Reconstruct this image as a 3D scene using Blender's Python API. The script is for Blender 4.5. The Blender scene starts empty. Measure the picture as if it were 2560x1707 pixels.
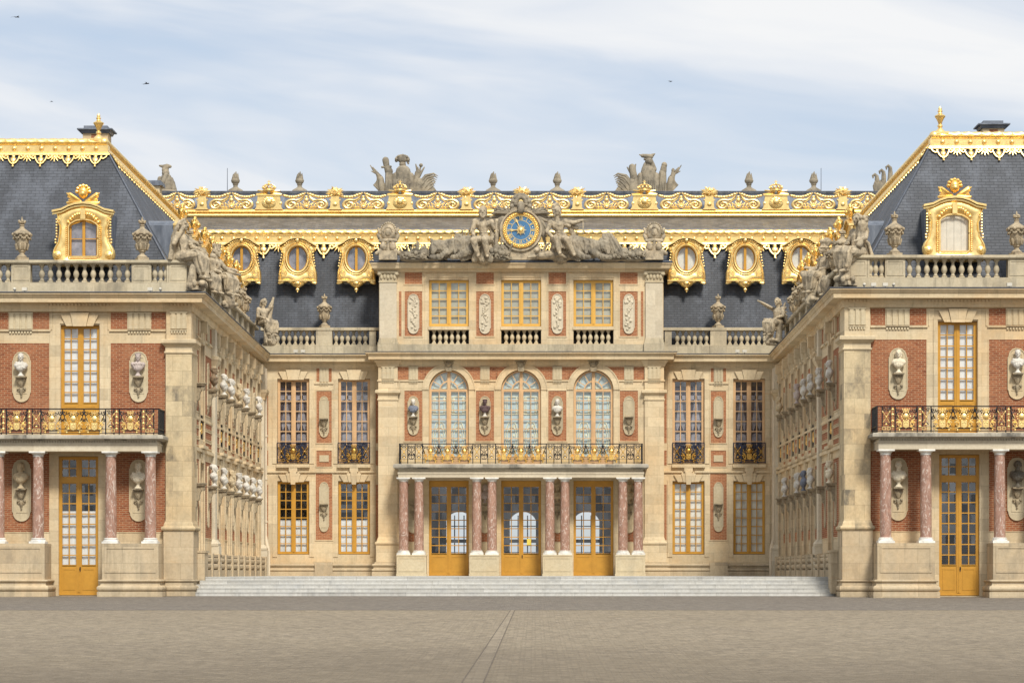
SKY_K, SUN_E, EXPO, SKY_LOC = .095, 2.9, .45, (5.5, 5.5, 5.5)
import bpy, bmesh, math, random
from mathutils import Vector, Matrix, noise, Euler
random.seed(7)
C = bpy.context.scene.collection
PI = math.pi
R = math.radians

# ------------------------------------------------------------------ mesh builder
class MB:
    def __init__(s): s.v = []; s.f = []; s.M = None
    def add(s, vs, fs):
        n = len(s.v)
        if s.M is not None: vs = [s.M @ Vector(p) for p in vs]
        s.v += [tuple(p) for p in vs]; s.f += [tuple(i + n for i in f) for f in fs]
        return s
    def box(s, x0, x1, y0, y1, z0, z1):
        if x0 > x1: x0, x1 = x1, x0
        if y0 > y1: y0, y1 = y1, y0
        if z0 > z1: z0, z1 = z1, z0
        return s.add([(x0,y0,z0),(x1,y0,z0),(x1,y1,z0),(x0,y1,z0),(x0,y0,z1),(x1,y0,z1),(x1,y1,z1),(x0,y1,z1)],
              [(0,3,2,1),(4,5,6,7),(0,1,5,4),(1,2,6,5),(2,3,7,6),(3,0,4,7)])
    def prism(s, pts, y0, y1):            # outline in x,z extruded along y
        n = len(pts)
        vs = [(p[0], y0, p[1]) for p in pts] + [(p[0], y1, p[1]) for p in pts]
        fs = [tuple(range(n)), tuple(range(2*n-1, n-1, -1))]
        fs += [(i, (i+1) % n, n + (i+1) % n, n + i) for i in range(n)]
        return s.add(vs, fs)
    def ringprism(s, outer, inner, y0, y1):   # frame between two outlines with equal point counts
        n = len(outer)
        vs = [(p[0], y0, p[1]) for p in outer] + [(p[0], y0, p[1]) for p in inner] + \
             [(p[0], y1, p[1]) for p in outer] + [(p[0], y1, p[1]) for p in inner]
        fs = []
        for i in range(n):
            j = (i+1) % n
            fs += [(i, j, n+j, n+i), (2*n+i, 3*n+i, 3*n+j, 2*n+j), (i, 2*n+i, 2*n+j, j), (n+i, n+j, 3*n+j, 3*n+i)]
        return s.add(vs, fs)
    def dome(s, outer, inner, ys, ts):     # frame whose face swells between two outlines
        n = len(outer); vs = []; fs = []; m = len(ts)
        for t_, y in zip(ts, ys): vs += [(o[0]+(i[0]-o[0])*t_, y, o[1]+(i[1]-o[1])*t_) for o, i in zip(outer, inner)]
        for r_ in range(m):
            q = (r_+1) % m
            fs += [(r_*n+k, r_*n+(k+1) % n, q*n+(k+1) % n, q*n+k) for k in range(n)]
        return s.add(vs, fs)
    def run(s, prof, x0, x1):             # profile (y,z) swept along x
        n = len(prof)
        vs = [(x0, p[0], p[1]) for p in prof] + [(x1, p[0], p[1]) for p in prof]
        fs = [tuple(range(n)), tuple(range(2*n-1, n-1, -1))] + [(i, (i+1) % n, n + (i+1) % n, n + i) for i in range(n)]
        return s.add(vs, fs)
    def runpath(s, prof, path):           # profile (offset,z) swept along mitred path of (x,y,nx,ny)
        n = len(prof); vs = []; fs = []
        for (x, y, nx, ny) in path: vs += [(x + nx*o, y + ny*o, z) for (o, z) in prof]
        for k in range(len(path)-1):
            fs += [(k*n+i, k*n+(i+1) % n, (k+1)*n+(i+1) % n, (k+1)*n+i) for i in range(n)]
        m = (len(path)-1)*n
        fs += [tuple(range(n)), tuple(range(m+n-1, m-1, -1))]
        return s.add(vs, fs)
    def lathe(s, prof, cx, cy, z0=0, seg=12):
        vs = []; fs = []; n = len(prof)
        for (r, z) in prof:
            for k in range(seg):
                a = 2*PI*k/seg
                vs.append((cx + r*math.cos(a), cy + r*math.sin(a), z0 + z))
        for i in range(n-1):
            for k in range(seg):
                j = (k+1) % seg
                fs.append((i*seg+k, i*seg+j, (i+1)*seg+j, (i+1)*seg+k))
        fs += [tuple(range(seg-1, -1, -1)), tuple((n-1)*seg + k for k in range(seg))]
        return s.add(vs, fs)
    def tube(s, path, r, seg=6, flat=1.0):
        path = [Vector(p) for p in path]; n = len(path); vs = []; fs = []
        rs = r if isinstance(r, (list, tuple)) else [r]*n
        up = None
        for i, p in enumerate(path):
            t = (path[min(i+1, n-1)] - path[max(i-1, 0)])
            t = t.normalized() if t.length > 1e-9 else Vector((0,0,1))
            ref = Vector((0,1,0)) if abs(t.y) < .9 else Vector((1,0,0))
            a = t.cross(ref).normalized(); b = t.cross(a).normalized()
            for k in range(seg):
                an = 2*PI*k/seg
                vs.append(p + a*rs[i]*math.cos(an) + b*rs[i]*flat*math.sin(an))
        for i in range(n-1):
            for k in range(seg):
                j = (k+1) % seg
                fs.append((i*seg+k, i*seg+j, (i+1)*seg+j, (i+1)*seg+k))
        fs += [tuple(range(seg-1, -1, -1)), tuple((n-1)*seg+k for k in range(seg))]
        return s.add(vs, fs)
    def ball(s, c, r, seg=10, rings=6, rot=None):
        if not isinstance(r, (tuple, list)): r = (r, r, r)
        vs = []; fs = []
        Q = rot if rot is not None else Matrix.Identity(3)
        c = Vector(c)
        vs.append(c + Q @ Vector((0,0,-r[2])))
        for i in range(1, rings):
            ph = -PI/2 + PI*i/rings
            for k in range(seg):
                a = 2*PI*k/seg
                vs.append(c + Q @ Vector((r[0]*math.cos(ph)*math.cos(a), r[1]*math.cos(ph)*math.sin(a), r[2]*math.sin(ph))))
        vs.append(c + Q @ Vector((0,0,r[2])))
        top = len(vs)-1
        for k in range(seg):
            j = (k+1) % seg
            fs.append((0, 1+j, 1+k)); fs.append((top, top-seg+k, top-seg+j))
            for i in range(rings-2):
                fs.append((1+i*seg+k, 1+i*seg+j, 1+(i+1)*seg+j, 1+(i+1)*seg+k))
        return s.add(vs, fs)
    def cap(s, p0, p1, r0, r1, seg=10):   # tapered capsule
        p0 = Vector(p0); p1 = Vector(p1); d = p1 - p0
        L = d.length or 1e-6; t = d / L
        path = []; rs = []
        for k in (-1, -.8, -.5, 0): path.append(p0 + t*r0*k); rs.append(max(.15*r0, r0*math.sqrt(max(0, 1-k*k))))
        for k in (0, .5, .8, 1): path.append(p1 + t*r1*k); rs.append(max(.15*r1, r1*math.sqrt(max(0, 1-k*k))))
        return s.tube(path, rs, seg)
    def mesh(s, name, smooth=False, mat=None):
        me = bpy.data.meshes.new(name)
        me.from_pydata(s.v, [], s.f); me.update()
        bm = bmesh.new(); bm.from_mesh(me)
        bmesh.ops.recalc_face_normals(bm, faces=bm.faces)
        bm.to_mesh(me); bm.free()
        if smooth:
            me.polygons.foreach_set('use_smooth', [True]*len(me.polygons))
            try: me.set_sharp_from_angle(angle=R(42))
            except Exception: pass
        if mat: me.materials.append(mat)
        return me
    def build(s, name, mat, parent=None, smooth=False, loc=None):
        me = s.mesh(name, smooth, mat)
        return link(name, me, parent, loc)

def link(name, me, parent=None, loc=None, rotz=0):
    o = bpy.data.objects.new(name, me); C.objects.link(o)
    if parent is not None:
        o.parent = parent
        if parent.get('is_root'):           # vertices are world coordinates
            base = Vector((0,0,0)) if loc is None else Vector(loc)
            o.location = base - parent.location
        elif loc is not None: o.location = loc
    elif loc is not None: o.location = loc
    o.rotation_euler.z = rotz
    return o

def tag(o, label=None, cat=None, group=None, kind=None):
    if label: o['label'] = label
    if cat: o['category'] = cat
    if group: o['group'] = group
    if kind: o['kind'] = kind
    return o
def root(name, loc, label, cat, group=None):
    o = bpy.data.objects.new(name, None); C.objects.link(o); o.location = loc
    o.empty_display_size = .1
    o['is_root'] = 1
    return tag(o, label, cat, group)

# ------------------------------------------------------------------ sculpting (one continuous surface)
def raw(mb, name, mat):
    return mb.mesh(name, True, M[mat])
def sculpt(mb, name, voxel, mat, amp=.012, freq=9, fold=0.0, ffreq=22, top=None, sm_it=1):
    me = mb.mesh('tmp'); o = bpy.data.objects.new('tmp', me); C.objects.link(o)
    m = o.modifiers.new('r', 'REMESH'); m.mode = 'VOXEL'; m.voxel_size = voxel
    sm = o.modifiers.new('s', 'SMOOTH'); sm.factor = .4; sm.iterations = sm_it
    dg = bpy.context.evaluated_depsgraph_get(); dg.update()
    out = bpy.data.meshes.new_from_object(o.evaluated_get(dg))
    bpy.data.objects.remove(o); bpy.data.meshes.remove(me)
    out.name = name
    ns = [v.normal.copy() for v in out.vertices]
    for v, n in zip(out.vertices, ns):
        p = v.co
        d = amp*noise.noise(p*freq) + .5*amp*noise.noise(p*freq*2.3)
        if fold:
            w = 1 if top is None else max(0, min(1, (top - p.z)/.15))
            d = d*(.35+.65*w) + w*fold*(1 - 2.6*abs(noise.noise(Vector((p.x*ffreq + 2.2*p.z, p.y*ffreq, p.z*ffreq*.28)))))
        v.co = p + n*d
    out.materials.clear(); out.materials.append(mat)
    out.polygons.foreach_set('use_smooth', [True]*len(out.polygons))
    out.update()
    return out

# ------------------------------------------------------------------ materials
def newmat(name):
    m = bpy.data.materials.new(name); m.use_nodes = True
    nt = m.node_tree; nt.nodes.clear()
    return m, nt
class NT:
    def __init__(s, nt): s.nt = nt
    def n(s, typ, **kw):
        nd = s.nt.nodes.new(typ)
        for k, v in kw.items(): setattr(nd, k, v)
        return nd
    def l(s, a, b): s.nt.links.new(a, b)
    def val(s, nd, name, v): nd.inputs[name].default_value = v; return nd
    def noise(s, vec, scale, detail=4, rough=.6, dist=0):
        nd = s.n('ShaderNodeTexNoise'); nd.inputs['Scale'].default_value = scale
        nd.inputs['Detail'].default_value = detail; nd.inputs['Roughness'].default_value = rough
        nd.inputs['Distortion'].default_value = dist
        s.l(vec, nd.inputs['Vector']); return nd.outputs['Fac']
    def ramp(s, fac, stops):
        nd = s.n('ShaderNodeValToRGB'); e = nd.color_ramp.elements
        while len(e) < len(stops): e.new(.5)
        for el, (p, c) in zip(e, stops):
            el.position = p; el.color = (c[0], c[1], c[2], 1) if isinstance(c, (tuple, list)) else (c, c, c, 1)
        s.l(fac, nd.inputs['Fac']); return nd.outputs['Color']
    def mix(s, fac, a, b, mode='MIX'):
        nd = s.n('ShaderNodeMix'); nd.data_type = 'RGBA'; nd.blend_type = mode
        for sock, v in ((nd.inputs[0], fac), (nd.inputs[6], a), (nd.inputs[7], b)):
            if isinstance(v, (int, float)): sock.default_value = v if sock == nd.inputs[0] else (v, v, v, 1)
            elif isinstance(v, (tuple, list)): sock.default_value = (v[0], v[1], v[2], 1)
            else: s.l(v, sock)
        return nd.outputs[2]
    def math(s, op, a, b=None, c=None):
        nd = s.n('ShaderNodeMath', operation=op)
        for i, v in enumerate((a, b, c)):
            if v is None: continue
            if isinstance(v, (int, float)): nd.inputs[i].default_value = v
            else: s.l(v, nd.inputs[i])
        return nd.outputs[0]
    def pos(s):
        return s.n('ShaderNodeNewGeometry').outputs['Position']
    def scaled(s, vec, sc):
        nd = s.n('ShaderNodeVectorMath', operation='MULTIPLY'); s.l(vec, nd.inputs[0]); nd.inputs[1].default_value = sc
        return nd.outputs[0]
    def wallvec(s):      # (along the wall, height) of any upright face
        g = s.n('ShaderNodeNewGeometry')
        sp = s.n('ShaderNodeSeparateXYZ'); s.l(g.outputs['Position'], sp.inputs[0])
        sn = s.n('ShaderNodeSeparateXYZ'); s.l(g.outputs['True Normal'], sn.inputs[0])
        side = s.math('GREATER_THAN', s.math('ABSOLUTE', sn.outputs[0]), s.math('ABSOLUTE', sn.outputs[1]))
        mx = s.n('ShaderNodeMix'); mx.data_type = 'FLOAT'
        s.l(side, mx.inputs[0]); s.l(sp.outputs[0], mx.inputs[2]); s.l(sp.outputs[1], mx.inputs[3])
        cb = s.n('ShaderNodeCombineXYZ'); s.l(mx.outputs[0], cb.inputs[0]); s.l(sp.outputs[2], cb.inputs[1])
        return cb.outputs[0], g.outputs['Position']
    def brick(s, vec, w, h, mortar, c1, c2, cm, smooth=.1, bias=0):
        nd = s.n('ShaderNodeTexBrick'); s.l(vec, nd.inputs['Vector'])
        nd.inputs['Scale'].default_value = 1
        nd.inputs['Brick Width'].default_value = w; nd.inputs['Row Height'].default_value = h
        nd.inputs['Mortar Size'].default_value = mortar; nd.inputs['Mortar Smooth'].default_value = smooth
        nd.inputs['Bias'].default_value = bias
        for nm, c in (('Color1', c1), ('Color2', c2), ('Mortar', cm)):
            nd.inputs[nm].default_value = (c[0], c[1], c[2], 1)
        return nd
    def bump(s, h, strength, dist=.02):
        nd = s.n('ShaderNodeBump'); nd.inputs['Strength'].default_value = strength; nd.inputs['Distance'].default_value = dist
        s.l(h, nd.inputs['Height']); return nd.outputs[0]
    def out(s, col, rough=.8, metal=0, spec=.3, bump=None):
        b = s.n('ShaderNodeBsdfPrincipled')
        if isinstance(col, (tuple, list)): b.inputs['Base Color'].default_value = (col[0], col[1], col[2], 1)
        else: s.l(col, b.inputs['Base Color'])
        if isinstance(rough, (int, float)): b.inputs['Roughness'].default_value = rough
        else: s.l(rough, b.inputs['Roughness'])
        b.inputs['Metallic'].default_value = metal
        b.inputs['Specular IOR Level'].default_value = spec
        if bump is not None: s.l(bump, b.inputs['Normal'])
        o = s.n('ShaderNodeOutputMaterial'); s.l(b.outputs[0], o.inputs[0]); return b
M = {}
def stone(name, c, bw=.95, bh=.43, joint=.5, grey=.35, black=.0, gold=.35, dirt=1.0, streak=0.0):
    m, nt = newmat(name); t = NT(nt); vec, pos = t.wallvec()
    lite = tuple(min(1, x*1.08) for x in c); dark = (c[0]*.89, c[1]*.885, c[2]*.88)
    br = t.brick(vec, bw, bh, .006, lite, dark, tuple(x*(1-.45*joint) for x in c), .3)
    n1 = t.noise(pos, .35, 5, .62); n2 = t.noise(pos, 1.7, 6, .65); n3 = t.noise(pos, 9, 5, .7)
    col = br.outputs['Color']
    col = t.mix(t.ramp(n1, [(.45, 0), (.72, gold)]), col, (c[0]*1.06, c[1]*.80, c[2]*.52))
    gn = t.noise(t.scaled(pos, (1.3, 1.3, .5)), .9, 6, .7)
    col = t.mix(t.ramp(gn, [(.5, 0), (.75, grey)]), col, (c[0]*.62, c[1]*.66, c[2]*.74))
    col = t.mix(t.ramp(n3, [(.3, .34*dirt), (.6, 0)]), col, (c[0]*.55, c[1]*.5, c[2]*.42))
    # thin ochre rust lines that run along courses
    rn = t.noise(t.scaled(pos, (.8, .8, 9)), 1.0, 3, .5)
    col = t.mix(t.ramp(rn, [(.66, 0), (.74, .45*gold)]), col, (.50, .25, .07))
    if black:
        bn = t.noise(t.scaled(pos, (1.6, 1.6, 1.0)), 1.2, 8, .72)
        b2 = t.brick(vec, bw, bh, .0, (0, 0, 0), (1, 1, 1), (0, 0, 0), 0)
        rb = t.ramp(b2.outputs['Color'], [(.45, .25), (.85, 1.0)])
        col = t.mix(t.math('MULTIPLY', t.ramp(bn, [(.40, 0), (.62, black)]), rb), col, (.10, .093, .08))
    if streak:
        sn = t.noise(t.scaled(pos, (2.6, 2.6, .30)), 1.0, 6, .72); s2 = t.noise(pos, .45, 3)
        col = t.mix(t.math('MULTIPLY', t.ramp(sn, [(.50, 0), (.68, streak)]), t.ramp(s2, [(.40, .15), (.60, 1)])), col, (c[0]*.30, c[1]*.31, c[2]*.33))
    h = t.math('ADD', t.math('MULTIPLY', br.outputs['Fac'], -1.0), t.math('MULTIPLY', n3, .55))
    t.out(col, .88, 0, .15, t.bump(h, .25, .012)); M[name] = m; return m
def carved(name, c, black=.6, scale=3.0, warm=.2):
    m, nt = newmat(name); t = NT(nt); pos = t.pos()
    n2 = t.noise(pos, scale, 6, .7); n3 = t.noise(pos, scale*5, 5, .7)
    col = t.mix(t.ramp(t.noise(pos, scale*.6, 4), [(.4, 0), (.7, warm)]), c, (c[0]*1.05, c[1]*.85, c[2]*.62))
    col = t.mix(t.ramp(n2, [(.42, 0), (.68, black)]), col, (.075, .07, .062))
    col = t.mix(t.ramp(n3, [(.3, .4), (.6, 0)]), col, (c[0]*.5, c[1]*.47, c[2]*.42))
    t.out(col, .85, 0, .15, t.bump(n3, .35, .02)); M[name] = m; return m
def plain(name, c, rough=.6, metal=0, spec=.3, var=.15, scale=6, bump=0):
    m, nt = newmat(name); t = NT(nt); pos = t.pos(); n = t.noise(pos, scale, 5, .65)
    col = t.mix(t.ramp(n, [(.3, 0), (.7, 1)]), tuple(x*(1-var) for x in c), tuple(min(1, x*(1+var)) for x in c))
    t.out(col, rough, metal, spec, t.bump(n, bump, .02) if bump else None); M[name] = m; return m
stone('limestone', (.655,.535,.35), 1.05, .45, .8, .30, .12, .5, .9, .35)
stone('step_stone', (.55,.54,.50), 1.9, .1424, 1.0, .5, .12, 0, 1, .4)
stone('wing_stone', (.63,.52,.345), .85, .40, .8, .40, .18, .5, .9, .35)
stone('base_stone', (.54,.44,.295), 1.3, .6, .9, .5, .35, .35, 1, .5)
stone('grey_stone', (.53,.46,.325), 1.2, .5, .5, .6, .4, .2, 1, .7)
stone('pilaster_stone', (.61,.495,.31), .7, .55, 1.0, .45, .85, .4, 1, .35)
stone('pale_stone', (.60,.53,.40), 1.4, .7, .2, .3, .05, .1)
stone('ledge_stone', (.46,.42,.34), .8, .3, .3, .8, .9, 0, 1, .95)
stone('panel_stone', (.55,.47,.32), 3, 3, 0, .4, .2, .35)
carved('carved_stone', (.50,.42,.295), .85, 3.6, .25)
carved('dark_carved_stone', (.33,.285,.21), .85, 2.2, .2)
carved('urn_stone', (.45,.37,.25), .7, 3.5, .25)
carved('console_stone', (.40,.33,.22), .7, 6, .2)
carved('white_marble', (.66,.63,.56), .4, 4, .1)
carved('cream_marble', (.78,.70,.53), .3, 4, .25)
carved('tan_marble', (.56,.46,.30), .3, 5, .3)
carved('bronze_marble', (.27,.20,.13), .4, 6, .3)
carved('grey_blue_marble', (.19,.21,.26), .25, 12, 0)
carved('dark_purple_marble', (.13,.085,.085), .3, 14, 0)
carved('veined_grey_marble', (.52,.44,.40), .35, 14, 0)
plain('dark_bust_stone', (.12,.105,.08), .5, 0, .3, .3, 5)
# brick
def brick_mat(name, c1, c2, cm, w=.235, h=.078, mort=.011):
    m, nt = newmat(name); t = NT(nt); vec, pos = t.wallvec()
    wob = t.noise(pos, 3, 2)
    br = t.brick(vec, w, h, mort, c1, c2, cm, .2, -.15)
    n1 = t.noise(pos, .9, 5, .65); n2 = t.noise(pos, 14, 4, .7); n3 = t.noise(t.scaled(pos, (4, 4, 12)), 1.0, 2)
    col = br.outputs['Color']
    col = t.mix(t.ramp(n3, [(.56, 0), (.70, .6)]), col, (.15, .05, .032))
    col = t.mix(t.ramp(n1, [(.45, 0), (.75, .35)]), col, (.44, .24, .13))
    col = t.mix(t.ramp(n2, [(.3, .35), (.55, 0)]), col, (.16, .06, .04))
    h = t.math('ADD', t.math('MULTIPLY', br.outputs['Fac'], -1.0), t.math('MULTIPLY', n2, .4))
    t.out(col, .9, 0, .12, t.bump(h, .4, .012)); M[name] = m
brick_mat('brick', (.325,.108,.046), (.20,.060,.027), (.40,.26,.155))
brick_mat('rosy_brick', (.405,.165,.075), (.31,.115,.052), (.47,.29,.17), .225, .072, .009)
# slates
def slate_mat(name, c, w, h, k=.35, warm=None):
    m, nt = newmat(name); t = NT(nt); vec, pos = t.wallvec()
    br = t.brick(vec, w, h, .010, tuple(x*(1+k) for x in c), tuple(x*(1-k*.7) for x in c), tuple(x*.35 for x in c), .5)
    n1 = t.noise(t.scaled(pos, (1.2, 1.2, .45)), .8, 6, .7); n2 = t.noise(pos, 20, 3)
    col = t.mix(t.ramp(n1, [(.36, .85), (.60, 0)]), br.outputs['Color'], tuple(x*.5 for x in c))
    col = t.mix(t.ramp(n1, [(.52, 0), (.78, .7)]), col, tuple(x*1.8 for x in c) if warm is None else warm)
    h = t.math('ADD', t.math('MULTIPLY', br.outputs['Fac'], -1.0), t.math('MULTIPLY', n2, .5))
    t.out(col, .58, 0, .35, t.bump(h, .5, .015)); M[name] = m
slate_mat('slate', (.068,.075,.089), .30, .115, .20)
slate_mat('weathered_slate', (.155,.140,.120), .35, .07, .4, (.10,.085,.07))
def lead_mat():
    m, nt = newmat('lead'); t = NT(nt); pos = t.pos()
    n = t.noise(t.scaled(pos, (2.5, 2.5, .5)), 1.2, 6, .7)
    col = t.ramp(n, [(.3, (.08,.092,.115)), (.55, (.16,.178,.21)), (.8, (.30,.32,.35))])
    t.out(col, .5, .25, .4, t.bump(n, .2, .02)); M['lead'] = m
lead_mat()
plain('dark_lead', (.075,.085,.105), .5, .2, .4, .3, 5)
def gold_mat(name, c, rough, k=.25):
    m, nt = newmat(name); t = NT(nt); pos = t.pos()
    n = t.noise(pos, 5, 6, .7); n2 = t.noise(pos, 30, 3)
    col = t.mix(t.ramp(n, [(.40, 0), (.70, k)]), c, (c[0]*.62, c[1]*.42, c[2]*.22))
    r = t.math('MULTIPLY_ADD', n2, .25, rough)
    t.out(col, r, .95, .5, t.bump(t.math('ADD', n, n2), .13, .03)); M[name] = m
gold_mat('gold', (1.0,.755,.32), .26, .45)
gold_mat('dull_gold', (.62,.40,.11), .3, .8)
gold_mat('old_gold', (.97,.66,.21), .22, .70)
plain('iron', (.012,.013,.016), .45, .3, .4, .3, 8)
plain('blued_iron', (.020,.024,.045), .45, .2, .4, .3, 8)
plain('ochre_paint', (.50,.255,.034), .45, 0, .35, .10, 3)
plain('apricot_paint', (.60,.385,.20), .5, 0, .3, .10, 3)
plain('pale_ochre_paint', (.64,.37,.075), .45, 0, .35, .08, 3)
plain('dark_metal', (.03,.03,.032), .5, .4, .4, .2, 6)
plain('pipe_paint', (.60,.50,.36), .6, 0, .3, .15, 2)
plain('fixture_white', (.58,.54,.45), .5, 0, .3, .1, 4)
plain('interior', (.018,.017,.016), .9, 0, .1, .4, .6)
plain('interior_floor', (.10,.09,.075), .6, 0, .2, .3, .8)
plain('yellow_notice', (.75,.60,.10), .6, 0, .3, .05, 4)
plain('bird_plumage', (.03,.03,.035), .8, 0, .1, .2, 6)
plain('dial_blue', (.062,.17,.32), .5, 0, .35, .12, 3)
plain('cloth_white', (.80,.80,.79), .9, 0, .1, .08, 2.5)
plain('blind_cream', (.46,.44,.34), .9, 0, .1, .18, 1.6)
plain('blind_bright', (.80,.77,.68), .9, 0, .1, .16, 2.2)
plain('shutter_blue', (.52,.63,.65), .6, 0, .3, .2, 1.4)
plain('shutter_ornament', (.80,.76,.56), .6, 0, .3, .25, 5)
plain('drapery_dark', (.085,.070,.085), .9, 0, .1, .5, 1.6)
plain('drapery_pale', (.30,.28,.31), .9, 0, .1, .4, 3)
def fold_mat():
    m, nt = newmat('curtain'); t = NT(nt); pos = t.pos()
    n = t.noise(t.scaled(pos, (9, 9, .25)), 1.0, 3)
    col = t.ramp(n, [(.3, (.72,.73,.73)), (.7, (.82,.82,.80))])
    t.out(col, .9, 0, .1, t.bump(n, .2, .03)); M['curtain'] = m
fold_mat()
def glass_mat():
    m, nt = newmat('glass'); t = NT(nt)
    vec, pos = t.wallvec()
    tr = t.n('ShaderNodeBsdfTransparent'); tr.inputs[0].default_value = (.93,.95,.95,1)
    gl = t.n('ShaderNodeBsdfGlossy'); gl.inputs['Roughness'].default_value = .03
    t.l(t.bump(t.noise(pos, 2.6, 2), .12, .02), gl.inputs['Normal'])
    lw = t.n('ShaderNodeLayerWeight'); lw.inputs[0].default_value = .5
    f = t.math('MULTIPLY_ADD', t.math('POWER', lw.outputs['Facing'], 5.0), .80, .06)
    cell = t.brick(vec, .31, .37, .0, (0, 0, 0), (1, 1, 1), (0, 0, 0), 0)
    f = t.math('MULTIPLY_ADD', t.math('MULTIPLY', cell.outputs['Color'], t.noise(pos, .5, 3)), .26, f)
    mx = t.n('ShaderNodeMixShader'); t.l(f, mx.inputs[0]); t.l(tr.outputs[0], mx.inputs[1]); t.l(gl.outputs[0], mx.inputs[2])
    o = t.n('ShaderNodeOutputMaterial'); t.l(mx.outputs[0], o.inputs[0]); M['glass'] = m
glass_mat()
def marble(name, base, vein, scale, dist, lo, hi, sc=(1,1,1), rough=.35):
    m, nt = newmat(name); t = NT(nt); pos = t.scaled(t.pos(), sc)
    n = t.noise(pos, scale, 6, .62, dist); n2 = t.noise(pos, scale*2.6, 5, .7, dist)
    col = t.mix(t.ramp(n, [(.3, 0), (.7, 1)]), tuple(x*.68 for x in base), tuple(x*1.25 for x in base))
    col = t.mix(t.ramp(n2, [(lo, 0), (hi, .85)]), col, vein)
    t.out(col, rough, 0, .4); M[name] = m
marble('red_marble', (.345,.20,.145), (.60,.50,.42), 1.6, 3.6, .54, .60, (1.2,1.2,.5))
marble('step_marble', (.50,.50,.475), (.36,.375,.38), .9, 1.2, .5, .75, (.35,1,1.5), .5)
marble('capital_marble', (.72,.70,.64), (.5,.49,.45), 3, .5, .6, .8, (1,1,1), .5)
def ground_mat(name, c, rowh, w, k):
    m, nt = newmat(name); t = NT(nt); pos = t.pos()
    br = t.brick(pos, w, rowh, .018, tuple(x*(1+k) for x in c), tuple(x*(1-k) for x in c), tuple(x*.85 for x in c), .5)
    br.offset = .37
    n1 = t.noise(pos, .18, 6, .65); n2 = t.noise(pos, 1.6, 6, .7); n3 = t.noise(t.scaled(pos, (1, .75, 1)), 3.6, 8, .78)
    n4 = t.noise(t.scaled(pos, (1, .7, 1)), 12, 5, .72)
    col = t.mix(t.ramp(n1, [(.40, 0), (.7, .3)]), br.outputs['Color'], (c[0]*1.2, c[1]*1.2, c[2]*1.1))
    col = t.mix(t.ramp(n3, [(.36, .6), (.54, 0)]), col, (c[0]*.45, c[1]*.45, c[2]*.46))
    col = t.mix(t.ramp(n4, [(.56, 0), (.70, .6)]), col, (c[0]*.42, c[1]*.40, c[2]*.38))
    col = t.mix(t.ramp(n4, [(.30, .5), (.42, 0)]), col, (c[0]*1.5, c[1]*1.45, c[2]*1.35))
    col = t.mix(t.ramp(n2, [(.55, 0), (.72, .35)]), col, (c[0]*.6, c[1]*.5, c[2]*.4))
    n5 = t.noise(t.scaled(pos, (1, .45, 1)), 12, 6, .8)
    col = t.mix(t.ramp(n5, [(.575, 0), (.64, .95)]), col, (c[0]*.25, c[1]*.28, c[2]*.26))
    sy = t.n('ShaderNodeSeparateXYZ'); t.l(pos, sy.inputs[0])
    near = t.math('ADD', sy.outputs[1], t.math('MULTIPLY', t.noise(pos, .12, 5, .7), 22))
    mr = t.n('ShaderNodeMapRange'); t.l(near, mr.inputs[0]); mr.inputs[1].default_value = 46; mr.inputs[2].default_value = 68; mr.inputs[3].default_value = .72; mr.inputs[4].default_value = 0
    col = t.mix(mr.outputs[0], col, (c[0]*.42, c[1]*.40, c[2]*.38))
    h = t.math('ADD', t.math('MULTIPLY', br.outputs['Fac'], -1.0), n4)
    t.out(col, .85, 0, .2, t.bump(h, .5, .03)); M[name] = m
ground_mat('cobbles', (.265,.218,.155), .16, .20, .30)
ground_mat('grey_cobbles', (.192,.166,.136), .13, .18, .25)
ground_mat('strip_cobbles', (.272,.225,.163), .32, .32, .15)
plain('joint_dark', (.12,.10,.08), .9, 0, .1, .4, 8)
# ------------------------------------------------------------------ architecture helpers
def wallholes(mb, x0, x1, z0, z1, y, depth, holes, ends=True):
    """upright wall skin with rectangular openings and their reveals; front at y, body behind"""
    if x0 > x1: x0, x1 = x1, x0
    holes = [(min(h[0], h[1]), max(h[0], h[1]), h[2], h[3]) for h in holes]
    xs = sorted(set([x0, x1] + [h[0] for h in holes] + [h[1] for h in holes]))
    zs = sorted(set([z0, z1] + [h[2] for h in holes] + [h[3] for h in holes]))
    idx = {}; vs = []; fs = []
    def vid(x, yy, z):
        k = (round(x, 5), round(yy, 5), round(z, 5))
        if k not in idx: idx[k] = len(vs); vs.append((x, yy, z))
        return idx[k]
    yb = y + depth
    for i in range(len(xs)-1):
        for j in range(len(zs)-1):
            cx = (xs[i]+xs[i+1])/2; cz = (zs[j]+zs[j+1])/2
            if any(h[0] < cx < h[1] and h[2] < cz < h[3] for h in holes): continue
            for yy in (y, yb):
                fs.append((vid(xs[i], yy, zs[j]), vid(xs[i+1], yy, zs[j]), vid(xs[i+1], yy, zs[j+1]), vid(xs[i], yy, zs[j+1])))
    for (a, b, c, d) in holes + ([(x0, x1, z0, z1)] if ends else []):
        for p, q in (((a, c), (a, d)), ((b, c), (b, d)), ((a, c), (b, c)), ((a, d), (b, d))):
            fs.append((vid(p[0], y, p[1]), vid(q[0], y, q[1]), vid(q[0], yb, q[1]), vid(p[0], yb, p[1])))
    mb.add(vs, fs)
def mouldU(mb, x0, x1, yf, yb, prof):
    if x0 > x1: x0, x1 = x1, x0
    mb.runpath(prof, [(x0, yb, -1, 0), (x0, yf, -1, -1), (x1, yf, 1, -1), (x1, yb, 1, 0)])
def torus_prof(o, z0, z1, bulge, n=6):
    zc = (z0+z1)/2; h = (z1-z0)/2
    return [(o + bulge*math.cos(a), zc + h*math.sin(a)) for a in [(-PI/2 + PI*k/n) for k in range(n+1)]]
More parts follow.
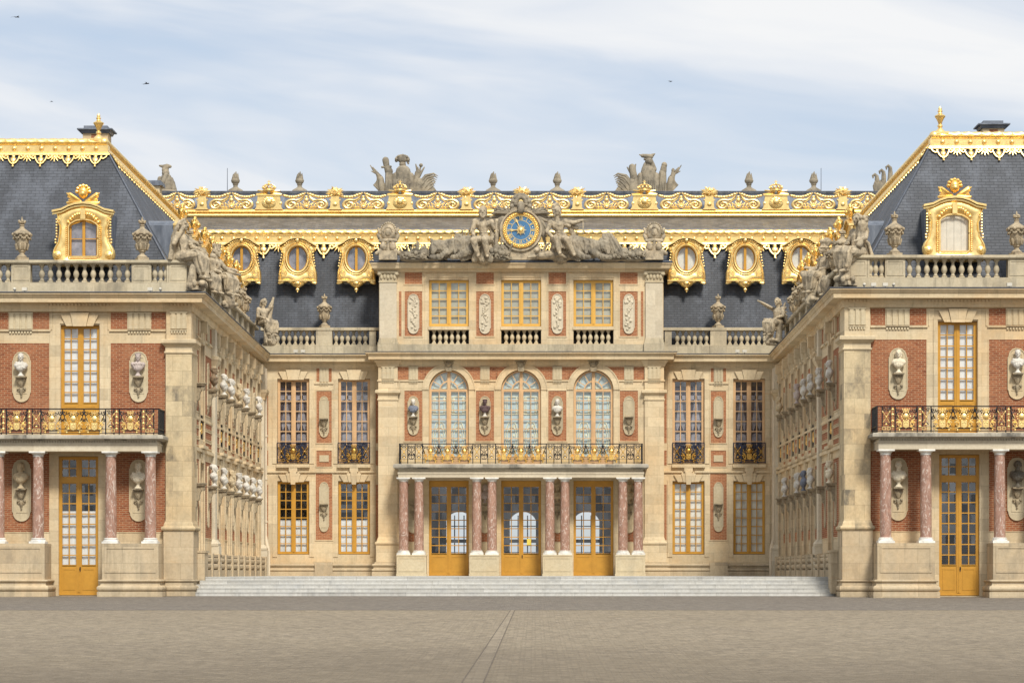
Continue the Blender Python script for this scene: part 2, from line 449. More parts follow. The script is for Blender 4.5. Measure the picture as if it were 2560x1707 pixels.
def arcpts(cx, cz, r, a0, a1, n):
    return [(cx + r*math.cos(R(a0 + (a1-a0)*k/n)), cz + r*math.sin(R(a0 + (a1-a0)*k/n))) for k in range(n+1)]
def frame_strip(mb, x0, x1, z0, z1, y, w=.035, p=.022):
    if x0 > x1: x0, x1 = x1, x0
    mb.ringprism([(x0-w, z0-w), (x1+w, z0-w), (x1+w, z1+w), (x0-w, z1+w)], [(x0, z0), (x1, z0), (x1, z1), (x0, z1)], y-p, y+.01)

def window(par, x0, x1, z0, z1, y, cols, rows, fmat, M_=None, panel=0.0, curtain=None, arch=False, name='window',
           transom=None, fw=.085, mw=.038, pattern=None, handle=False, header=0, shade=None):
    """two-leaved casement or glazed door; y = face of the frame; the parts are meshes in world coordinates"""
    if x0 > x1: x0, x1 = x1, x0
    mb = MB(); mb.M = M_; gl = MB(); gl.M = M_
    W = x1-x0; xc = (x0+x1)/2; zt = z1
    d = .07
    rad = W/2
    zs = z1 - rad if arch else z1          # springing
    zb = z0
    mb.box(x0, x0+fw, y, y+d, zb, zs); mb.box(x1-fw, x1, y, y+d, zb, zs)
    mb.box(x0+fw, x1-fw, y+.003, y+d, zb, zb+fw)
    ztop = z1 - header
    if header: mb.box(x0+fw, x1-fw, y+.003, y+d, ztop, z1)
    if not arch: mb.box(x0+fw, x1-fw, y+.002, y+d, ztop-fw, ztop)
    st = .074
    mb.box(xc-st, xc+st, y-.012, y+d, zb+fw, (ztop-fw) if not arch else z1-fw*.6)
    mb.box(xc-.02, xc+.02, y-.03, y-.0125, zb+fw+.02, (ztop-fw-.02) if not arch else zs)
    za = zb + fw + panel
    if panel:
        mb.box(x0+fw, xc-st, y+.012, y+d, zb+fw, za); mb.box(xc+st, x1-fw, y+.012, y+d, zb+fw, za)
        for a, b in ((x0+fw+.06, xc-st-.06), (xc+st+.06, x1-fw-.06)):
            mb.ringprism([(a, zb+fw+.1), (b, zb+fw+.1), (b, za-.12), (a, za-.12)],
                         [(a+.035, zb+fw+.135), (b-.035, zb+fw+.135), (b-.035, za-.155), (a+.035, za-.155)], y, y+.014)
    zg1 = (zs if arch else ztop-fw)
    if transom:                            # fixed light above a heavy bar
        tz0, tz1, trows = transom
        mb.box(x0+fw, x1-fw, y-.02, y+d, tz0, tz1)
        zones = [(za, tz0, rows), (tz1, zg1, trows)]
    else: zones = [(za, zg1 - (fw*.5 if arch else 0), rows)]
    for a, b in ((x0+fw, xc-st), (xc+st, x1-fw)):
        for (g0, g1, rr) in zones:
            mb.box(a, a+.03, y+.006, y+d, g0, g1); mb.box(b-.03, b, y+.006, y+d, g0, g1)
            for i in range(1, cols):
                xx = a + (b-a)*i/cols; mb.box(xx-mw/2, xx+mw/2, y+.01, y+d-.01, g0, g1)
            for j in range(0, rr+1):
                zz = g0 + (g1-g0)*j/rr; hh = mw/2 if 0 < j < rr else .03
                mb.box(a+.03, b-.03, y+.012, y+d-.012, zz-hh, zz+hh)
    if arch:
        mb.box(x0+fw, x1-fw, y+.001, y+d, zs-fw*.5, zs+fw*.55)
        o = arcpts(xc, zs, rad, 0, 180, 20); i_ = arcpts(xc, zs, rad-fw, 0, 180, 20)
        for k in range(20):
            mb.prism([o[k], o[k+1], i_[k+1], i_[k]], y, y+d)
        rr = rad*.46
        o = arcpts(xc, zs, rr+.03, 0, 180, 12); i_ = arcpts(xc, zs, rr-.03, 0, 180, 12)
        for k in range(12): mb.prism([o[k], o[k+1], i_[k+1], i_[k]], y+.01, y+d-.01)
        for a in (30, 60, 120, 150):
            ca, sa = math.cos(R(a)), math.sin(R(a))
            p0 = (xc + rr*ca, zs + rr*sa); p1 = (xc + (rad-fw)*ca, zs + (rad-fw)*sa)
            nx, nz = -sa*mw/2, ca*mw/2
            mb.prism([(p0[0]-nx, p0[1]-nz), (p1[0]-nx, p1[1]-nz), (p1[0]+nx, p1[1]+nz), (p0[0]+nx, p0[1]+nz)], y+.012, y+d-.012)
    wob = mb.build(name, M[fmat], par)
    gl.add([(x0+.02, y+.04, za), (x1-.02, y+.04, za), (x1-.02, y+.04, zg1), (x0+.02, y+.04, zg1)], [(0, 1, 2, 3)])
    if arch:
        pts = arcpts(xc, zs, rad-.03, 0, 180, 20)
        gl.add([(p[0], y+.04, p[1]) for p in pts], [tuple(range(len(pts)))])
    gl.build('pane', M['glass'], wob)
    if curtain:                            # list of (z fraction 0..1, z fraction, material)
        lo, hi = za - .02, z1 + (0 if arch else .02)
        for (f0, f1, cm) in curtain:
            c = MB(); c.M = M_; n = 28; vs = []; fs = []
            for k in range(n+1):
                xx = x0 + .01 + (W-.02)*k/n
                yy = y + .12 + (.008*math.sin(k*1.9) + .004*math.sin(k*4.1+1) if cm == 'curtain' else 0)
                vs += [(xx, yy, lo + (hi-lo)*f0), (xx, yy, lo + (hi-lo)*f1)]
            fs = [(2*k, 2*k+2, 2*k+3, 2*k+1) for k in range(n)]
            c.add(vs, fs); c.build('blind' if 'blind' in cm or 'cloth' in cm else ('shutter' if 'shutter' in cm else 'curtain'), M[cm], wob, smooth=True)
    if handle:
        h = MB(); h.M = M_
        hz = zb + fw + panel*.88
        h.ball((xc+.05, y-.05, hz), (.03, .03, .03), 8, 5); h.box(xc+.035, xc+.065, y-.013, y-.045, hz-.09, hz+.07)
        h.build('handle', M['dark_metal'], wob)
    return wob

def stadium(cx, z0, z1, w, lobe=.0):
    r = w/2 - lobe
    pts = arcpts(cx, z1-r, r, 0, 180, 14)
    if lobe: pts = [(cx+w/2, z1-r-.05)] + pts + [(cx-w/2, z1-r-.05)]
    lo = arcpts(cx, z0+r, r, 180, 360, 14)
    if lobe: lo = [(cx-w/2, z0+r+.05)] + lo + [(cx+w/2, z0+r+.05)]
    return pts + lo
def niche(par, cx, z0, z1, w, y, M_=None, recess=True, mat='panel_stone'):
    mb = MB(); mb.M = M_
    o = stadium(cx, z0, z1, w, .035); 
    mb.prism(o, y-.03, y+.01)
    i_ = stadium(cx, z0+.035, z1-.035, w-.07, .035)
    mb.ringprism(o, i_, y-.055, y-.029)
    if recess:
        mb.ringprism([(cx-w*.30, z0+w*.45), (cx+w*.30, z0+w*.45), (cx+w*.30, z1-w*.30), (cx-w*.30, z1-w*.30)],
                     [(cx-w*.25, z0+w*.50), (cx+w*.25, z0+w*.50), (cx+w*.25, z1-w*.35), (cx-w*.25, z1-w*.35)], y-.045, y-.029)
    return mb.build('niche_panel', M[mat], par)
_con = {}
def console_mesh(kind):
    if kind in _con: return _con[kind]
    mb = MB()
    if kind == 'scroll':                   # deep S-scroll bracket, projects .5 toward -y
        mb.box(-.27, .27, -.52, 0, -.05, 0); mb.box(-.23, .23, -.46, 0, -.11, -.052)
        prof = [(0, -.112), (-.42, -.112), (-.46, -.17), (-.45, -.26), (-.38, -.31), (-.30, -.30), (-.24, -.36), (-.19, -.50),
                (-.20, -.60), (-.15, -.68), (-.09, -.72), (-.07, -.86), (-.04, -1.0), (0, -1.05)]
        mb.run(prof, -.13, .13)
        for s in (-1, 1):
            mb.M = Matrix.Translation((s*.14, -.36, -.21)) @ Matrix.Rotation(PI/2, 4, 'Y')
            mb.lathe([(.10, -.015), (.10, .01), (.05, .03)], 0, 0, 0, 10)
            mb.M = Matrix.Translation((s*.14, -.10, -.63)) @ Matrix.Rotation(PI/2, 4, 'Y')
            mb.lathe([(.075, -.015), (.075, .01), (.04, .03)], 0, 0, 0, 10)
        mb.M = None
    else:                                  # shallow fluted corbel with a drop
        mb.box(-.20, .20, -.30, 0, -.045, 0); mb.box(-.17, .17, -.26, 0, -.085, -.047)
        for k in range(5):
            x = -.12 + .06*k
            mb.cap((x, -.16, -.12), (x*.55, -.09, -.30), .045, .03, 7)
        mb.cap((0, -.07, -.2), (0, -.05, -.36), .12, .06, 8)
        mb.box(-.15, .15, -.07, 0, -.44, -.40)
        mb.box(-.12, .12, -.05, 0, -.56, -.441)
        mb.ball((-.13, -.06, -.46), .045, 7, 5); mb.ball((.13, -.06, -.46), .045, 7, 5)
        mb.cap((0, -.06, -.50), (0, -.04, -.68), .075, .03, 8); mb.ball((0, -.04, -.74), .035, 7, 5)
    _con[kind] = mb.mesh('console_'+kind, True, M['console_stone']); return _con[kind]
def console(par, kind, x, y, z, rotz=0):
    return link('console', console_mesh(kind), par, (x, y, z), rotz)

# ------------------------------------------------------------------ busts
_bust = {}
def bust_mesh(kind):
    if kind in _bust: return _bust[kind]
    mb = MB()
    HD = Matrix.Translation((0, -.005, .655)) @ Matrix.Diagonal((1.24, 1.20, 1.20, 1)) @ Matrix.Translation((0, 0, -.68))
    # head 0.27 tall on a neck, chest cut below; origin = bottom of the socle
    z = .20
    mb.ball((0, -.01, z+.22), (.285, .16, .165), 16, 9)                    # shoulders
    mb.ball((0, -.04, z+.13), (.20, .145, .15), 12, 8)                      # chest
    mb.cap((0, -.03, z+.02), (0, -.03, z+.12), .06, .10)
    mb.cap((0, -.005, z+.28), (0, -.025, z+.47), .098, .078)                     # neck
    mb.M = HD
    mb.ball((0, -.03, z+.575), (.088, .108, .125), 14, 10)                  # skull
    mb.ball((0, -.08, z+.525), (.062, .05, .075), 10, 8)                    # face
    mb.cap((0, -.132, z+.59), (0, -.155, z+.545), .013, .022, 7)
    for s in (-1, 1): mb.ball((s*.042, -.112, z+.583), (.017, .012, .010), 7, 5)            # nose
    mb.ball((0, -.115, z+.47), (.032, .03, .025), 8, 6)                     # chin
    mb.cap((-.045, -.118, z+.60), (.045, -.118, z+.60), .018, .018, 7)      # brow
    mb.cap((-.025, -.128, z+.505), (.025, -.128, z+.505), .012, .012, 7)    # mouth
    for s in (-1, 1): mb.ball((s*.088, -.015, z+.565), (.014, .025, .035), 7, 5)
    mb.M = None
    if kind == 'toga':
        mb.cap((-.17, -.06, z+.33), (.13, -.14, z+.12), .05, .055); mb.cap((-.12, -.09, z+.31), (.17, -.12, z+.18), .045, .05)
        mb.cap((.18, 0, z+.30), (.16, -.10, z+.12), .06, .05)
        mb.M = HD; mb.ball((0, .0, z+.635), (.095, .105, .075), 12, 8)
    elif kind == 'cuirass':
        mb.ball((-.21, -.03, z+.27), (.085, .11, .095), 10, 7); mb.ball((.21, -.03, z+.27), (.085, .11, .095), 10, 7)
        for k in range(4): mb.ball((-.13+.087*k, -.14, z+.28), .045, 8, 6)
        mb.ball((0, -.15, z+.16), (.05, .03, .05), 8, 6)
        mb.M = HD
        for k in range(11):
            a = 2*PI*k/11; mb.ball((.078*math.cos(a), -.02+.09*math.sin(a), z+.66), .032, 7, 5)
        mb.ball((0, .01, z+.62), (.098, .11, .08), 12, 8)
    elif kind == 'lady':
        mb.cap((-.19, -.04, z+.30), (.05, -.13, z+.17), .05, .045); mb.cap((.19, -.04, z+.30), (-.02, -.14, z+.14), .05, .045)
        mb.M = HD; mb.ball((0, .04, z+.63), (.10, .115, .085), 12, 8); mb.ball((0, .10, z+.58), (.055, .05, .055), 9, 6)
        mb.cap((-.08, .02, z+.60), (-.085, .0, z+.48), .03, .025); mb.cap((.08, .02, z+.60), (.085, .0, z+.48), .03, .025)
    elif kind == 'bearded':
        mb.cap((-.20, -.03, z+.31), (.10, -.13, z+.12), .06, .05); mb.M = HD; mb.ball((0, -.10, z+.455), (.06, .05, .07), 10, 7); mb.ball((0, -.02, z+.64), (.098, .115, .075), 12, 8)
        for k in range(9):
            a = PI*k/8; mb.ball((.09*math.cos(a), .0, z+.58+.07*math.sin(a)), .035, 7, 5)
    mb.M = None
    _bust[kind] = (sculpt(mb, 'bust_'+kind, .0100, M['white_marble'], .0015, 18, .009, 15, .50),)
    so = MB(); so.lathe([(.135, 0), (.135, .03), (.11, .045), (.075, .08), (.055, .12), (.06, .16), (.09, .19), (.085, .215)], 0, -.03, 0, 14)
    _bust[kind] += (so.mesh('socle', True, M['white_marble']),)
    return _bust[kind]
def bust(kind, x, y, z, rotz, mat, label, socle_mat=None, head_mat=None, group=None, scale=1.0):
    bm_, so = bust_mesh(kind)
    o = bpy.data.objects.new('bust', bm_); C.objects.link(o)
    o.location = (x, y, z); o.rotation_euler.z = rotz; o.scale = (scale,)*3
    tag(o, label, 'bust', group)
    s = bpy.data.objects.new('socle', so); C.objects.link(s); s.parent = o
    for ob, mm in ((o, mat), (s, socle_mat or mat)):
        ob.material_slots[0].link = 'OBJECT'; ob.material_slots[0].material = M[mm]
    if head_mat:                           # head cut from another stone
        key = kind + head_mat
        if key not in _bust:
            hm = bm_.copy(); b = bmesh.new(); b.from_mesh(hm)
            bmesh.ops.delete(b, geom=[v for v in b.verts if v.co.z < .555], context='VERTS'); b.to_mesh(hm); b.free()
            lm = bm_.copy(); b = bmesh.new(); b.from_mesh(lm)
            bmesh.ops.delete(b, geom=[v for v in b.verts if v.co.z > .58], context='VERTS'); b.to_mesh(lm); b.free()
            _bust[key] = (hm, lm)
        o.data = _bust[key][1]
        h = bpy.data.objects.new('head', _bust[key][0]); C.objects.link(h); h.parent = o
        h.material_slots[0].link = 'OBJECT'; h.material_slots[0].material = M[head_mat]
        o.material_slots[0].link = 'OBJECT'; o.material_slots[0].material = M[mat]
    return o

# ------------------------------------------------------------------ urns
_urn = {}
def urn_mesh(kind):
    if kind in _urn: return _urn[kind]
    mb = MB()
    if kind == 'vase':                     # 1.6 m vase with lid and finial
        mb.box(-.21, .21, -.21, .21, 0, .10); 
        mb.lathe([(.19,.10),(.20,.14),(.15,.18),(.09,.24),(.085,.30),(.13,.33),(.13,.37),(.16,.40),(.22,.55),(.23,.58),(.21,.60),(.235,.62),
                  (.27,.85),(.30,.93),(.32,.95),(.34,.97),(.34,1.02),(.29,1.05),(.20,1.12),(.12,1.17),(.085,1.21),(.08,1.27),(.105,1.30),(.07,1.33),(.05,1.36),(.02,1.38)], 0, 0, 0, 18)
        for k in range(8):
            a = 2*PI*k/8
            for j in range(5):
                t = (j-2)/2; b = a + t*.33
                mb.ball((.305*math.cos(b), .305*math.sin(b), .80 + .09*t*t), .042, 6, 4)
            mb.ball((.33*math.cos(a), .33*math.sin(a), .96), .06, 7, 5)
            mb.cap((.20*math.cos(a+.3), .20*math.sin(a+.3), .42), (.235*math.cos(a+.3), .235*math.sin(a+.3), .58), .035, .045, 6)
            mb.ball((.09*math.cos(a), .09*math.sin(a), 1.40), (.05, .05, .04), 6, 4)
        for k in range(4):
            a = 2*PI*k/4; mb.ball((.10*math.cos(a), .10*math.sin(a), 1.45), (.055, .055, .05), 6, 5)
        mb.cap((0, 0, 1.38), (0, 0, 1.60), .065, .02, 8)
    else:                                  # fire pot with flame
        mb.lathe([(.42,0),(.42,.05),(.36,.12),(.22,.20),(.12,.27),(.11,.36),(.15,.39),(.12,.42),(.19,.49),(.23,.58),(.21,.66),(.17,.69)], 0, 0, 0, 14)
        for k in range(9):
            a = 2*PI*k/9; rr = .13
            mb.cap((rr*math.cos(a), rr*math.sin(a), .68), (rr*.95*math.cos(a+.5), rr*.95*math.sin(a+.5), .86+.06*(k % 3)), .07, .015, 7)
        mb.cap((0, 0, .75), (.03, 0, 1.06), .12, .02, 8)
    _urn[kind] = mb.mesh('urn_'+kind, True, M['urn_stone']); return _urn[kind]
def urn(kind, x, y, z, label, scale=1.0, mat=None, group=None):
    o = bpy.data.objects.new('urn' if kind == 'vase' else 'fire_pot', urn_mesh(kind)); C.objects.link(o)
    o.location = (x, y, z); o.scale = (scale,)*3; o.rotation_euler.z = .39
    if mat: o.material_slots[0].link = 'OBJECT'; o.material_slots[0].material = M[mat]
    return tag(o, label, 'urn', group)

# ------------------------------------------------------------------ balustrades
_bal = {}
def baluster_mesh(h, mat):
    k = (round(h, 3), mat)
    if k in _bal: return _bal[k]
    mb = MB(); s = h/.65
    mb.box(-.095, .095, -.095, .095, 0, .06*s)
    mb.lathe([(.07,.06),(.085,.09),(.06,.12),(.052,.15),(.075,.19),(.104,.26),(.108,.31),(.09,.38),(.06,.45),(.05,.50),(.053,.53),(.078,.55),(.07,.58),(.075,.59)], 0, 0, 0, 12)
    if s != 1: mb.v = [(v[0], v[1], v[2]) for v in mb.v[:8]] + [(v[0], v[1], v[2]*s) for v in mb.v[8:]]
    mb.box(-.095, .095, -.095, .095, .59*s, h)
    _bal[k] = mb.mesh('baluster', True, M[mat]); return _bal[k]
def balusters(par, pts, z, h, mat='grey_stone'):
    me = baluster_mesh(h, mat)
    for (x, y) in pts: link('baluster', me, par, (x, y, z))

# ------------------------------------------------------------------ gilding
def rope(mb, p0, p1, r, turns=1.6, seg=12):
    p0 = Vector(p0); p1 = Vector(p1); L = (p1-p0).length; n = max(4, int(L/.055)); t = (p1-p0)/L
    ref = Vector((0, 0, 1)) if abs(t.z) < .8 else Vector((1, 0, 0))
    a = t.cross(ref).normalized(); b = t.cross(a).normalized()
    vs = []; fs = []
    for i in range(n+1):
        c = p0 + t*(L*i/n)
        for k in range(seg):
            an = 2*PI*k/seg
            rr = r*(1 + .085*math.sin(3*an - 1.7*turns*2*PI*(L*i/n)) + .05*noise.noise(Vector((i*.7, k, 3.1))))
            vs.append(c + a*rr*math.cos(an) + b*rr*math.sin(an))
    for i in range(n):
        for k in range(seg):
            j = (k+1) % seg; fs.append((i*seg+k, i*seg+j, (i+1)*seg+j, (i+1)*seg+k))
    mb.add(vs, fs)
def lace(mb, x0, x1, z, y, P=1.04, phase=0.0, big=1.0):
    """hanging gilt lambrequin under z"""
    mb.box(x0, x1, y-.04, y+.03, z-.05, z)
    k0 = math.ceil((min(x0, x1)+.15-phase)/P*2); k1 = math.floor((max(x0, x1)-.15-phase)/P*2)
    for k in range(k0, k1+1):
        c = phase + k*P/2
        if k % 2 == 0:
            for s in (-1, 1):
                mb.tube([(c+s*.44, y, z-.03), (c+s*.40, y, z-.13), (c+s*.30, y, z-.20), (c+s*.20, y, z-.18), (c+s*.17, y, z-.26), (c+s*.10, y, z-.36), (c, y, z-.42)], .036, 6)
                mb.ball((c+s*.22, y-.02, z-.12), (.05, .04, .05), 6, 4)
            mb.ball((c, y-.03, z-.24), (.105, .05, .11), 9, 6); mb.ball((c, y-.03, z-.11), (.075, .05, .05), 8, 5)
            mb.ball((c, y-.02, z-.37), (.05, .04, .05), 7, 5)
            mb.lathe([(.02, 0), (.03, -.04), (.05, -.11)], c, y, z-.42, 7)
        else:
            for a in (-62, -30, 0, 30, 62):
                ca, sa = math.sin(R(a)), math.cos(R(a)); L = .27 if abs(a) < 45 else .22
                mb.cap((c+.05*ca, y, z-.08-.05*sa), (c+L*ca, y, z-.05-L*sa), .045, .018, 6)
            mb.ball((c, y-.03, z-.12), (.06, .05, .06), 7, 5)
            for s in (-1, 1): mb.tube([(c+s*.26, y, z-.03), (c+s*.22, y, z-.10), (c+s*.13, y, z-.11)], .03, 6)
def rosettes(mb, x0, x1, z, y, P=.52, phase=0, r=.085):
    k = math.ceil((min(x0, x1)+.1-phase)/P)
    while phase + k*P < max(x0, x1)-.1:
        c = phase + k*P; k += 1
        mb.ball((c, y, z), (r, .055, r), 10, 5); mb.ball((c, y-.05, z), (r*.45, .04, r*.45), 7, 5)
def spiral(cx, cz, r0, turns, a0, sgn, y, n=22):
    return [(cx + sgn*(r0*(1-.82*k/n))*math.cos(a0 + 2*PI*turns*k/n), y, cz + (r0*(1-.82*k/n))*math.sin(a0 + 2*PI*turns*k/n)) for k in range(n+1)]
def raycast_outline(pts, c, angs):
    out = []
    for a in angs:
        dx, dz = math.cos(a), math.sin(a); best = .05
        for i in range(len(pts)):
            p = pts[i]; q = pts[(i+1) % len(pts)]
            ex, ez = q[0]-p[0], q[1]-p[1]; den = dx*ez - dz*ex
            if abs(den) < 1e-9: continue
            t = ((p[0]-c[0])*ez - (p[1]-c[1])*ex)/den; u = ((p[0]-c[0])*dz - (p[1]-c[1])*dx)/den
            if t > best and -1e-6 <= u <= 1+1e-6: best = t
        out.append((c[0]+dx*best, c[1]+dz*best))
    return out
def sym(half): return half + [(-p[0], p[1]) for p in half[::-1] if abs(p[0]) > 1e-6]

# ------------------------------------------------------------------ iron railings
_emb = {}
def emblem_mesh(kind, H):
    k = (kind, round(H, 3))
    if k in _emb: return _emb[k]
    mb = MB(); s = H/.93                   # drawn for a .93 m railing, base at z=0
    mb.M = Matrix.Scale(s, 4)
    if kind == 'mask':
        mb.ball((0, -.03, .55), (.115, .06, .125), 12, 8)
        for i in range(12):
            a = 2*PI*i/12; mb.ball((.155*math.cos(a), -.01, .55+.165*math.sin(a)), .026, 6, 4)
        mb.prism([(-.11, .42), (.11, .42), (.105, .20), (0, .14), (-.105, .20)], -.035, .01)
        for x, z in ((-.045, .34), (.045, .34), (0, .25)): mb.ball((x, -.038, z), (.022, .012, .026), 6, 4)
        for i in range(5): mb.cap((-.10+.05*i, 0, .76), (-.12+.06*i, 0, .83), .022, .012, 6)
        mb.box(-.10, .10, -.02, .01, .735, .76)
        for q in (-1, 1):
            mb.tube(spiral(q*.235, .29, .105, 1.3, .4, q, -.01, 16), [.030]*8 + [.022]*9, 6)
            mb.cap((q*.16, -.01, .19), (q*.32, -.01, .13), .035, .02, 6)
            mb.cap((q*.20, -.01, .41), (q*.30, -.01, .47), .03, .02, 6)
            mb.ball((q*.23, -.02, .075), .042, 8, 6)
            mb.cap((q*.25, 0, .52), (q*.29, 0, .62), .022, .012, 6)
    elif kind == 'arrows':
        for q in (-1, 1):
            mb.tube([(q*.12, -.01, .34), (-q*.12, -.01, .72)], .016, 6); mb.cap((-q*.11, -.01, .69), (-q*.135, -.01, .75), .03, .008, 6)
        mb.ball((0, -.03, .53), .04, 7, 5); mb.ball((0, -.01, .28), (.05, .03, .035), 7, 5)
        for q in (-1, 1): mb.ringprism([(q*.15, .08), (q*.02, .08), (q*.02, .19), (q*.15, .19)], [(q*.13, .10), (q*.04, .10), (q*.04, .17), (q*.13, .17)], -.02, .01)
    elif kind == 'studs':
        mb.tube([(0, -.012, .12), (0, -.012, .88)], .014, 5)
        for z in (.20, .40, .62, .80): mb.ball((0, -.02, z), (.05, .03, .04), 7, 5); mb.cap((-.05, 0, z), (.05, 0, z), .018, .018, 6)
    _emb[k] = mb.mesh('emblem_'+kind, True, M['gold']); return _emb[k]
def railing(par, name, x0, x1, y, z0, H, items, iron='iron', ends=None, M_=None, bars=None, gmat=None):
    """items: list of (x, kind); kind 'mask' / 'arrows' / 'studs' / 'scroll' """
    if x0 > x1: x0, x1 = x1, x0
    mb = MB()
    mb.box(x0, x1, y-.03, y+.03, z0+H-.04, z0+H); mb.box(x0, x1, y-.018, y+.018, z0+.03, z0+.055)
    mb.box(x0, x1, y-.012, y+.012, z0+.20*H, z0+.20*H+.018)
    for xb in (bars or []):
        mb.box(xb-.02, xb+.02, y-.02, y+.02, z0, z0+H-.04)
    for (xi, kind) in items:
        if kind == 'mask':
            for q in (-1, 1):
                mb.tube(spiral(xi+q*.12, z0+.74*H, .10*H, 1.2, .2, q, y, 14), .020, 5)
                mb.tube(spiral(xi+q*.33, z0+.82*H, .10*H, 1.2, 2.6, q, y, 14), .019, 5)
                mb.tube(spiral(xi+q*.32, z0+.55*H, .07*H, 1.3, -1.2, q, y, 12), .018, 5)
                mb.tube([(xi+q*.30, y, z0+.22*H), (xi+q*.20, y, z0+.40*H), (xi+q*.30, y, z0+.60*H), (xi+q*.40, y, z0+.95*H)], .018, 5)
            mb.box(xi-.27, xi+.27, y-.02, y+.02, z0+.12*H, z0+.17*H)
        elif kind == 'arrows':
            for q in (-1, 1):
                mb.tube(spiral(xi+q*.07, z0+.86*H, .07*H, 1.2, .3, q, y, 12), .016, 5)
            mb.tube(arc3(xi, z0+.28*H, .09*H, 0, 180, y), .016, 5)
            mb.box(xi-.12, xi+.12, y-.01, y+.01, z0+.78*H, z0+.80*H)
        elif kind == 'studs':
            mb.tube(arc3(xi, z0+.90*H, .055, 180, 360, y), .016, 5)
        elif kind == 'scroll':
            for q in (-1, 1):
                mb.tube(spiral(xi+q*.10, z0+.80*H, .085*H, 1.3, .3, q, y, 14), .018, 5)
                mb.tube(spiral(xi+q*.10, z0+.45*H, .085*H, 1.3, 2.9, q, y, 14), .018, 5)
                mb.tube([(xi+q*.02, y, z0+.20*H), (xi+q*.16, y, z0+.34*H), (xi+q*.04, y, z0+.58*H), (xi+q*.16, y, z0+.72*H)], .018, 5)
            mb.tube([(xi, y, z0+.2*H), (xi, y, z0+.9*H)], .016, 5)
    o = mb.build(name, M[iron], par)
    for (xi, kind) in items:
        if kind in ('mask', 'arrows', 'studs'):
            e = link('gilded_emblem', emblem_mesh(kind, H), o, (xi, y-.02, z0))
            if gmat: e.material_slots[0].link = 'OBJECT'; e.material_slots[0].material = M[gmat]
    return o
def arc3(cx, cz, r, a0, a1, y, n=10): return [(p[0], y, p[1]) for p in arcpts(cx, cz, r, a0, a1, n)]

# ------------------------------------------------------------------ columns
_col = {}
def column(par, x, y, z0, z1, r, mat='red_marble'):
    """base .2, capital .2 high between z0 and z1"""
    k = (round(z1-z0, 3), round(r, 3))
    if k not in _col:
        h = z1-z0
        s = MB(); s.lathe([(r*1.02, .19), (r*1.0, .30), (r*1.0, h*.4), (r*.96, h*.65), (r*.90, h-.24), (r*.90, h-.18)], 0, 0, 0, 24)
        b = MB(); b.box(-r*1.42, r*1.42, -r*1.42, r*1.42, 0, .075)
        b.lathe([(r*1.38, .076), (r*1.40, .10), (r*1.34, .125), (r*1.18, .135), (r*1.16, .15), (r*1.26, .165), (r*1.24, .185), (r*1.02, .20)], 0, 0, 0, 24)
        c = MB(); c.lathe([(r*.90, h-.195), (r*.98, h-.19), (r*.98, h-.175), (r*.90, h-.17), (r*.90, h-.13), (r*1.0, h-.12), (r*1.24, h-.07), (r*1.30, h-.06)], 0, 0, 0, 24)
        c.box(-r*1.42, r*1.42, -r*1.42, r*1.42, h-.059, h)
        _col[k] = (s.mesh('column_shaft', True, M['red_marble']), b.mesh('column_base', True, M['capital_marble']), c.mesh('column_capital', True, M['capital_marble']))
    s, b, c = _col[k]
    o = link('column', s, par, (x, y, z0)); link('base', b, o); link('capital', c, o)
    return o
def lintel(par, xc, W, z, y, M_=None, mat='limestone', big=1.0):
    """splayed keystones above a window head at z"""
    mb = MB(); mb.M = M_
    for (a0, a1, b0, b1, dz, p) in ((-.16, .16, -.23, .23, .42, .10), (-.33, -.165, -.46, -.235, .34, .065), (.165, .33, .235, .46, .34, .065)):
        mb.prism([(xc+a0*W, z-.05*dz/.34), (xc+a1*W, z-.05*dz/.34), (xc+b1*W, z+dz*big), (xc+b0*W, z+dz*big)], y-p, y+.01)
    return mb.build('keystone', M[mat], par)
def triglyph(mb, x0, x1, z0, z1, y, n=3):
    if x0 > x1: x0, x1 = x1, x0
    W = (x1-x0)/n
    mb.box(x0-.01, x1+.01, y-.028, y+.01, z0, z1)
    for k in range(n): mb.box(x0+W*k+.035, x0+W*(k+1)-.035, y-.062, y-.027, z0, z1-.05)
    mb.box(x0-.02, x1+.02, y-.07, y+.01, z1-.049, z1)
    for k in range(n*2): mb.box(x0+W/2*k+.02, x0+W/2*(k+1)-.02, y-.05, y+.01, z0-.16, z0-.075)
    mb.box(x0, x1, y-.06, y+.01, z0-.073, z0-.045)
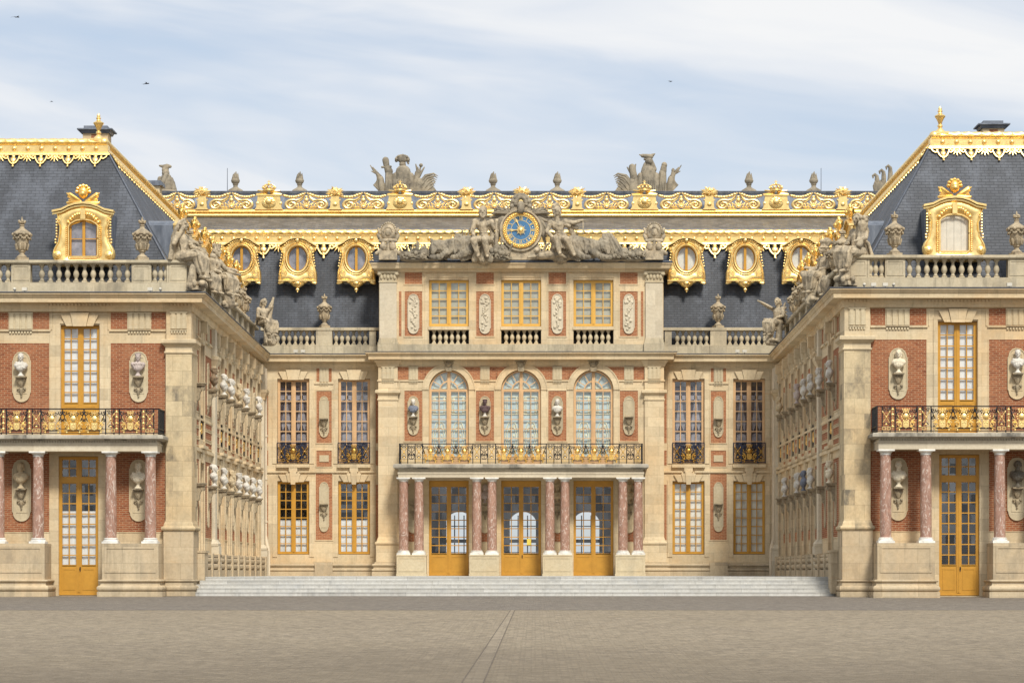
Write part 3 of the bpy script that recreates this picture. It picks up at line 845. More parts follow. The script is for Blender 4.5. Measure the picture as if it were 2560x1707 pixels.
# ------------------------------------------------------------------ the two brick wings
X0 = -.65                                   # axis of the court
ORD = ['first', 'second', 'third', 'fourth', 'fifth', 'sixth', 'seventh', 'eighth']
CON_Y = [97.0, 100.5, 103.7, 106.3, 109.0, 111.8, 114.4, 117.0]
def shearM(k, zref):
    m = Matrix.Identity(4); m[1][2] = k; m[1][3] = -k*zref; return m
def gilded_dormer(par, Mx, mat_in, width=1.0, name='dormer', depth=3.2, boards=False, detail=True, small=False):
    """local frame: x across, y=0 face, z=0 top of the arch; all in world coordinates through Mx"""
    k = .00483*width
    half = [(0,0),(60,-4),(110,-20),(160,-46),(228,-60),(226,-80),(206,-96),(205,-150),(190,-165),(192,-230),(203,-300),(228,-335),(243,-375),(236,-415),(222,-432),(222,-480)]
    o = sym([(a*k, b*k) for a, b in half])
    hole = sym([(0,-118*k),(60*k,-128*k),(100*k,-152*k),(112*k,-168*k),(112*k,-405*k)])
    n = 64; c = (0, -262*k); angs = [2*PI*i/n + .02 for i in range(n)]
    mb = MB(); mb.M = Mx
    oo = raycast_outline(o, c, angs); ii = raycast_outline(hole, c, angs)
    mb.dome(oo, ii, [.14, -.01, -.07, -.13, -.11, -.02, .14], [0, 0, .10, .35, .60, 1, 1])
    hood = [(a*k, b*k) for a, b in [(-236,-66),(-165,-52),(-110,-24),(-60,-8),(0,-2),(60,-8),(110,-24),(165,-52),(236,-66)]]
    for i in range(len(hood)-1):
        p, q = hood[i], hood[i+1]
        mb.prism([p, q, (q[0], q[1]+.075), (p[0], p[1]+.075)], -.26, .14)
    for i in range(len(hood)-1):
        p, q = hood[i], hood[i+1]
        mb.prism([(p[0], p[1]-.09), (q[0], q[1]-.09), (q[0], q[1]-.03), (p[0], p[1]-.03)], -.18, -.10)
    if detail:
        for s in (-1, 1):
            for j in range(15): mb.ball((s*128*k, -.12, (-178-j*15.5)*k), .030*width, 6, 4)
            for j in range(9): mb.ball((s*(206+(j > 6)*8)*k, -.05, (-120-j*22)*k), (.05*width, .06, .045*width), 6, 4)
            mb.ball((s*196*k, -.11, -392*k), (.16*width, .05, .16*width), 12, 6); mb.ball((s*196*k, -.15, -392*k), (.09*width, .05, .09*width), 9, 5)
            for j in range(6):
                t = j/5; mb.ball((s*(30+85*t)*k, -.13, (-78-62*t*t)*k), (.065, .06, .06), 7, 5)
            mb.tube(spiral(s*190*k, -128*k, .085, 1.2, 1.0, s, -.11, 12), .028, 6)
        mb.tube([(c[0]+(p[0]-c[0])*.94, -.10, c[1]+(p[1]-c[1])*.94) for p in oo], .026, 5)
        mb.box(-.09*width, .09*width, -.20, -.10, -118*k, -38*k)
        mb.tube([(p[0], -.115, p[1]) for p in raycast_outline(hole, c, angs)] , .035, 6)
    else:
        for s in (-1, 1): mb.ball((s*196*k, -.11, -392*k), (.15*width, .06, .15*width), 9, 5)
    fr = mb.build(name, M['gold'], par, smooth=True)
    cr = MB(); cr.M = Mx                    # trophy crest
    T = .16*width
    cr.ball((0, -.08, .42*width), (.20*width, .18, .24*width), 10, 7); cr.ball((0, -.22, .36*width), (.12*width, .10, .12*width), 9, 6)
    for a in range(7):
        an = PI*a/6; cr.ball((.23*width*math.cos(an), -.10, .45*width+.22*width*math.sin(an)), .075*width, 7, 5)
    for s in (-1, 1):
        cr.cap((s*.12*width, -.10, .10), (s*.50*width, -.10, .34*width), .07*width, .09*width, 7)
        cr.cap((s*.10*width, -.12, .06), (s*.58*width, -.12, .04), .07*width, .05*width, 7)
        for j in range(4): cr.cap((s*.30*width, -.1, .1), (s*(.50+.03*j)*width, -.10-.02*j, (.02+.12*j)*width), .05, .03, 6)
    cr.build('crest', M['old_gold'], fr, smooth=True)
    bd = MB(); bd.M = Mx                    # leaded cheeks and barrel roof
    hl = [(a*k*.985, b*k) for a, b in [(0,2),(110,-20),(165,-50),(212,-62),(212,-470)]]
    bd.prism(sym(hl), .145, depth)
    bd.build('cheek', M['lead'], fr)
    wz0, wz1 = -407*k, -140*k
    if boards:
        b = MB(); b.M = Mx
        for j in range(4): b.box((-108+54*j)*k+.004, (-54+54*j)*k-.004, .04+.004*(j % 2), .08, wz0, -118*k)
        b.build('boarding', M['fixture_white'], fr)
    else:
        w = MB(); w.M = Mx; a = 108*k
        w.box(-a, -a+.06, .02, .09, wz0, -150*k); w.box(a-.06, a, .02, .09, wz0, -150*k); w.box(-a+.06, a-.06, .021, .09, wz0, wz0+.06)
        w.box(-.05, .05, .005, .09, wz0+.06, -120*k); w.box(-a+.06, -.05, .03, .085, -268*k, -262*k); w.box(.05, a-.06, .03, .085, -268*k, -262*k)
        for s in (-1, 1): w.prism([(s*.05, -118*k), (s*a, -150*k), (s*a, -165*k), (s*.05, -132*k)], .022, .09)
        wo = w.build('casement', M['ochre_paint'], fr)
        g = MB(); g.M = Mx; g.add([(-a+.03, .06, wz0), (a-.03, .06, wz0), (a-.03, .06, -150*k), (0, .06, -122*k), (-a+.03, .06, -150*k)], [(0,1,2,3,4)]); g.build('pane', M['glass'], wo)
        d = MB(); d.M = Mx; d.box(-a, a, .12, .13, wz0, -122*k); d.build('blind', M['drapery_pale' if not small else 'interior'], wo)
    return fr

def build_wing(side):
    left = side < 0
    si = 1 if left else -1                   # direction from the wing towards the court
    Y0 = 95.0 if left else 93.5
    ux = (lambda u: X0 - u) if left else (lambda u: X0 - .14 + u)
    A = 16.08
    nm = 'left' if left else 'right'
    P = root('palace_wing', (ux(A), Y0, 0),
             'brick and stone palace wing on the left whose roof window is glazed with dark panes' if left else
             'brick and stone palace wing on the right whose roof window is closed with white boards', 'palace wing', 'wings of the palace')
    def B(mb, u0, u1, v0, v1, z0, z1): mb.box(ux(u0), ux(u1), Y0+v0, Y0+v1, z0, z1)
    def part(name, mat, fn, smooth=False):
        mb = MB(); fn(mb); return mb.build(name, M[mat], P, smooth)
    # --- front wall
    win = (ux(A-.715), ux(A+.715), 5.83, 9.96); dr = (ux(A+.06-.73), ux(A+.06+.73), 0.02, 5.14)
    mb = MB(); wallholes(mb, ux(12.11), ux(26), -.3, 10.6, Y0, .42, [win, dr]); mb.build('front_wall', M['wing_stone'], P)
    for (a, b) in ((12.93, 14.95), (17.21, 19.23)):
        c = (a+b)/2
        for (z0, z1) in ((5.96, 9.28), (2.36, 5.26)):
            mb = MB(); B(mb, a, b, -.008, .02, z0, z1); p = mb.build('brick_panel', M['brick'], P)
            mb = MB(); frame_strip(mb, ux(a), ux(b), z0, z1, Y0, .03, .02); mb.build('panel_moulding', M['wing_stone'], p)
        cf = 13.9 if c < A else 18.26
        for (f0, f1) in ((a, cf-.44), (cf+.44, b)):
            mb = MB(); B(mb, f0, f1, -.008, .02, 9.80, 10.41); mb.build('brick_panel', M['brick'], P)
        mb = MB(); triglyph(mb, ux(cf-.43), ux(cf+.43), 9.80, 10.42, Y0, 4); mb.build('triglyph', M['panel_stone'], P)
    for (a, b, p, z0, z1) in ((12.92, 15.0, .06, 9.72, 9.775), (17.16, 19.24, .06, 9.72, 9.775), (15.02, 15.06, .03, 9.776, 10.45), (17.10, 17.14, .03, 9.776, 10.45), (15.07, 17.09, .03, 10.33, 10.37)):
        part('string_course', 'wing_stone', lambda mb: B(mb, a, b, -p, .01, z0, z1))
    def surround(mb):
        for (a, b) in ((15.2, A-.73), (A+.73, 16.96)): B(mb, a, b, -.035, .01, 5.9, 10.0)
        mb.box(ux(15.2), ux(A-.3), Y0-.035, Y0+.01, 10.001, 10.10); mb.box(ux(A+.3), ux(16.96), Y0-.035, Y0+.01, 10.001, 10.10)
    part('window_surround', 'wing_stone', surround)
    lintel(P, ux(A), 1.5, 9.96, Y0-.03, None, 'wing_stone', 1.05)
    wn = window(P, win[0], win[1], 5.86, 9.94, Y0+.14, 2, 7, 'ochre_paint', panel=1.15, curtain=[(0, 1, 'cloth_white')])
    if not left: pass
    lowc = [(0, .50, 'curtain')] if left else [(0, .02, 'interior')]
    window(P, dr[0], dr[1], .04, 5.12, Y0+.12, 2, 8, 'ochre_paint', panel=1.0, curtain=lowc, transom=(4.16, 4.36, 2), handle=True, name='entrance_door')
    for c in (13.92, 18.22):
        niche(P, ux(c), 7.12, 8.98, .68, Y0-.008); niche(P, ux(c), 2.74, 5.02, .70, Y0-.008)
        console(P, 'corbel', ux(c), Y0-.035, 8.06); console(P, 'corbel', ux(c), Y0-.035, 3.94)
    # --- corner pilasters
    for (a, b, y1) in ((11.95, 12.91, 1.2), (19.25, 20.21, .1)):
        mb = MB()
        B(mb, a, b, -.15, y1, 2.62, 8.9)
        sh = mb.build('pilaster', M['pilaster_stone'], P)
        mb = MB(); xa, xb = ux(a), ux(b)
        mouldU(mb, xa, xb, Y0-.15, Y0+y1, [(-.05, 8.88), (.02, 8.88), (.05, 8.92), (.05, 8.96), (.01, 8.98), (.01, 9.14), (.06, 9.18), (.12, 9.24), (.17, 9.27), (.17, 9.38), (.13, 9.41), (-.05, 9.41)])
        B(mb, a, b, -.15, y1, 8.9, 9.415)
        mb.build('capital', M['wing_stone'], sh)
        mb = MB()
        mouldU(mb, xa, xb, Y0-.15, Y0+y1, [(-.05, 2.40), (.13, 2.40)] + torus_prof(.10, 2.41, 2.55, .05) + [(.07, 2.57), (.05, 2.66), (.02, 2.72), (0, 2.78), (-.05, 2.78)])
        mb.build('base', M['pilaster_stone'], sh)
        mb = MB(); B(mb, a-.07, b+.07, -.24, y1+.05, .62, 2.399)
        B(mb, a-.05, b+.05, -.22, y1+.04, -.2, .62)
        mouldU(mb, ux(a-.05), ux(b+.05), Y0-.22, Y0+y1+.04, [(-.03, -.1), (.10, -.1), (.10, .17)] + torus_prof(.04, .18, .40, .09) + [(.04, .42), (.03, .50)] + torus_prof(.03, .52, .61, .06) + [(-.03, .62)])
        mb.build('pedestal', M['base_stone'], sh)
        mb = MB(); B(mb, a+.02, b-.02, -.13, y1-.02, 9.416, 10.46); mb.build('entablature_block', M['wing_stone'], sh)
        mb = MB(); triglyph(mb, xa + .18*(-si if left else -si), xb - .18*(-si), 9.80, 10.42, Y0-.13, 3); mb.build('triglyph', M['panel_stone'], P)
    # --- cornice, lead edge, balustrade; all mitred round the corner
    yb = 121.2
    def path(uf, ub, v): return [(ux(26), Y0+v, 0, -1), (ux(uf), Y0+v, si, -1), (ux(ub), yb, si, 0)]
    part('cornice', 'limestone', lambda mb: mb.runpath([(-.3, 10.44), (.03, 10.44), (.05, 10.54), (.10, 10.60), (.10, 10.72), (.42, 10.74), (.42, 10.90), (.46, 10.92), (.50, 10.99), (.55, 11.02), (.55, 11.07), (-.3, 11.10)], path(11.95, 12.32, -.10)))
    part('lead_edge', 'dark_lead', lambda mb: mb.runpath([(-.3, 11.105), (.58, 11.075), (.58, 11.11), (-.3, 11.145)], path(11.95, 12.32, -.10)))
    for d0, d1 in ((12.0, 12.95), (14.85, 17.3), (19.25, 20.2)):
        mb = MB(); B(mb, d0, d1, -.14, -.095, 10.62, 10.635); x = d0
        while x < d1-.07: B(mb, x, x+.075, -.27, -.11, 10.632, 10.715); x += .13
        mb.build('dentil_course', M['limestone'], P)
    bp = MB(); bp.runpath([(0, 11.13), (0, 11.53), (-.46, 11.53), (-.46, 11.13)], path(12.15, 12.36, .02))
    bp.runpath([(.04, 12.21), (.07, 12.25), (.07, 12.32), (.04, 12.34), (-.48, 12.34), (-.50, 12.21)], path(12.15, 12.36, .02))
    for (a, b) in ((12.17, 12.82), (13.47, 14.19), (17.92, 18.62), (19.3, 20.0), (12.83, 12.9)):
        B(bp, a, b, .045, .44, 11.53, 12.21); 
        if b-a > .2: bp.ringprism([(ux(a+.05), 11.60), (ux(b-.05), 11.60), (ux(b-.05), 12.15), (ux(a+.05), 12.15)], [(ux(a+.09), 11.64), (ux(b-.09), 11.64), (ux(b-.09), 12.11), (ux(a+.09), 12.11)], Y0+.028, Y0+.046)
    xs = lambda y: 12.15 + (12.36-12.15)*(y-Y0)/(yb-Y0)
    posts = [Y0+.9, 97.6, 100.6, 103.2, 106.2, 109.7, 112.6, 114.9, 117.2, 119.6]
    for yy in posts[1:]:
        u = xs(yy); bp.box(ux(u+.02), ux(u+.44), yy-.33, yy+.33, 11.53, 12.21)
    bal = bp.build('balustrade', M['grey_stone'], P)
    pts = [(ux(14.37+.3155*k), Y0+.24) for k in range(11)] + [(ux(13.145), Y0+.24), (ux(12.95), Y0+.24), (ux(13.36), Y0+.24), (ux(18.77), Y0+.24), (ux(19.08), Y0+.24)]
    for a, b in zip(posts[1:], posts[2:]):
        n = max(2, int((b-a-.66)/.36))
        for k in range(n): yy = a+.33 + (b-a-.66)*(k+.5)/n; pts.append((ux(xs(yy)+.22), yy))
    balusters(bal, pts, 11.53, .68, 'grey_stone')
    # --- portico
    prt = MB(); B(prt, 13.05, 19.11, -1.27, .0, 5.26, 5.50); B(prt, 13.03, 19.13, -1.30, .0, 5.501, 5.56); B(prt, 13.08, 19.08, -1.24, .0, 5.561, 5.64)
    portico = prt.build('portico_entablature', M['pale_stone'], P)
    sl = MB(); sl.runpath([(-.4, 5.641), (.08, 5.641), (.16, 5.68), (.24, 5.70), (.24, 5.80), (.20, 5.84), (-.4, 5.85)], [(ux(13.05), Y0, si, 0), (ux(13.05), Y0-1.27, si, -1), (ux(19.11), Y0-1.27, -si, -1), (ux(19.11), Y0, -si, 0)])
    B(sl, 13.3, 18.9, -1.0, 0, 5.66, 5.845)
    sl.build('balcony_slab', M['ledge_stone'], portico)
    dn = MB(); x = 13.06
    while x < 19.08: B(dn, x, x+.05, -1.34, -1.241, 5.575, 5.635); x += .095
    dn.build('dentil_course', M['pale_stone'], portico)
    for u in (13.34, 14.78, 17.42, 18.86): column(P, ux(u), Y0-1.0, 1.92, 5.26, .205)
    for (a, b) in ((13.0, 15.05), (17.13, 19.2)):
        mb = MB(); B(mb, a, b, -1.33, -.05, .62, 1.915)
        mb.ringprism([(ux(a+.10), .86), (ux(b-.10), .86), (ux(b-.10), 1.80), (ux(a+.10), 1.80)], [(ux(a+.17), .93), (ux(b-.17), .93), (ux(b-.17), 1.73), (ux(a+.17), 1.73)], Y0-1.352, Y0-1.329)
        mb.runpath([(-.03, -.2), (.16, -.2), (.16, .17)] + torus_prof(.07, .18, .40, .10) + [(.05, .42), (.04, .50)] + torus_prof(.05, .52, .61, .07) + [(-.03, .625)],
                   [(ux(a), Y0, si, 0), (ux(a), Y0-1.33, si, -1), (ux(b), Y0-1.33, -si, -1), (ux(b), Y0, -si, 0)])
        mb.build('column_pedestal', M['base_stone'], P)
    masks = [14.0, 15.3, 16.07, 16.85, 18.12]; arr = [13.3, 14.72, 17.41, 18.8]; st = [13.53, 14.5, 17.66, 18.6]
    items = [(ux(u), 'mask') for u in masks] + [(ux(u), 'arrows') for u in arr] + [(ux(u), 'studs') for u in st]
    bars = [ux(u) for u in (12.98, 13.16, 13.44, 13.62, 14.41, 14.6, 14.9, 17.25, 17.56, 17.75, 18.5, 18.68, 18.95, 19.17)]
    rl = railing(portico, 'balcony_railing', ux(12.97), ux(19.18), Y0-1.42, 5.86, .94, items, bars=bars)
    for q in (12.97, 19.18):
        mb = MB()
        for z in (5.9, 6.05, 6.77): mb.box(ux(q)-.016, ux(q)+.016, Y0-1.42, Y0-.05, z, z+.03)
        for k in range(9): mb.box(ux(q)-.012, ux(q)+.012, Y0-1.38+.16*k, Y0-1.355+.16*k, 5.86, 6.77)
        ro = mb.build('railing_return', M['iron'], rl)
    # --- court-side wall
    Xw = ux(12.1)
    MS = Matrix(((0, -si, 0, Xw), (1, 0, 0, 0), (0, 0, 1, 0), (0, 0, 0, 1)))
    wy = [98.75, 105.0, 107.65, 110.4, 113.1, 115.7, 118.9]; hw = .62
    holes = [(y-hw, y+hw, 1.55, 5.1) for y in wy] + [(y-hw, y+hw, 5.95, 9.6) for y in wy]
    mb = MB(); mb.M = MS; wallholes(mb, Y0+.3, 121.6, -.2, 10.6, 0, .42, holes); mb.build('court_wall', M['wing_stone'], P)
    for j, y in enumerate(wy):
        for (z0, z1) in ((1.57, 5.08), (5.97, 9.58)):
            window(P, y-hw+.01, y+hw-.01, z0, z1, .16, 2, 7, 'ochre_paint', M_=MS, curtain=[(0, 1, 'blind_cream')])
        mb = MB(); mb.M = MS; mb.box(y-hw-.14, y-hw, -.05, .01, 1.5, 5.2); mb.box(y+hw, y+hw+.14, -.05, .01, 1.5, 5.2)
        mb.box(y-hw-.14, y-hw, -.05, .01, 5.9, 9.7); mb.box(y+hw, y+hw+.14, -.05, .01, 5.9, 9.7)
        mb.box(y-hw-.2, y+hw+.2, -.14, .01, 1.36, 1.499); mb.box(y-hw-.1, y+hw+.1, -.18, .01, 5.58, 5.7)
        mb.build('window_surround', M['wing_stone'], P)
        lintel(P, y, 1.24, 5.1, 0, MS, 'wing_stone', .8); lintel(P, y, 1.24, 9.6, 0, MS, 'wing_stone', 1.0)
        ir = MB(); ir.M = MS
        for z in (6.0, 6.85): ir.box(y-hw, y+hw, .02, .05, z, z+.035)
        for k in range(8): ir.box(y-hw+.02+k*.17, y-hw+.045+k*.17, .025, .045, 5.98, 6.85)
        io = ir.build('window_railing', M['iron'], P)
        ge = MB(); ge.M = MS
        ge.ball((y, 0, 6.45), (.10, .04, .14), 7, 5); ge.cap((y-.2, .01, 6.25), (y+.2, .01, 6.25), .05, .05, 6); ge.cap((y, .01, 6.2), (y, .01, 6.5), .05, .05, 6)
        ge.build('gilded_emblem', M['old_gold'], io)
        mb = MB(); mb.M = MS; mb.box(y-.12, y+.12, -.24, .01, 9.98, 10.43); mb.box(y-.09, y+.09, -.15, .01, 9.72, 9.98); mb.build('modillion', M['wing_stone'], P)
    for k, y in enumerate(CON_Y):
        w, yk = ((1.9, 96.93) if k == 0 else (2.05, 100.72) if k == 1 else (1.06, y))
        for (z0, z1) in ((6.95, 9.25), (6.02, 6.30), (6.42, 6.62), (5.68, 5.88), (2.2, 5.15), (9.82, 10.40)):
            mb = MB(); mb.M = MS; mb.box(yk-w/2, yk+w/2, -.008, .02, z0, z1); p = mb.build('brick_panel', M['brick' if y < 104 else 'rosy_brick'], P)
            mb = MB(); mb.M = MS; frame_strip(mb, yk-w/2, yk+w/2, z0, z1, 0, .035, .03); mb.build('panel_moulding', M['wing_stone'], p)
        niche(P, y, 7.1, 9.0, .42, -.008, MS, False); niche(P, y, 2.6, 5.0, .42, -.008, MS, False)
        mb = MB(); mb.M = MS; triglyph(mb, y-.28, y+.28, 9.82, 10.42, -.01, 3); mb.build('triglyph', M['panel_stone'], P)
        for z in (7.98, 4.22):
            console(P, 'scroll', ux(12.1-.01), y, z, si*PI/2).scale = (.82, .78, .95)
    for (z0, z1, p) in ((5.44, 5.56, .10), (9.70, 9.77, .06), (1.18, 1.30, .07), (6.66, 6.74, .04)):
        mb = MB(); mb.M = MS; mb.box(Y0+1.3, 121.4, -p, .01, z0, z1); mb.build('string_course', M['limestone'], P)
    for (y, w) in ((102.2, .62), (120.6, .6)):
        mb = MB(); mb.M = MS; mb.box(y-w/2, y+w/2, -.14, .01, 1.9, 10.44); o = mb.build('pilaster', M['pale_stone'], P)
        mb = MB(); mb.M = MS; mouldU(mb, y-w/2, y+w/2, -.14, 0, [(-.02, 8.9), (.03, 8.9), (.03, 9.0), (.08, 9.1), (.15, 9.25), (.15, 9.36), (-.02, 9.40)]); mb.build('capital', M['wing_stone'], o)
        mb = MB(); mb.M = MS; mb.box(y-w/2-.1, y+w/2+.1, -.3, .01, .5, 1.898); mouldU(mb, y-w/2, y+w/2, -.14, 0, [(-.02, 1.9), (.12, 1.9), (.14, 2.0), (.08, 2.08), (.02, 2.16), (-.02, 2.16)]); mb.build('base', M['pale_stone'], o)
    # low moulded plinth with posts along the court wall
    mb = MB()
    mb.box(ux(11.62), ux(12.32), Y0+.95, Y0+1.95, .1, 1.60); mb.box(ux(11.58), ux(12.32), Y0+.92, Y0+1.98, 1.601, 1.68)
    mb.box(ux(11.98), ux(12.11), Y0+1.95, 120.5, .3, 1.18)
    y = Y0+2.3; k = 0
    while y < 119.5:
        mb.box(ux(11.74), ux(12.04), y-.17, y+.17, .5, 1.60)
        if k: 
            for z in (1.36, 1.12): mb.tube([(ux(11.90), y-2.2+.17, z), (ux(11.90), y-.17, z)], .12, 10)
            mb.box(ux(11.80), ux(12.02), y-2.03, y-.17, 1.47, 1.56); mb.box(ux(11.78), ux(12.0), y-2.03, y-.17, .4, .97)
        y += 2.2; k += 1
    mb.build('court_plinth', M['base_stone'], P)
    # down pipe in the court corner
    mb = MB(); px = ux(11.98); py = 120.95
    mb.tube([(px, py, 10.4), (px, py, 2.6), (px-si*-.06, py-.05, 2.3), (px+si*.14, py-.12, 2.0), (px+si*.16, py-.14, 1.7), (px+si*.16, py-.14, .72)], .09, 10)
    for z in (9.3, 7.2, 5.2, 3.2): mb.lathe([(.12, 0), (.12, .10)], px, py, z, 10)
    mb.build('downpipe', M['pipe_paint'], P, True)
    # --- roof
    e_u, e_v, r_u, r_v, ze, zr = 12.45, .9, 15.85, 3.7, 11.3, 17.25
    yr = 123.4
    mb = MB()
    V = [(ux(26), Y0+e_v, ze), (ux(e_u), Y0+e_v, ze), (ux(e_u), yr, ze), (ux(26), yr, ze), (ux(26), Y0+r_v, zr), (ux(r_u), Y0+r_v, zr), (ux(r_u), yr, zr), (ux(26), yr, zr)]
    mb.add(V, [(0,1,5,4), (1,2,6,5), (2,3,7,6), (3,0,4,7), (4,5,6,7), (0,3,2,1)])
    roof = mb.build('roof', M['slate'], P)
    mb = MB(); mb.tube([(ux(e_u), Y0+e_v, ze), (ux(r_u), Y0+r_v, zr)], .045, 8); mb.build('hip_flashing', M['dark_lead'], roof)
    kf = (r_v-e_v)/(zr-ze); ks = (r_u-e_u)/(zr-ze)
    MF = Matrix.Translation((0, Y0+e_v, 0)) @ shearM(kf, ze)
    MR = Matrix(((0, -si, 0, ux(e_u)), (1, 0, 0, 0), (0, 0, 1, 0), (0, 0, 0, 1))) @ shearM(ks, ze)
    mb = MB()
    rope(mb, (ux(26), Y0+r_v-.05, zr+.03), (ux(r_u)+si*.05, Y0+r_v-.05, zr+.03), .135, 1.5, 12)
    rope(mb, (ux(r_u)+si*.06, Y0+r_v-.05, zr+.02), (ux(r_u)+si*.06, 122.6, zr+.02), .15, 2.6, 12)
    mb.ball((ux(r_u)+si*.05, Y0+r_v-.05, zr+.03), (.19, .17, .17), 12, 8)
    mb.M = MF
    xh = lambda z: ux(e_u + ks*(z-ze))
    def slopebox(z0, z1, p0, p1):
        a0, a1 = xh(z0), xh(z1)
        mb.add([(ux(26), -p0, z0), (a0, -p0, z0), (a1, -p1, z1), (ux(26), -p1, z1), (ux(26), .05, z0), (a0, .05, z0), (a1, .05, z1), (ux(26), .05, z1)],
               [(0,1,2,3), (4,7,6,5), (0,4,5,1), (1,5,6,2), (2,6,7,3), (3,7,4,0)])
    mb.M = None; yf_ = Y0+e_v+kf*(16.83-ze)
    mb.box(ux(26), ux(15.62), yf_-.05, yf_+.4, 16.86, 17.14); mb.run([(yf_-.04, 17.12), (yf_-.10, 17.16), (yf_-.15, 17.22), (yf_+.4, 17.22)], *sorted((ux(26), ux(15.66)))); mb.run([(yf_+.2, 16.78)] + [(yf_-.05-o, z) for o, z in torus_prof(0, 16.79, 16.87, .05)] + [(yf_+.2, 16.88)], *sorted((ux(26), ux(15.58))))
    rosettes(mb, ux(15.7), ux(26), 17.0, yf_-.055, .52, ux(A), .095)
    mb.M = MR
    mb.box(Y0+r_v, 121.5, -.06, .05, 16.86, 17.2)
    gc = mb.build('gilded_ridge', M['gold'], roof, smooth=True)
    mb = MB(); mb.M = MF; lace(mb, ux(15.55), ux(25.9), 16.80, -.07, 1.04, ux(A))
    mb.M = MR; lace(mb, Y0+r_v, 119.5, 16.86, -.07, .62, 99.0)
    mb.build('gilded_fringe', M['gold'], roof, smooth=True)
    # finial and chimney
    mb = MB(); mb.box(ux(A)-.24, ux(A)+.24, Y0+r_v-.2, Y0+r_v+.28, zr+.08, zr+.16)
    mb.lathe([(.22, 0), (.20, .06), (.10, .16), (.06, .22), (.10, .25), (.10, .30), (.06, .34), (.09, .44), (.15, .56), (.20, .62), (.20, .66), (.15, .69), (.08, .74), (.07, .80), (.10, .83), (.06, .88), (.07, .93), (.02, 1.02)], ux(A)+si*.05, Y0+r_v+.04, zr+.12, 14)
    mb.build('finial', M['gold'], roof, True)
    cx, cy, w, zt = (-17.46, 103.0, 1.0, 18.55) if left else (17.85, 101.0, .84, 18.40)
    mb = MB(); mb.box(cx-w/2, cx+w/2, cy-.4, cy+.4, 16.8, zt-.26)
    ch = mb.build('chimney', M['limestone'], roof)
    mb = MB(); mb.box(cx-.16, cx+.16, cy-.41, cy-.395, zt-.62, zt-.30); mb.build('brick_panel', M['brick'], roof)
    mb = MB(); mb.runpath([(-.1, zt-.26), (.06, zt-.26), (.10, zt-.16), (.20, zt-.14), (.20, zt-.09), (-.1, zt-.03)], [(cx-w/2, cy+.4, -1, 1), (cx-w/2, cy-.4, -1, -1), (cx+w/2, cy-.4, 1, -1), (cx+w/2, cy+.4, 1, 1), (cx-w/2, cy+.4, -1, 1)])
    mb.box(cx-w/2+.03, cx+w/2-.03, cy-.35, cy+.35, zt-.05, zt+.05); mb.build('chimney_cap', M['lead'], roof)
    mb = MB(); mb.tube([(ux(17.2), Y0+r_v+1, zr+.12), (ux(21), Y0+r_v+1, zr+.20), (ux(26), Y0+r_v+1, zr+.10)], .014, 5); mb.tube([(ux(17.2), Y0+r_v+1, zr-.1), (ux(17.2), Y0+r_v+1, zr+.3)], .05, 6); mb.build('lightning_wire', M['dark_metal'], roof)
    # --- roof windows
    gilded_dormer(P, Matrix.Translation((ux(A), Y0+.78, 14.50)), None, 1.0, 'gilded_dormer', 2.6, boards=not left)
    for k, y in enumerate((99.3, 102.9, 106.0, 108.8, 111.6, 114.4, 117.2)):
        Md = Matrix(((0, -si, 0, ux(12.98)), (1, 0, 0, y), (0, 0, 1, 14.35), (0, 0, 0, 1)))
        gilded_dormer(P, Md, None, .92, 'gilded_dormer', 2.2, detail=False, small=True)
    # backing behind the glazing
    mb = MB(); mb.box(ux(13.2), ux(19.4), Y0+1.9, Y0+2.0, 0, 10.4); mb.box(ux(13.7), ux(13.8), Y0+2.1, 121, 0, 10.4); mb.build('inner_wall', M['interior'], P)
    # --- busts on the front
    fk = [('toga', 'white_marble', None), ('cuirass', 'veined_grey_marble', None), ('lady', 'tan_marble', None), ('toga', 'cream_marble', None)] if left else \
         [('toga', 'white_marble', None), ('lady', 'cream_marble', None), ('bearded', 'dark_bust_stone', None), ('toga', 'cream_marble', None)]
    nd = [('white marble bust in toga on the upper console left of the left wing window', 'grey veined bust in armour on the upper console right of the left wing window',
           'dark tan bust of a long haired figure under the left balcony, left of the door', 'cream bust in toga under the left balcony, right of the door')] if left else \
         [('bright white marble bust on the upper console right of the right wing window', 'cream bust with draped shoulders on the upper console left of the right wing window',
           'dark stone bust under the right balcony, right of the door', 'cream bust under the right balcony, left of the door')]
    for (kd, mt, _), lb, u, z in zip(fk, nd[0], (18.22, 13.92, 18.22, 13.92), (8.06, 8.06, 3.94, 3.94)):
        bust(kd, ux(u), Y0-.035-.16, z, .15 if left else -.15, mt, lb, group='busts on the palace front', scale=.92 if z > 5 else 1.04)
    # --- busts along the court wall
    W, D, T, B_, G = 'white_marble', 'dark_bust_stone', 'tan_marble', 'bronze_marble', 'grey_blue_marble'
    if left:
        up = [None, ('cuirass', B_), ('toga', W), ('lady', W), ('bearded', T), ('cuirass', W), None, ('lady', W)]
        lo = [None, ('lady', W), ('toga', W), ('bearded', T), ('cuirass', W), ('lady', W), ('toga', W), ('bearded', W)]
    else:
        up = [('toga', W), ('cuirass', W), ('bearded', W), ('toga', W), ('cuirass', 'veined_grey_marble'), None, None, ('bearded', T)]
        lo = [('cuirass', 'cream_marble'), None, ('bearded', W), ('toga', G), ('lady', W), None, ('toga', W), None]
    col = {W: 'white', B_: 'dark bronze coloured', T: 'tan', G: 'blue grey', 'veined_grey_marble': 'grey veined', 'cream_marble': 'cream'}
    for row, z, word in ((up, 8.0, 'upper'), (lo, 4.24, 'lower')):
        for k, it in enumerate(row):
            if it:
                bust(it[0], ux(12.1-.24), CON_Y[k], z-.02, si*PI/2 - si*.12, it[1],
                     f'{col[it[1]]} marble bust on the {ORD[k]} {word} console from the front, {nm} court wall', group='busts along the court walls', scale=.92)
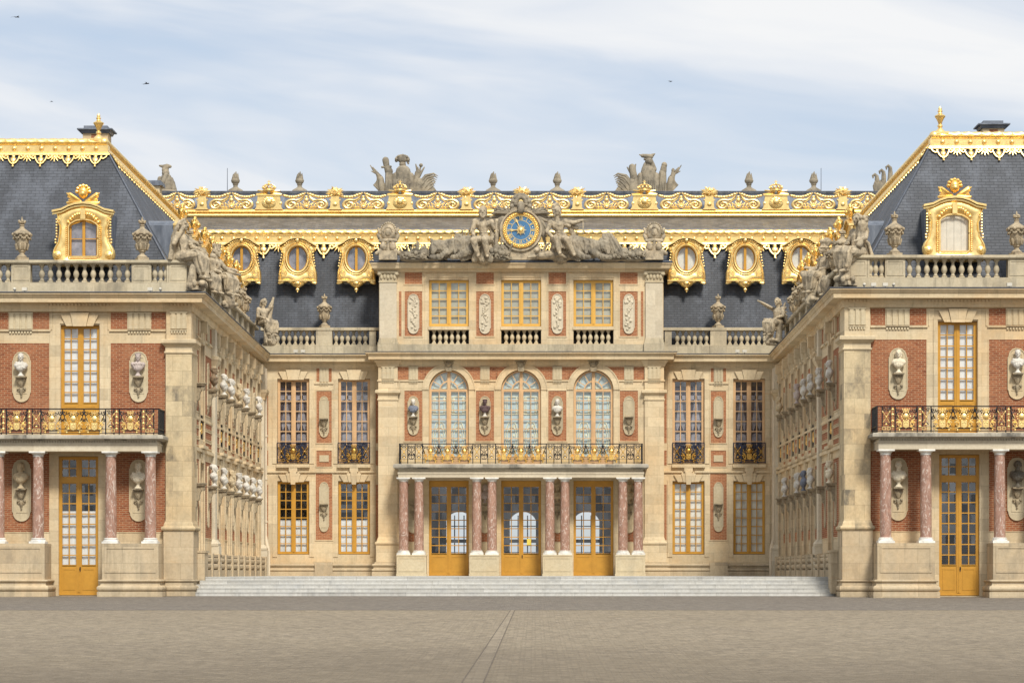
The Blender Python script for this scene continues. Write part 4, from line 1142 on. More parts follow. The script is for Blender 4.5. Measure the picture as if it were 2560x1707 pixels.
    # --- urns and lamps
    for u, w in ((13.83, 'inner'), (18.26, 'outer')):
        urn('vase', ux(u), Y0+.24, 12.34, f'lidded stone urn on the {nm} wing front balustrade, {w} side of its roof window', group='stone urns on the balustrades')
    for k, y in enumerate((97.6, 100.6, 106.2, 109.7, 112.6, 114.9, 117.2)):
        urn('vase', ux(xs(y)+.22), y, 12.34, f'{ORD[k]} stone urn from the front on the {nm} court balustrade', .95, group='stone urns on the balustrades')
    fl = [(18.42, 0), (18.06, 1), (13.46, 1), (13.08, 0)] if left else [(12.66, 0), (13.0, 1), (13.42, 1), (13.72, 0), (17.9, 1)]
    ref = 'left' if left else 'right'
    for k, (u, big) in enumerate(fl):
        o = MB(); x = ux(u)
        if big: o.box(x-.09, x+.09, Y0-.34, Y0-.20, 11.18, 11.30); o.box(x-.02, x+.02, Y0-.28, Y0-.24, 11.12, 11.18)
        else: o.cap((x, Y0-.34, 11.24), (x, Y0-.24, 11.22), .06, .05, 8); o.box(x-.02, x+.02, Y0-.30, Y0-.26, 11.12, 11.2)
        tag(o.build('floodlight', M['fixture_white']), f'{"square" if big else "round"} white floodlight on the {ref} wing cornice, {ORD[k]} from the left end', 'floodlight', 'floodlights on the cornice')
    return P
build_wing(-1); build_wing(1)
# ------------------------------------------------------------------ the central block
YB, YA = 121.5, 120.4
cxr = lambda r: X0 + r
P = root('palace_block', (X0, 122, 0), 'central palace block with three arched windows, marble portico and gilded roof crest', 'palace')
def cpart(name, mat, fn, smooth=False, par=None):
    mb = MB(); fn(mb); return mb.build(name, M[mat], par or P, smooth)
# --- rear wall with its windows
RW = [(-10.72), (-7.86), 7.86, 10.72]
holes = [(cxr(c)-.75, cxr(c)+.75, 1.72, 5.17) for c in RW] + [(cxr(c)-.75, cxr(c)+.75, 6.0, 9.97) for c in RW]
for a, b in ((-12.5, -6.5), (6.5, 12.5)):
    mb = MB(); wallholes(mb, cxr(a), cxr(b), .3, 10.7, YB, .42, [h for h in holes if (h[0] < 0) == (a < 0)]); mb.build('side_bay_wall', M['limestone'], P)
for s in (-1, 1):
    for c in (10.72, 7.86):
        x = cxr(s*c)
        lintel(P, x, 1.5, 9.97, YB-.02, None, 'limestone', 1.0); lintel(P, x, 1.5, 5.17, YB-.02, None, 'limestone', .85)
        cur = [(0, .46, 'curtain'), (.46, .47, 'interior')] if s < 0 else [(0, 1, 'blind_bright')]
        window(P, x-.74, x+.74, 1.74, 5.15, YB+.14, 2, 8, 'ochre_paint', curtain=cur)
        w = window(P, x-.74, x+.74, 6.0, 9.95, YB+.14, 2, 8, 'apricot_paint', curtain=[(0, 1, 'drapery_dark')], mw=.04)
        sw = MB()                                   # pale swagged hangings behind the glass
        for q in (-1, 1):
            xc = x + q*.36
            sw.prism([(xc-.05, 9.4), (xc+.05, 9.4), (xc+.10, 8.6), (xc+.22, 7.9), (xc+.16, 7.5), (xc, 7.9), (xc-.16, 7.5), (xc-.22, 7.9), (xc-.10, 8.6)], YB+.24, YB+.26)
            sw.prism([(xc-.30, 9.2), (xc+.30, 9.2), (xc+.26, 8.95), (xc, 9.05), (xc-.26, 8.95)], YB+.24, YB+.26)
            sw.prism([(xc-.22, 7.0), (xc+.22, 7.0), (xc+.20, 7.35), (xc, 7.45), (xc-.20, 7.35)], YB+.24, YB+.26)
        sw.build('hanging', M['drapery_pale'], w)
        railing(P, 'window_railing', x-.76, x+.76, YB-.08, 6.0, .97, [(x, 'mask'), (x-.55, 'arrows'), (x+.55, 'arrows'), (x-.3, 'scroll'), (x+.3, 'scroll')], 'blued_iron', bars=[x-.74, x+.74, x-.38, x+.38, x-.7+.28, x+.42], gmat='dull_gold')
        def sur(mb):
            for (z0, z1) in ((1.60, 5.22), (5.98, 10.0)):
                for (a, b) in ((x-.98, x-.76), (x+.76, x+.98)): mb.box(a, b, YB-.035, YB+.01, z0, z1)
            mb.box(x-.78, x+.78, YB-.16, YB+.01, 5.80, 5.95)
            mb.box(x-.2, x+.2, YB-.14, YB+.01, 5.60, 5.798)
            mb.prism([(x-.16, 5.60), (x+.16, 5.60), (x+.10, 5.0), (x-.10, 5.0)], YB-.16, YB-.121)
        cpart('window_surround', 'limestone', sur)
    xn = cxr(s*9.27)
    for (z0, z1, w, m_) in ((6.95, 9.40, .72, 'rosy_brick'), (5.85, 6.60, .72, 'rosy_brick'), (2.40, 5.52, .78, 'rosy_brick'), (9.82, 10.46, .72, 'rosy_brick')):
        mb = MB(); mb.box(xn-w/2, xn+w/2, YB-.008, YB+.02, z0, z1); p = mb.build('brick_panel', M[m_], P)
        mb = MB(); frame_strip(mb, xn-w/2, xn+w/2, z0, z1, YB, .04, .03); mb.build('panel_moulding', M['limestone'], p)
    niche(P, xn, 7.22, 9.15, .46, YB-.01); niche(P, xn, 2.78, 5.12, .46, YB-.01)
    mb = MB(); mb.box(xn-.22, xn+.22, YB-.04, YB, 6.07, 6.38); mb.build('stone_tablet', M['panel_stone'], P)
    mb = MB(); triglyph(mb, xn-.21, xn+.21, 9.82, 10.48, YB-.008, 3); mb.build('triglyph', M['panel_stone'], P)
    console(P, 'corbel', xn, YB-.04, 8.1); console(P, 'corbel', xn, YB-.04, 4.1)
    for (u, w) in ((12.0, .20), (6.78, .12)):
        for (z0, z1) in ((6.95, 9.4), (5.9, 6.6), (2.4, 5.0)):
            mb = MB(); mb.box(cxr(s*u)-w/2, cxr(s*u)+w/2, YB-.008, YB+.02, z0, z1); mb.build('brick_panel', M['rosy_brick'], P)
    a, b = sorted((cxr(s*12.3), cxr(s*6.6))); l, r = sorted((cxr(s*10.72), cxr(s*7.86)))
    for (z0, z1, p, c0, c1) in ((5.56, 5.64, .08, a, l-.3), (5.56, 5.64, .08, l+.3, r-.3), (5.56, 5.64, .08, r+.3, b), (9.72, 9.78, .05, xn-.48, xn+.48), (1.30, 1.40, .06, a, b)):
        mb = MB(); mb.box(c0, c1, YB-p, YB+.01, z0, z1); mb.build('string_course', M['limestone'], P)
    def plinth(mb):
        mb.box(a, b, YB-.10, YB+.01, .5, 1.298)
        for (c0, c1) in ((a, xn-.42), (xn+.42, b)):
            mb.run([(YB-.09, .5)] + [(YB-.16-(o-.16), z) for (o, z) in torus_prof(.16, .93, 1.05, .06)] + [(YB-.13, 1.08)] + [(YB-o, z) for (o, z) in torus_prof(.16, 1.16, 1.27, .07)] + [(YB-.09, 1.28)], c0, c1)
            mb.box(c0, c1, YB-.24, YB-.1, .5, .92)
        mb.box(xn-.42, xn+.42, YB-.27, YB-.1, .5, 1.34)
    cpart('plinth', 'base_stone', plinth)
    # cornice and balustrade of the side bays
    ci, co = cxr(s*6.6), cxr(s*12.25)
    prof = [(.1, 10.46), (-.03, 10.46), (-.05, 10.56), (-.10, 10.62), (-.10, 10.73), (-.42, 10.75), (-.42, 10.90), (-.48, 10.96), (-.55, 11.02), (-.55, 11.07), (.1, 11.10)]
    cpart('cornice', 'limestone', lambda mb: mb.run([(YB+p, z) for p, z in prof], min(ci, co), max(ci, co)))
    cpart('lead_edge', 'dark_lead', lambda mb: mb.run([(YB+.1, 11.11), (YB-.57, 11.08), (YB-.57, 11.11), (YB+.1, 11.145)], min(ci, co), max(ci, co)))
    yb2 = YB-.02
    def bst(mb):
        mb.box(ci, co, yb2, yb2+.45, 11.13, 11.56); mb.box(ci, co, yb2-.06, yb2+.48, 12.24, 12.37)
        mb.box(cxr(s*9.27)-.38, cxr(s*9.27)+.38, yb2-.03, yb2+.45, 11.561, 12.239); mb.box(cxr(s*6.95)-.2, cxr(s*6.95)+.12, yb2, yb2+.43, 11.561, 12.239)
        mb.box(cxr(s*9.27)-.40, cxr(s*9.27)+.40, yb2-.05, yb2, 11.13, 11.56)
    bal = cpart('balustrade', 'grey_stone', bst)
    pts = [(cxr(s*(9.27+.55+.275*k)), yb2+.22) for k in range(8)] + [(cxr(s*(9.27-.55-.275*k)), yb2+.22) for k in range(6)]
    balusters(bal, pts, 11.56, .68, 'grey_stone')
    urn('vase', cxr(s*9.27), yb2+.22, 12.37, f'stone urn alone on the balustrade before the slate roof, {"left" if s < 0 else "right"} of the central attic', 1.0, group='stone urns on the balustrades')
    for k, dx in enumerate((-.22, .12)):
        x = cxr(s*10.35)+dx; o = MB(); o.box(x-.1, x+.1, YB-.42, YB-.28, 11.17, 11.30); o.box(x-.02, x+.02, YB-.37, YB-.33, 11.1, 11.17)
        tag(o.build('floodlight', M['fixture_white']), f'white floodlight at the {"left" if k == 0 else "right"} of the pair on the rear cornice, {"left" if s < 0 else "right"} side of court', 'floodlight', 'floodlights on the cornice')
# --- projecting middle: ground and first floor
DC = [-3.37, 0, 3.37]
dh = [(cxr(c)-.93, cxr(c)+.93, .72, 5.15) for c in DC]; ah = [(cxr(c)-.93, cxr(c)+.93, 5.86, 10.30) for c in DC]
mb = MB(); wallholes(mb, cxr(-6.65), cxr(6.65), .3, 10.7, YA, .42, dh + ah)
mb.build('middle_wall', M['limestone'], P)
mb = MB(); mb.box(cxr(-6.65), cxr(-6.25), YA+.42, YB, .3, 15.0); mb.box(cxr(6.25), cxr(6.65), YA+.42, YB, .3, 15.0); mb.build('return_wall', M['limestone'], P)
for c in DC:
    x = cxr(c); zs = 9.37; rad = .93
    mb = MB()
    for q in (-1, 1):                                  # corners above the arch
        pts = [(x+q*rad, zs), (x+q*rad, 10.30), (x, 10.30)] + [(x+q*p[0], p[1]) for p in arcpts(0, zs, rad, 90, 0, 14)][:-1]
        mb.prism(pts, YA, YA+.42)
    mb.build('spandrel', M['limestone'], P)
    mb = MB()
    o = arcpts(x, zs, rad+.26, 0, 180, 24); i_ = arcpts(x, zs, rad+.005, 0, 180, 24); o2 = arcpts(x, zs, rad+.31, 0, 180, 24)
    for k in range(24):
        mb.prism([o[k], o[k+1], i_[k+1], i_[k]], YA-.04, YA+.01); mb.prism([o2[k], o2[k+1], o[k+1], o[k]], YA-.07, YA+.01)
    mb.build('arch_moulding', M['limestone'], P)
    mb = MB(); mb.prism([(x-.13, 10.22), (x+.13, 10.22), (x+.20, 10.74), (x-.20, 10.74)], YA-.13, YA+.01); mb.ball((x, YA-.14, 10.55), (.14, .08, .12), 9, 6)
    for q in (-1, 1): mb.ball((x+q*.16, YA-.12, 10.62), (.08, .07, .07), 7, 5)
    mb.box(x-.27, x+.27, YA-.16, YA+.01, 10.69, 10.745); mb.build('keystone', M['console_stone'], P)
    w = window(P, x-.92, x+.92, 5.88, 10.28, YA+.14, 2, 7, 'apricot_paint', arch=True, curtain=None, panel=.28, mw=.036)
    sh = MB()                                          # painted inner shutters
    sh.prism([(x-.9, 6.0), (x+.9, 6.0)] + arcpts(x, zs, .9, 0, 180, 20), YA+.30, YA+.32); s_ = sh.build('shutter', M['shutter_blue'], w)
    om = MB()
    for q in (-1, 1):
        xc = x + q*.44
        for (z0, z1) in ((6.35, 7.95), (8.15, 9.15)):
            cc = (z0+z1)/2; hh = (z1-z0)/2
            for t, sc in ((.028, 1.0), (.022, .70)):
                if z1 < 8: path = [(xc+.30*sc*math.cos(a), YA+.28, cc+hh*sc*(.93+.07*math.cos(6*a))*math.sin(a)) for a in [2*PI*k/30 for k in range(31)]]
                else: path = [(xc-.31*sc, YA+.28, z0+.1), (xc+.31*sc, YA+.28, z0+.1), (xc+.31*sc, YA+.28, z1-.1*sc), (xc-.31*sc, YA+.28, z1-.1*sc), (xc-.31*sc, YA+.28, z0+.1)]
                om.tube(path, t, 5)
        for k in range(6): om.ball((xc + (.10 if k % 2 else -.10), YA+.285, 6.6+.22*k), (.05, .02, .07), 6, 4)
        for (dx, dz) in ((-.22, .3), (.22, .3), (-.22, -.3), (.22, -.3)): om.ball((xc+dx, YA+.285, 8.65+dz), (.06, .02, .06), 6, 4)
        om.tube([(x+q*.12, YA+.28, 9.45), (x+q*.75, YA+.28, 9.45), (x+q*.55, YA+.28, 9.95), (x+q*.12, YA+.28, 10.15), (x+q*.12, YA+.28, 9.45)], .03, 5)
    om.build('painted_ornament', M['shutter_ornament'], s_)
    d = window(P, x-.925, x+.925, .73, 5.14, YA+.14, 2, 8, 'ochre_paint', panel=.92, name='glazed_door', header=.17, handle=(c == 0), fw=.085)
    if c == 0:
        mb = MB(); mb.box(x+.27, x+.46, YA+.10, YA+.125, 2.15, 2.45); mb.build('notice', M['yellow_notice'], d)
PX = [(-5.02), -1.685, 1.685, 5.02]
bk = [('toga', 'grey_blue_marble', 'white_marble'), ('cuirass', 'dark_purple_marble', None), ('lady', 'white_marble', None), None]
for k, c in enumerate(PX):
    x = cxr(c)
    mb = MB(); mb.box(x-.42, x+.42, YA-.008, YA+.02, 6.98, 9.33); p = mb.build('brick_panel', M['rosy_brick'], P)
    mb = MB(); frame_strip(mb, x-.42, x+.42, 6.98, 9.33, YA, .045, .03); mb.build('panel_moulding', M['limestone'], p)
    mb = MB(); mb.box(x-.42, x+.42, YA-.008, YA+.02, 2.3, 5.0); p = mb.build('brick_panel', M['brick'], P)
    niche(P, x, 7.26, 9.08, .53, YA-.01); niche(P, x, 2.7, 5.05, .55, YA-.01)
    console(P, 'corbel', x, YA-.04, 8.12); console(P, 'corbel', x, YA-.04, 4.1)
    # frieze between the arches
    for (a, b) in ((x-.56, x-.22), (x+.22, x+.56)):
        if k == 0 and a < x-.5: a = x-.72
        if k == 3 and b > x+.5: b = x+.72
        mb = MB()
        zt = 10.44
        def cl(xx):                                     # clear of the arch mouldings
            return xx
        mb.box(a, b, YA-.008, YA+.02, 9.84, zt); mb.build('brick_panel', M['rosy_brick'], P)
        inner = b if b > x else a; q = 1 if b > x else -1
        if not ((k == 0 and q < 0) or (k == 3 and q > 0)):
            mb = MB(); xc = cxr(PX[k] + q*1.685)
            ang = [i for i in range(0, 13)]
            pts = [(xc - q*(rad+.315)*math.cos(R(t)), 9.37 + (rad+.315)*math.sin(R(t))) for t in (22, 30, 38, 46, 54, 59)]
            mb.prism([(inner, 9.84)] + pts[0:] + [(inner, pts[-1][1])], YA-.008, YA+.02); mb.build('brick_panel', M['rosy_brick'], P)
    mb = MB(); triglyph(mb, x-.21, x+.21, 9.84, 10.46, YA-.01, 3); mb.build('triglyph', M['panel_stone'], P)
    mb = MB(); mb.box(x-.62, x+.62, YA-.05, YA+.01, 9.76, 9.815); mb.build('string_course', M['limestone'], P)
    wd = ['left of the left arched window', 'right of the left arched window', 'right of the middle arched window', '']
    if bk[k]:
        nmx = ['slate blue bust with a white head', 'dark purple marble bust', 'white marble bust'][k]
        bust(bk[k][0], x, YA-.20, 8.12, 0, bk[k][1], f'{nmx} on the console {wd[k]}', socle_mat='white_marble' if k == 0 else ('white_marble' if k == 1 else None), head_mat=bk[k][2], group='busts on the palace front', scale=.88)
    if k > 0:
        bust(['toga', 'lady', 'cuirass', 'bearded'][k], x, YA-.20, 4.1, 0, ['tan_marble', 'veined_grey_marble', 'tan_marble', 'tan_marble'][k],
             f'bust behind the {["first", "second", "third", "fourth"][k]} column pair under central balcony', group='busts on the palace front', scale=.95)
# giant pilasters
for s in (-1, 1):
    a, b = sorted((cxr(s*5.75), cxr(s*6.65)))
    mb = MB(); mb.box(a, b, YA-.13, YA+.2, 2.5, 8.9); sh = mb.build('pilaster', M['limestone'], P)
    mb = MB(); mb.box(a, b, YA-.13, YA+.1, 8.901, 10.46)
    mouldU(mb, a, b, YA-.13, YA+.1, [(-.02, 8.87), (.03, 8.87), (.05, 8.93), (.01, 8.96), (.01, 9.12), (.06, 9.18), (.14, 9.22), (.14, 9.33), (.10, 9.36), (-.02, 9.36)])
    mouldU(mb, a, b, YA-.13, YA+.1, [(-.02, 9.76), (.05, 9.76), (.05, 9.82), (-.02, 9.82)])
    mouldU(mb, a, b, YA-.13, YA+.1, [(-.02, 10.46), (.05, 10.46), (.08, 10.55), (.16, 10.66), (.2, 10.74), (-.02, 10.74)]); mb.build('capital', M['limestone'], sh)
    mb = MB(); mouldU(mb, a, b, YA-.13, YA+.1, [(-.02, 2.15), (.14, 2.15)] + torus_prof(.10, 2.16, 2.30, .05) + [(.07, 2.32), (.03, 2.45), (0, 2.52), (-.02, 2.52)])
    mb.box(a-.10, b+.10, YA-.25, YA+.1, 1.36, 2.149); mb.build('base', M['limestone'], sh)
    mb = MB(); mb.box(a-.16, b+.16, YA-.30, YA+.1, .5, 1.359)
    mouldU(mb, a-.16, b+.16, YA-.30, YA+.1, [(-.02, .5), (.12, .5), (.12, .9)] + torus_prof(.05, .92, 1.06, .08) + [(.04, 1.1)] + torus_prof(.05, 1.15, 1.28, .07) + [(-.02, 1.30)])
    mb.build('pedestal', M['base_stone'], sh)
    mb = MB(); triglyph(mb, a+.16, b-.16, 9.86, 10.45, YA-.13, 3); mb.build('triglyph', M['panel_stone'], P)
# cornice of the middle
def U(prof, off=0): return lambda mb: mb.runpath(prof, [(cxr(-6.65), YB-.3, -1, 0), (cxr(-6.65), YA-.02, -1, -1), (cxr(6.65), YA-.02, 1, -1), (cxr(6.65), YB-.3, 1, 0)])
cpart('cornice', 'limestone', U([(-.2, 10.50), (.03, 10.50), (.05, 10.58), (.10, 10.64), (.10, 10.74), (.44, 10.76), (.44, 10.92), (.50, 10.97), (.58, 11.03), (.58, 11.08), (-.2, 11.10)]))
cpart('lead_edge', 'dark_lead', U([(-.2, 11.11), (.60, 11.085), (.60, 11.115), (-.2, 11.15)]))
# --- attic
AW = [(cxr(c)-.925, cxr(c)+.925, 12.33, 14.50) for c in DC]; AB = [(cxr(c)-.93, cxr(c)+.93, 11.52, 12.16) for c in DC]
YT = YA + .08
mb = MB(); wallholes(mb, cxr(-6.62), cxr(6.62), 11.12, 15.1, YT, .42, AW + AB); mb.build('attic_wall', M['limestone'], P)
mb = MB(); mb.box(cxr(-6.62), cxr(-6.3), YT+.42, 126, 11.2, 15.1); mb.box(cxr(6.3), cxr(6.62), YT+.42, 126, 11.2, 15.1); mb.build('attic_return', M['limestone'], P)
cpart('attic_course', 'grey_stone', lambda mb: mb.box(cxr(-5.72), cxr(5.72), YT-.05, YT+.01, 11.12, 11.50))
for c in DC:
    x = cxr(c)
    window(P, x-.92, x+.92, 12.35, 14.48, YT+.12, 2, 5, 'pale_ochre_paint', curtain=[(0, 1, 'blind_cream')])
    def srd(mb):
        for (a, b) in ((x-1.12, x-.94), (x+.94, x+1.12)): mb.box(a, b, YT-.03, YT+.01, 11.5, 14.6)
        mb.box(x-1.12, x+1.12, YT-.03, YT+.01, 14.601, 14.78); mb.box(x-.96, x+.96, YT-.08, YT+.42, 12.17, 12.32)
    cpart('window_surround', 'limestone', srd)
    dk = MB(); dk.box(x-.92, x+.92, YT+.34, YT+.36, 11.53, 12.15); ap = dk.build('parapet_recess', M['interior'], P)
    balusters(ap, [(x-.70+.28*k, YT+.16) for k in range(6)], 11.52, .64, 'panel_stone')
for k, c in enumerate(PX):
    x = cxr(c)
    for (z0, z1) in ((14.30, 14.84), (11.87, 13.96)):
        mb = MB(); mb.box(x-.41, x+.41, YT-.008, YT+.02, z0, z1); p = mb.build('brick_panel', M['rosy_brick'], P)
        mb = MB(); frame_strip(mb, x-.41, x+.41, z0, z1, YT, .045, .03); mb.build('panel_moulding', M['limestone'], p)
    rp = niche(P, x, 11.98, 13.84, .54, YT-.01, recess=False, mat='pale_stone')
    rl_ = MB(); rnd = random.Random(k)                  # carved trophy in low relief
    for j in range(16):
        z = 12.2 + 1.45*j/15; rl_.ball((x + rnd.uniform(-.13, .13), YT-.05, z), (rnd.uniform(.04, .09), .045, rnd.uniform(.05, .10)), 8, 5)
    for j in range(5):
        z = 12.3+.28*j; q = rnd.uniform(-.2, .2); rl_.cap((x-q, YT-.055, z), (x+q, YT-.055, z+rnd.uniform(.15, .35)), .03, .022, 6)
    for q in (-1, 1): rl_.ball((x+q*.15, YT-.05, 13.45), (.07, .04, .08), 8, 5)
    rl_.build('relief', M['pale_stone'], rp, smooth=True)
for s in (-1, 1):
    mb = MB(); x = cxr(s*5.64); mb.box(x-.06, x+.06, YT-.008, YT+.02, 11.87, 13.96); mb.build('brick_panel', M['rosy_brick'], P)
    a, b = sorted((cxr(s*5.80), cxr(s*6.60)))
    mb = MB(); mb.box(a, b, YT-.12, YT+.2, 11.78, 14.42); sh = mb.build('pilaster', M['pale_stone'], P)
    mb = MB(); mb.box(a, b, YT-.11, YT+.2, 14.421, 14.9); mb.box(a-.08, b+.08, YT-.2, YT+.2, 14.80, 14.88); mb.box(a-.03, b+.03, YT-.15, YT+.2, 14.36, 14.42)
    for j in range(5): mb.ball((a+.09+(b-a-.18)*j/4, YT-.13, 14.62+.03*(j % 2)), (.07, .06, .13), 8, 6)
    for q in (a, b): mb.ball((q, YT-.15, 14.76), (.11, .08, .09), 9, 6)
    mb.build('capital', M['panel_stone'], sh, smooth=True)
    mb = MB(); mb.box(a-.08, b+.08, YT-.2, YT+.2, 11.13, 11.58); mb.box(a-.04, b+.04, YT-.16, YT+.2, 11.581, 11.70); mb.box(a-.02, b+.02, YT-.14, YT+.2, 11.701, 11.779); mb.build('base', M['grey_stone'], sh)
def UA(prof): return lambda mb: mb.runpath(prof, [(cxr(-6.62), 124.5, -1, 0), (cxr(-6.62), YT-.05, -1, -1), (cxr(6.62), YT-.05, 1, -1), (cxr(6.62), 124.5, 1, 0)])
cpart('attic_cornice', 'limestone', UA([(-.1, 14.86), (.05, 14.86), (.08, 14.93), (.12, 14.95), (.30, 15.0), (.34, 15.12), (.40, 15.2), (.40, 15.25), (-.1, 15.27)]))
cpart('attic_lead', 'dark_lead', lambda mb: (UA([(-.1, 15.275), (.42, 15.255), (.43, 15.30), (.36, 15.36), (-.1, 15.36)])(mb), mb.box(cxr(-6.55), cxr(6.55), YT, 125, 15.28, 15.355)))
# --- portico of eight marble columns
YPc = 118.85
for r in (-5.395, -4.69, -2.03, -1.33, 1.33, 2.03, 4.69, 5.395): column(P, cxr(r), YPc, 1.68, 5.23, .218)
for r in PX:
    x = cxr(r); h = .68
    mb = MB(); mb.box(x-h, x+h, YPc-.36, YPc+.36, .82, 1.62); mb.box(x-h-.02, x+h+.02, YPc-.38, YPc+.38, 1.621, 1.679); mb.box(x-h-.02, x+h+.02, YPc-.38, YPc+.38, .70, .819)
    mb.ringprism([(x-h+.08, .92), (x+h-.08, .92), (x+h-.08, 1.55), (x-h+.08, 1.55)], [(x-h+.12, .96), (x+h-.12, .96), (x+h-.12, 1.51), (x-h+.12, 1.51)], YPc-.378, YPc-.359)
    mb.box(x-.5, x+.5, YPc+.36, YA, .7, 1.62)
    mb.build('column_pedestal', M['panel_stone'], P)
ent = cpart('portico_entablature', 'pale_stone', lambda mb: (mb.box(cxr(-5.63), cxr(5.63), YPc-.27, YA, 5.23, 5.38), mb.box(cxr(-5.66), cxr(5.66), YPc-.30, YA, 5.381, 5.50), mb.box(cxr(-5.62), cxr(5.62), YPc-.26, YA, 5.501, 5.62)))
def slab(mb):
    mb.runpath([(-.3, 5.621), (.08, 5.621), (.20, 5.66), (.24, 5.68), (.24, 5.79), (.18, 5.84), (-.3, 5.855)], [(cxr(-5.62), YA, -1, 0), (cxr(-5.62), YPc-.26, -1, -1), (cxr(5.62), YPc-.26, 1, -1), (cxr(5.62), YA, 1, 0)])
    mb.box(cxr(-5.4), cxr(5.4), YPc, YA, 5.64, 5.85)
cpart('balcony_slab', 'ledge_stone', slab, par=ent)
def dn(mb):
    x = -5.6
    while x < 5.56: mb.box(cxr(x), cxr(x+.05), YPc-.34, YPc-.261, 5.54, 5.61); x += .10
cpart('dentil_course', 'pale_stone', dn, par=ent)
it = []
for c in DC: it += [(cxr(c+d), 'mask') for d in (-.78, 0, .78)]
for r in PX: it += [(cxr(r), 'scroll'), (cxr(r-.34), 'arrows'), (cxr(r+.34), 'arrows')]
railing(ent, 'balcony_railing', cxr(-5.58), cxr(5.58), YPc-.34, 5.86, .92, it, bars=[cxr(r+d) for r in PX for d in (-.52, -.17, .17, .52)], gmat='old_gold')
for q in (-5.58, 5.58):
    mb = MB()
    for z in (5.9, 6.05, 6.75): mb.box(cxr(q)-.016, cxr(q)+.016, YPc-.34, YA, z, z+.03)
    for k in range(10): mb.box(cxr(q)-.012, cxr(q)+.012, YPc-.3+.17*k, YPc-.276+.17*k, 5.86, 6.75)
    mb.build('railing_return', M['iron'], ent)
# --- ground floor hall, open to the garden side
mb = MB(); wallholes(mb, cxr(-20), cxr(20), .2, 20.0, 137, .5, [(cxr(c)-.75, cxr(c)+.75, .75, 4.10) for c in DC])
for c in DC:
    x = cxr(c)
    for q in (-1, 1): mb.prism([(x+q*.75, 3.35), (x+q*.75, 4.10), (x, 4.10)] + [(x+q*p[0], p[1]) for p in arcpts(0, 3.35, .75, 90, 0, 10)][:-1], 137.0, 137.5)
mb.build('garden_wall', M['limestone'], P)
mb = MB(); mb.box(cxr(-6.6), cxr(6.6), YA+.4, 137, .4, .70); mb.box(cxr(-5.8), cxr(5.8), YA+.42, 137, 5.3, 5.5); mb.box(cxr(-5.95), cxr(-5.8), YA+.42, 137, .7, 5.5); mb.box(cxr(5.8), cxr(5.95), YA+.42, 137, .7, 5.5)
mb.box(cxr(-5.8), cxr(5.8), 136.9, 136.98, 4.11, 5.3)
for c in (-5.0, -1.685, 1.685, 5.0): mb.box(cxr(c)-.85, cxr(c)+.85, 136.9, 136.98, .7, 4.11)
mb.build('hall', M['interior_floor'], P)
for c in DC:
    x = cxr(c); mb = MB()
    for dx in (-.72, -.25, .25, .72): mb.box(x+dx-.03, x+dx+.03, 137.1, 137.16, .75, 3.9)
    for z in (3.30, 2.45, 1.9, 1.55): mb.box(x-.75, x+.75, 137.11, 137.15, z, z+(.18 if z == 2.45 else .05))
    mb.box(x-.75, x+.75, 137.1, 137.16, .72, 1.0); mb.build('garden_door', M['dark_metal'], P)
mb = MB()
for s in (-1, 1): a, b = sorted((cxr(s*6.7), cxr(s*12.4))); mb.box(a, b, 122.6, 122.7, .5, 10.9)
mb.box(cxr(-6.2), cxr(6.2), 122.4, 122.5, 11.3, 15.0); mb.build('inner_wall', M['interior'], P)
# --- roof
XE = 21.5
mb = MB()
prof = [(122.15, 11.2), (123.55, 16.9), (124.0, 17.1), (127.1, 18.36), (128.0, 19.72), (131.2, 19.72), (131.2, 11.2)]
mb.run(prof[:2] + [(131.0, 16.9), (131.0, 11.2)], cxr(-XE), cxr(XE)); roof = mb.build('roof', M['slate'], P)
mb = MB(); mb.run([(123.7, 16.95), (127.1, 18.36), (127.1, 16.95)], cxr(-XE), cxr(XE)); mb.build('upper_roof', M['weathered_slate'], roof)
mb = MB(); mb.run([(127.12, 18.3), (128.1, 19.66), (131, 19.66), (131, 18.3)], cxr(-XE), cxr(XE)); mb.run([(128.0, 19.60), (127.96, 19.74), (128.2, 19.78), (131, 19.70), (131, 19.60)], cxr(-XE), cxr(XE))
mb.run([(123.45, 17.19), (123.5, 17.27), (124.3, 17.34), (124.3, 17.19)], cxr(-XE), cxr(XE)); mb.build('ridge_lead', M['lead'], roof)
kf = (123.55-122.15)/(16.9-11.2)
MF = Matrix.Translation((0, 122.15, 0)) @ shearM(kf, 11.2)
mb = MB(); rope(mb, (cxr(-XE), 123.40, 17.08), (cxr(XE), 123.40, 17.08), .145, 1.5, 12)
mb.box(cxr(-XE), cxr(XE), 123.36, 123.7, 16.66, 16.96); mb.box(cxr(-XE), cxr(XE), 123.30, 123.7, 16.60, 16.66); mb.box(cxr(-XE), cxr(XE), 123.31, 123.7, 16.93, 16.97)
rosettes(mb, cxr(-XE), cxr(XE), 16.80, 123.34, .55, X0, .10)
mb.build('gilded_cornice', M['gold'], roof, smooth=True)
mb = MB(); mb.M = MF; mb.M = MF @ Matrix.Translation((0, 0, 16.60)) @ Matrix.Diagonal((1.38, 1.1, 1.42, 1)); lace(mb, cxr(-XE)/1.38, cxr(XE)/1.38, 0, -.12, 1.04, (X0 + 9.22)/1.38)
mb.build('gilded_fringe', M['gold'], roof, smooth=True)
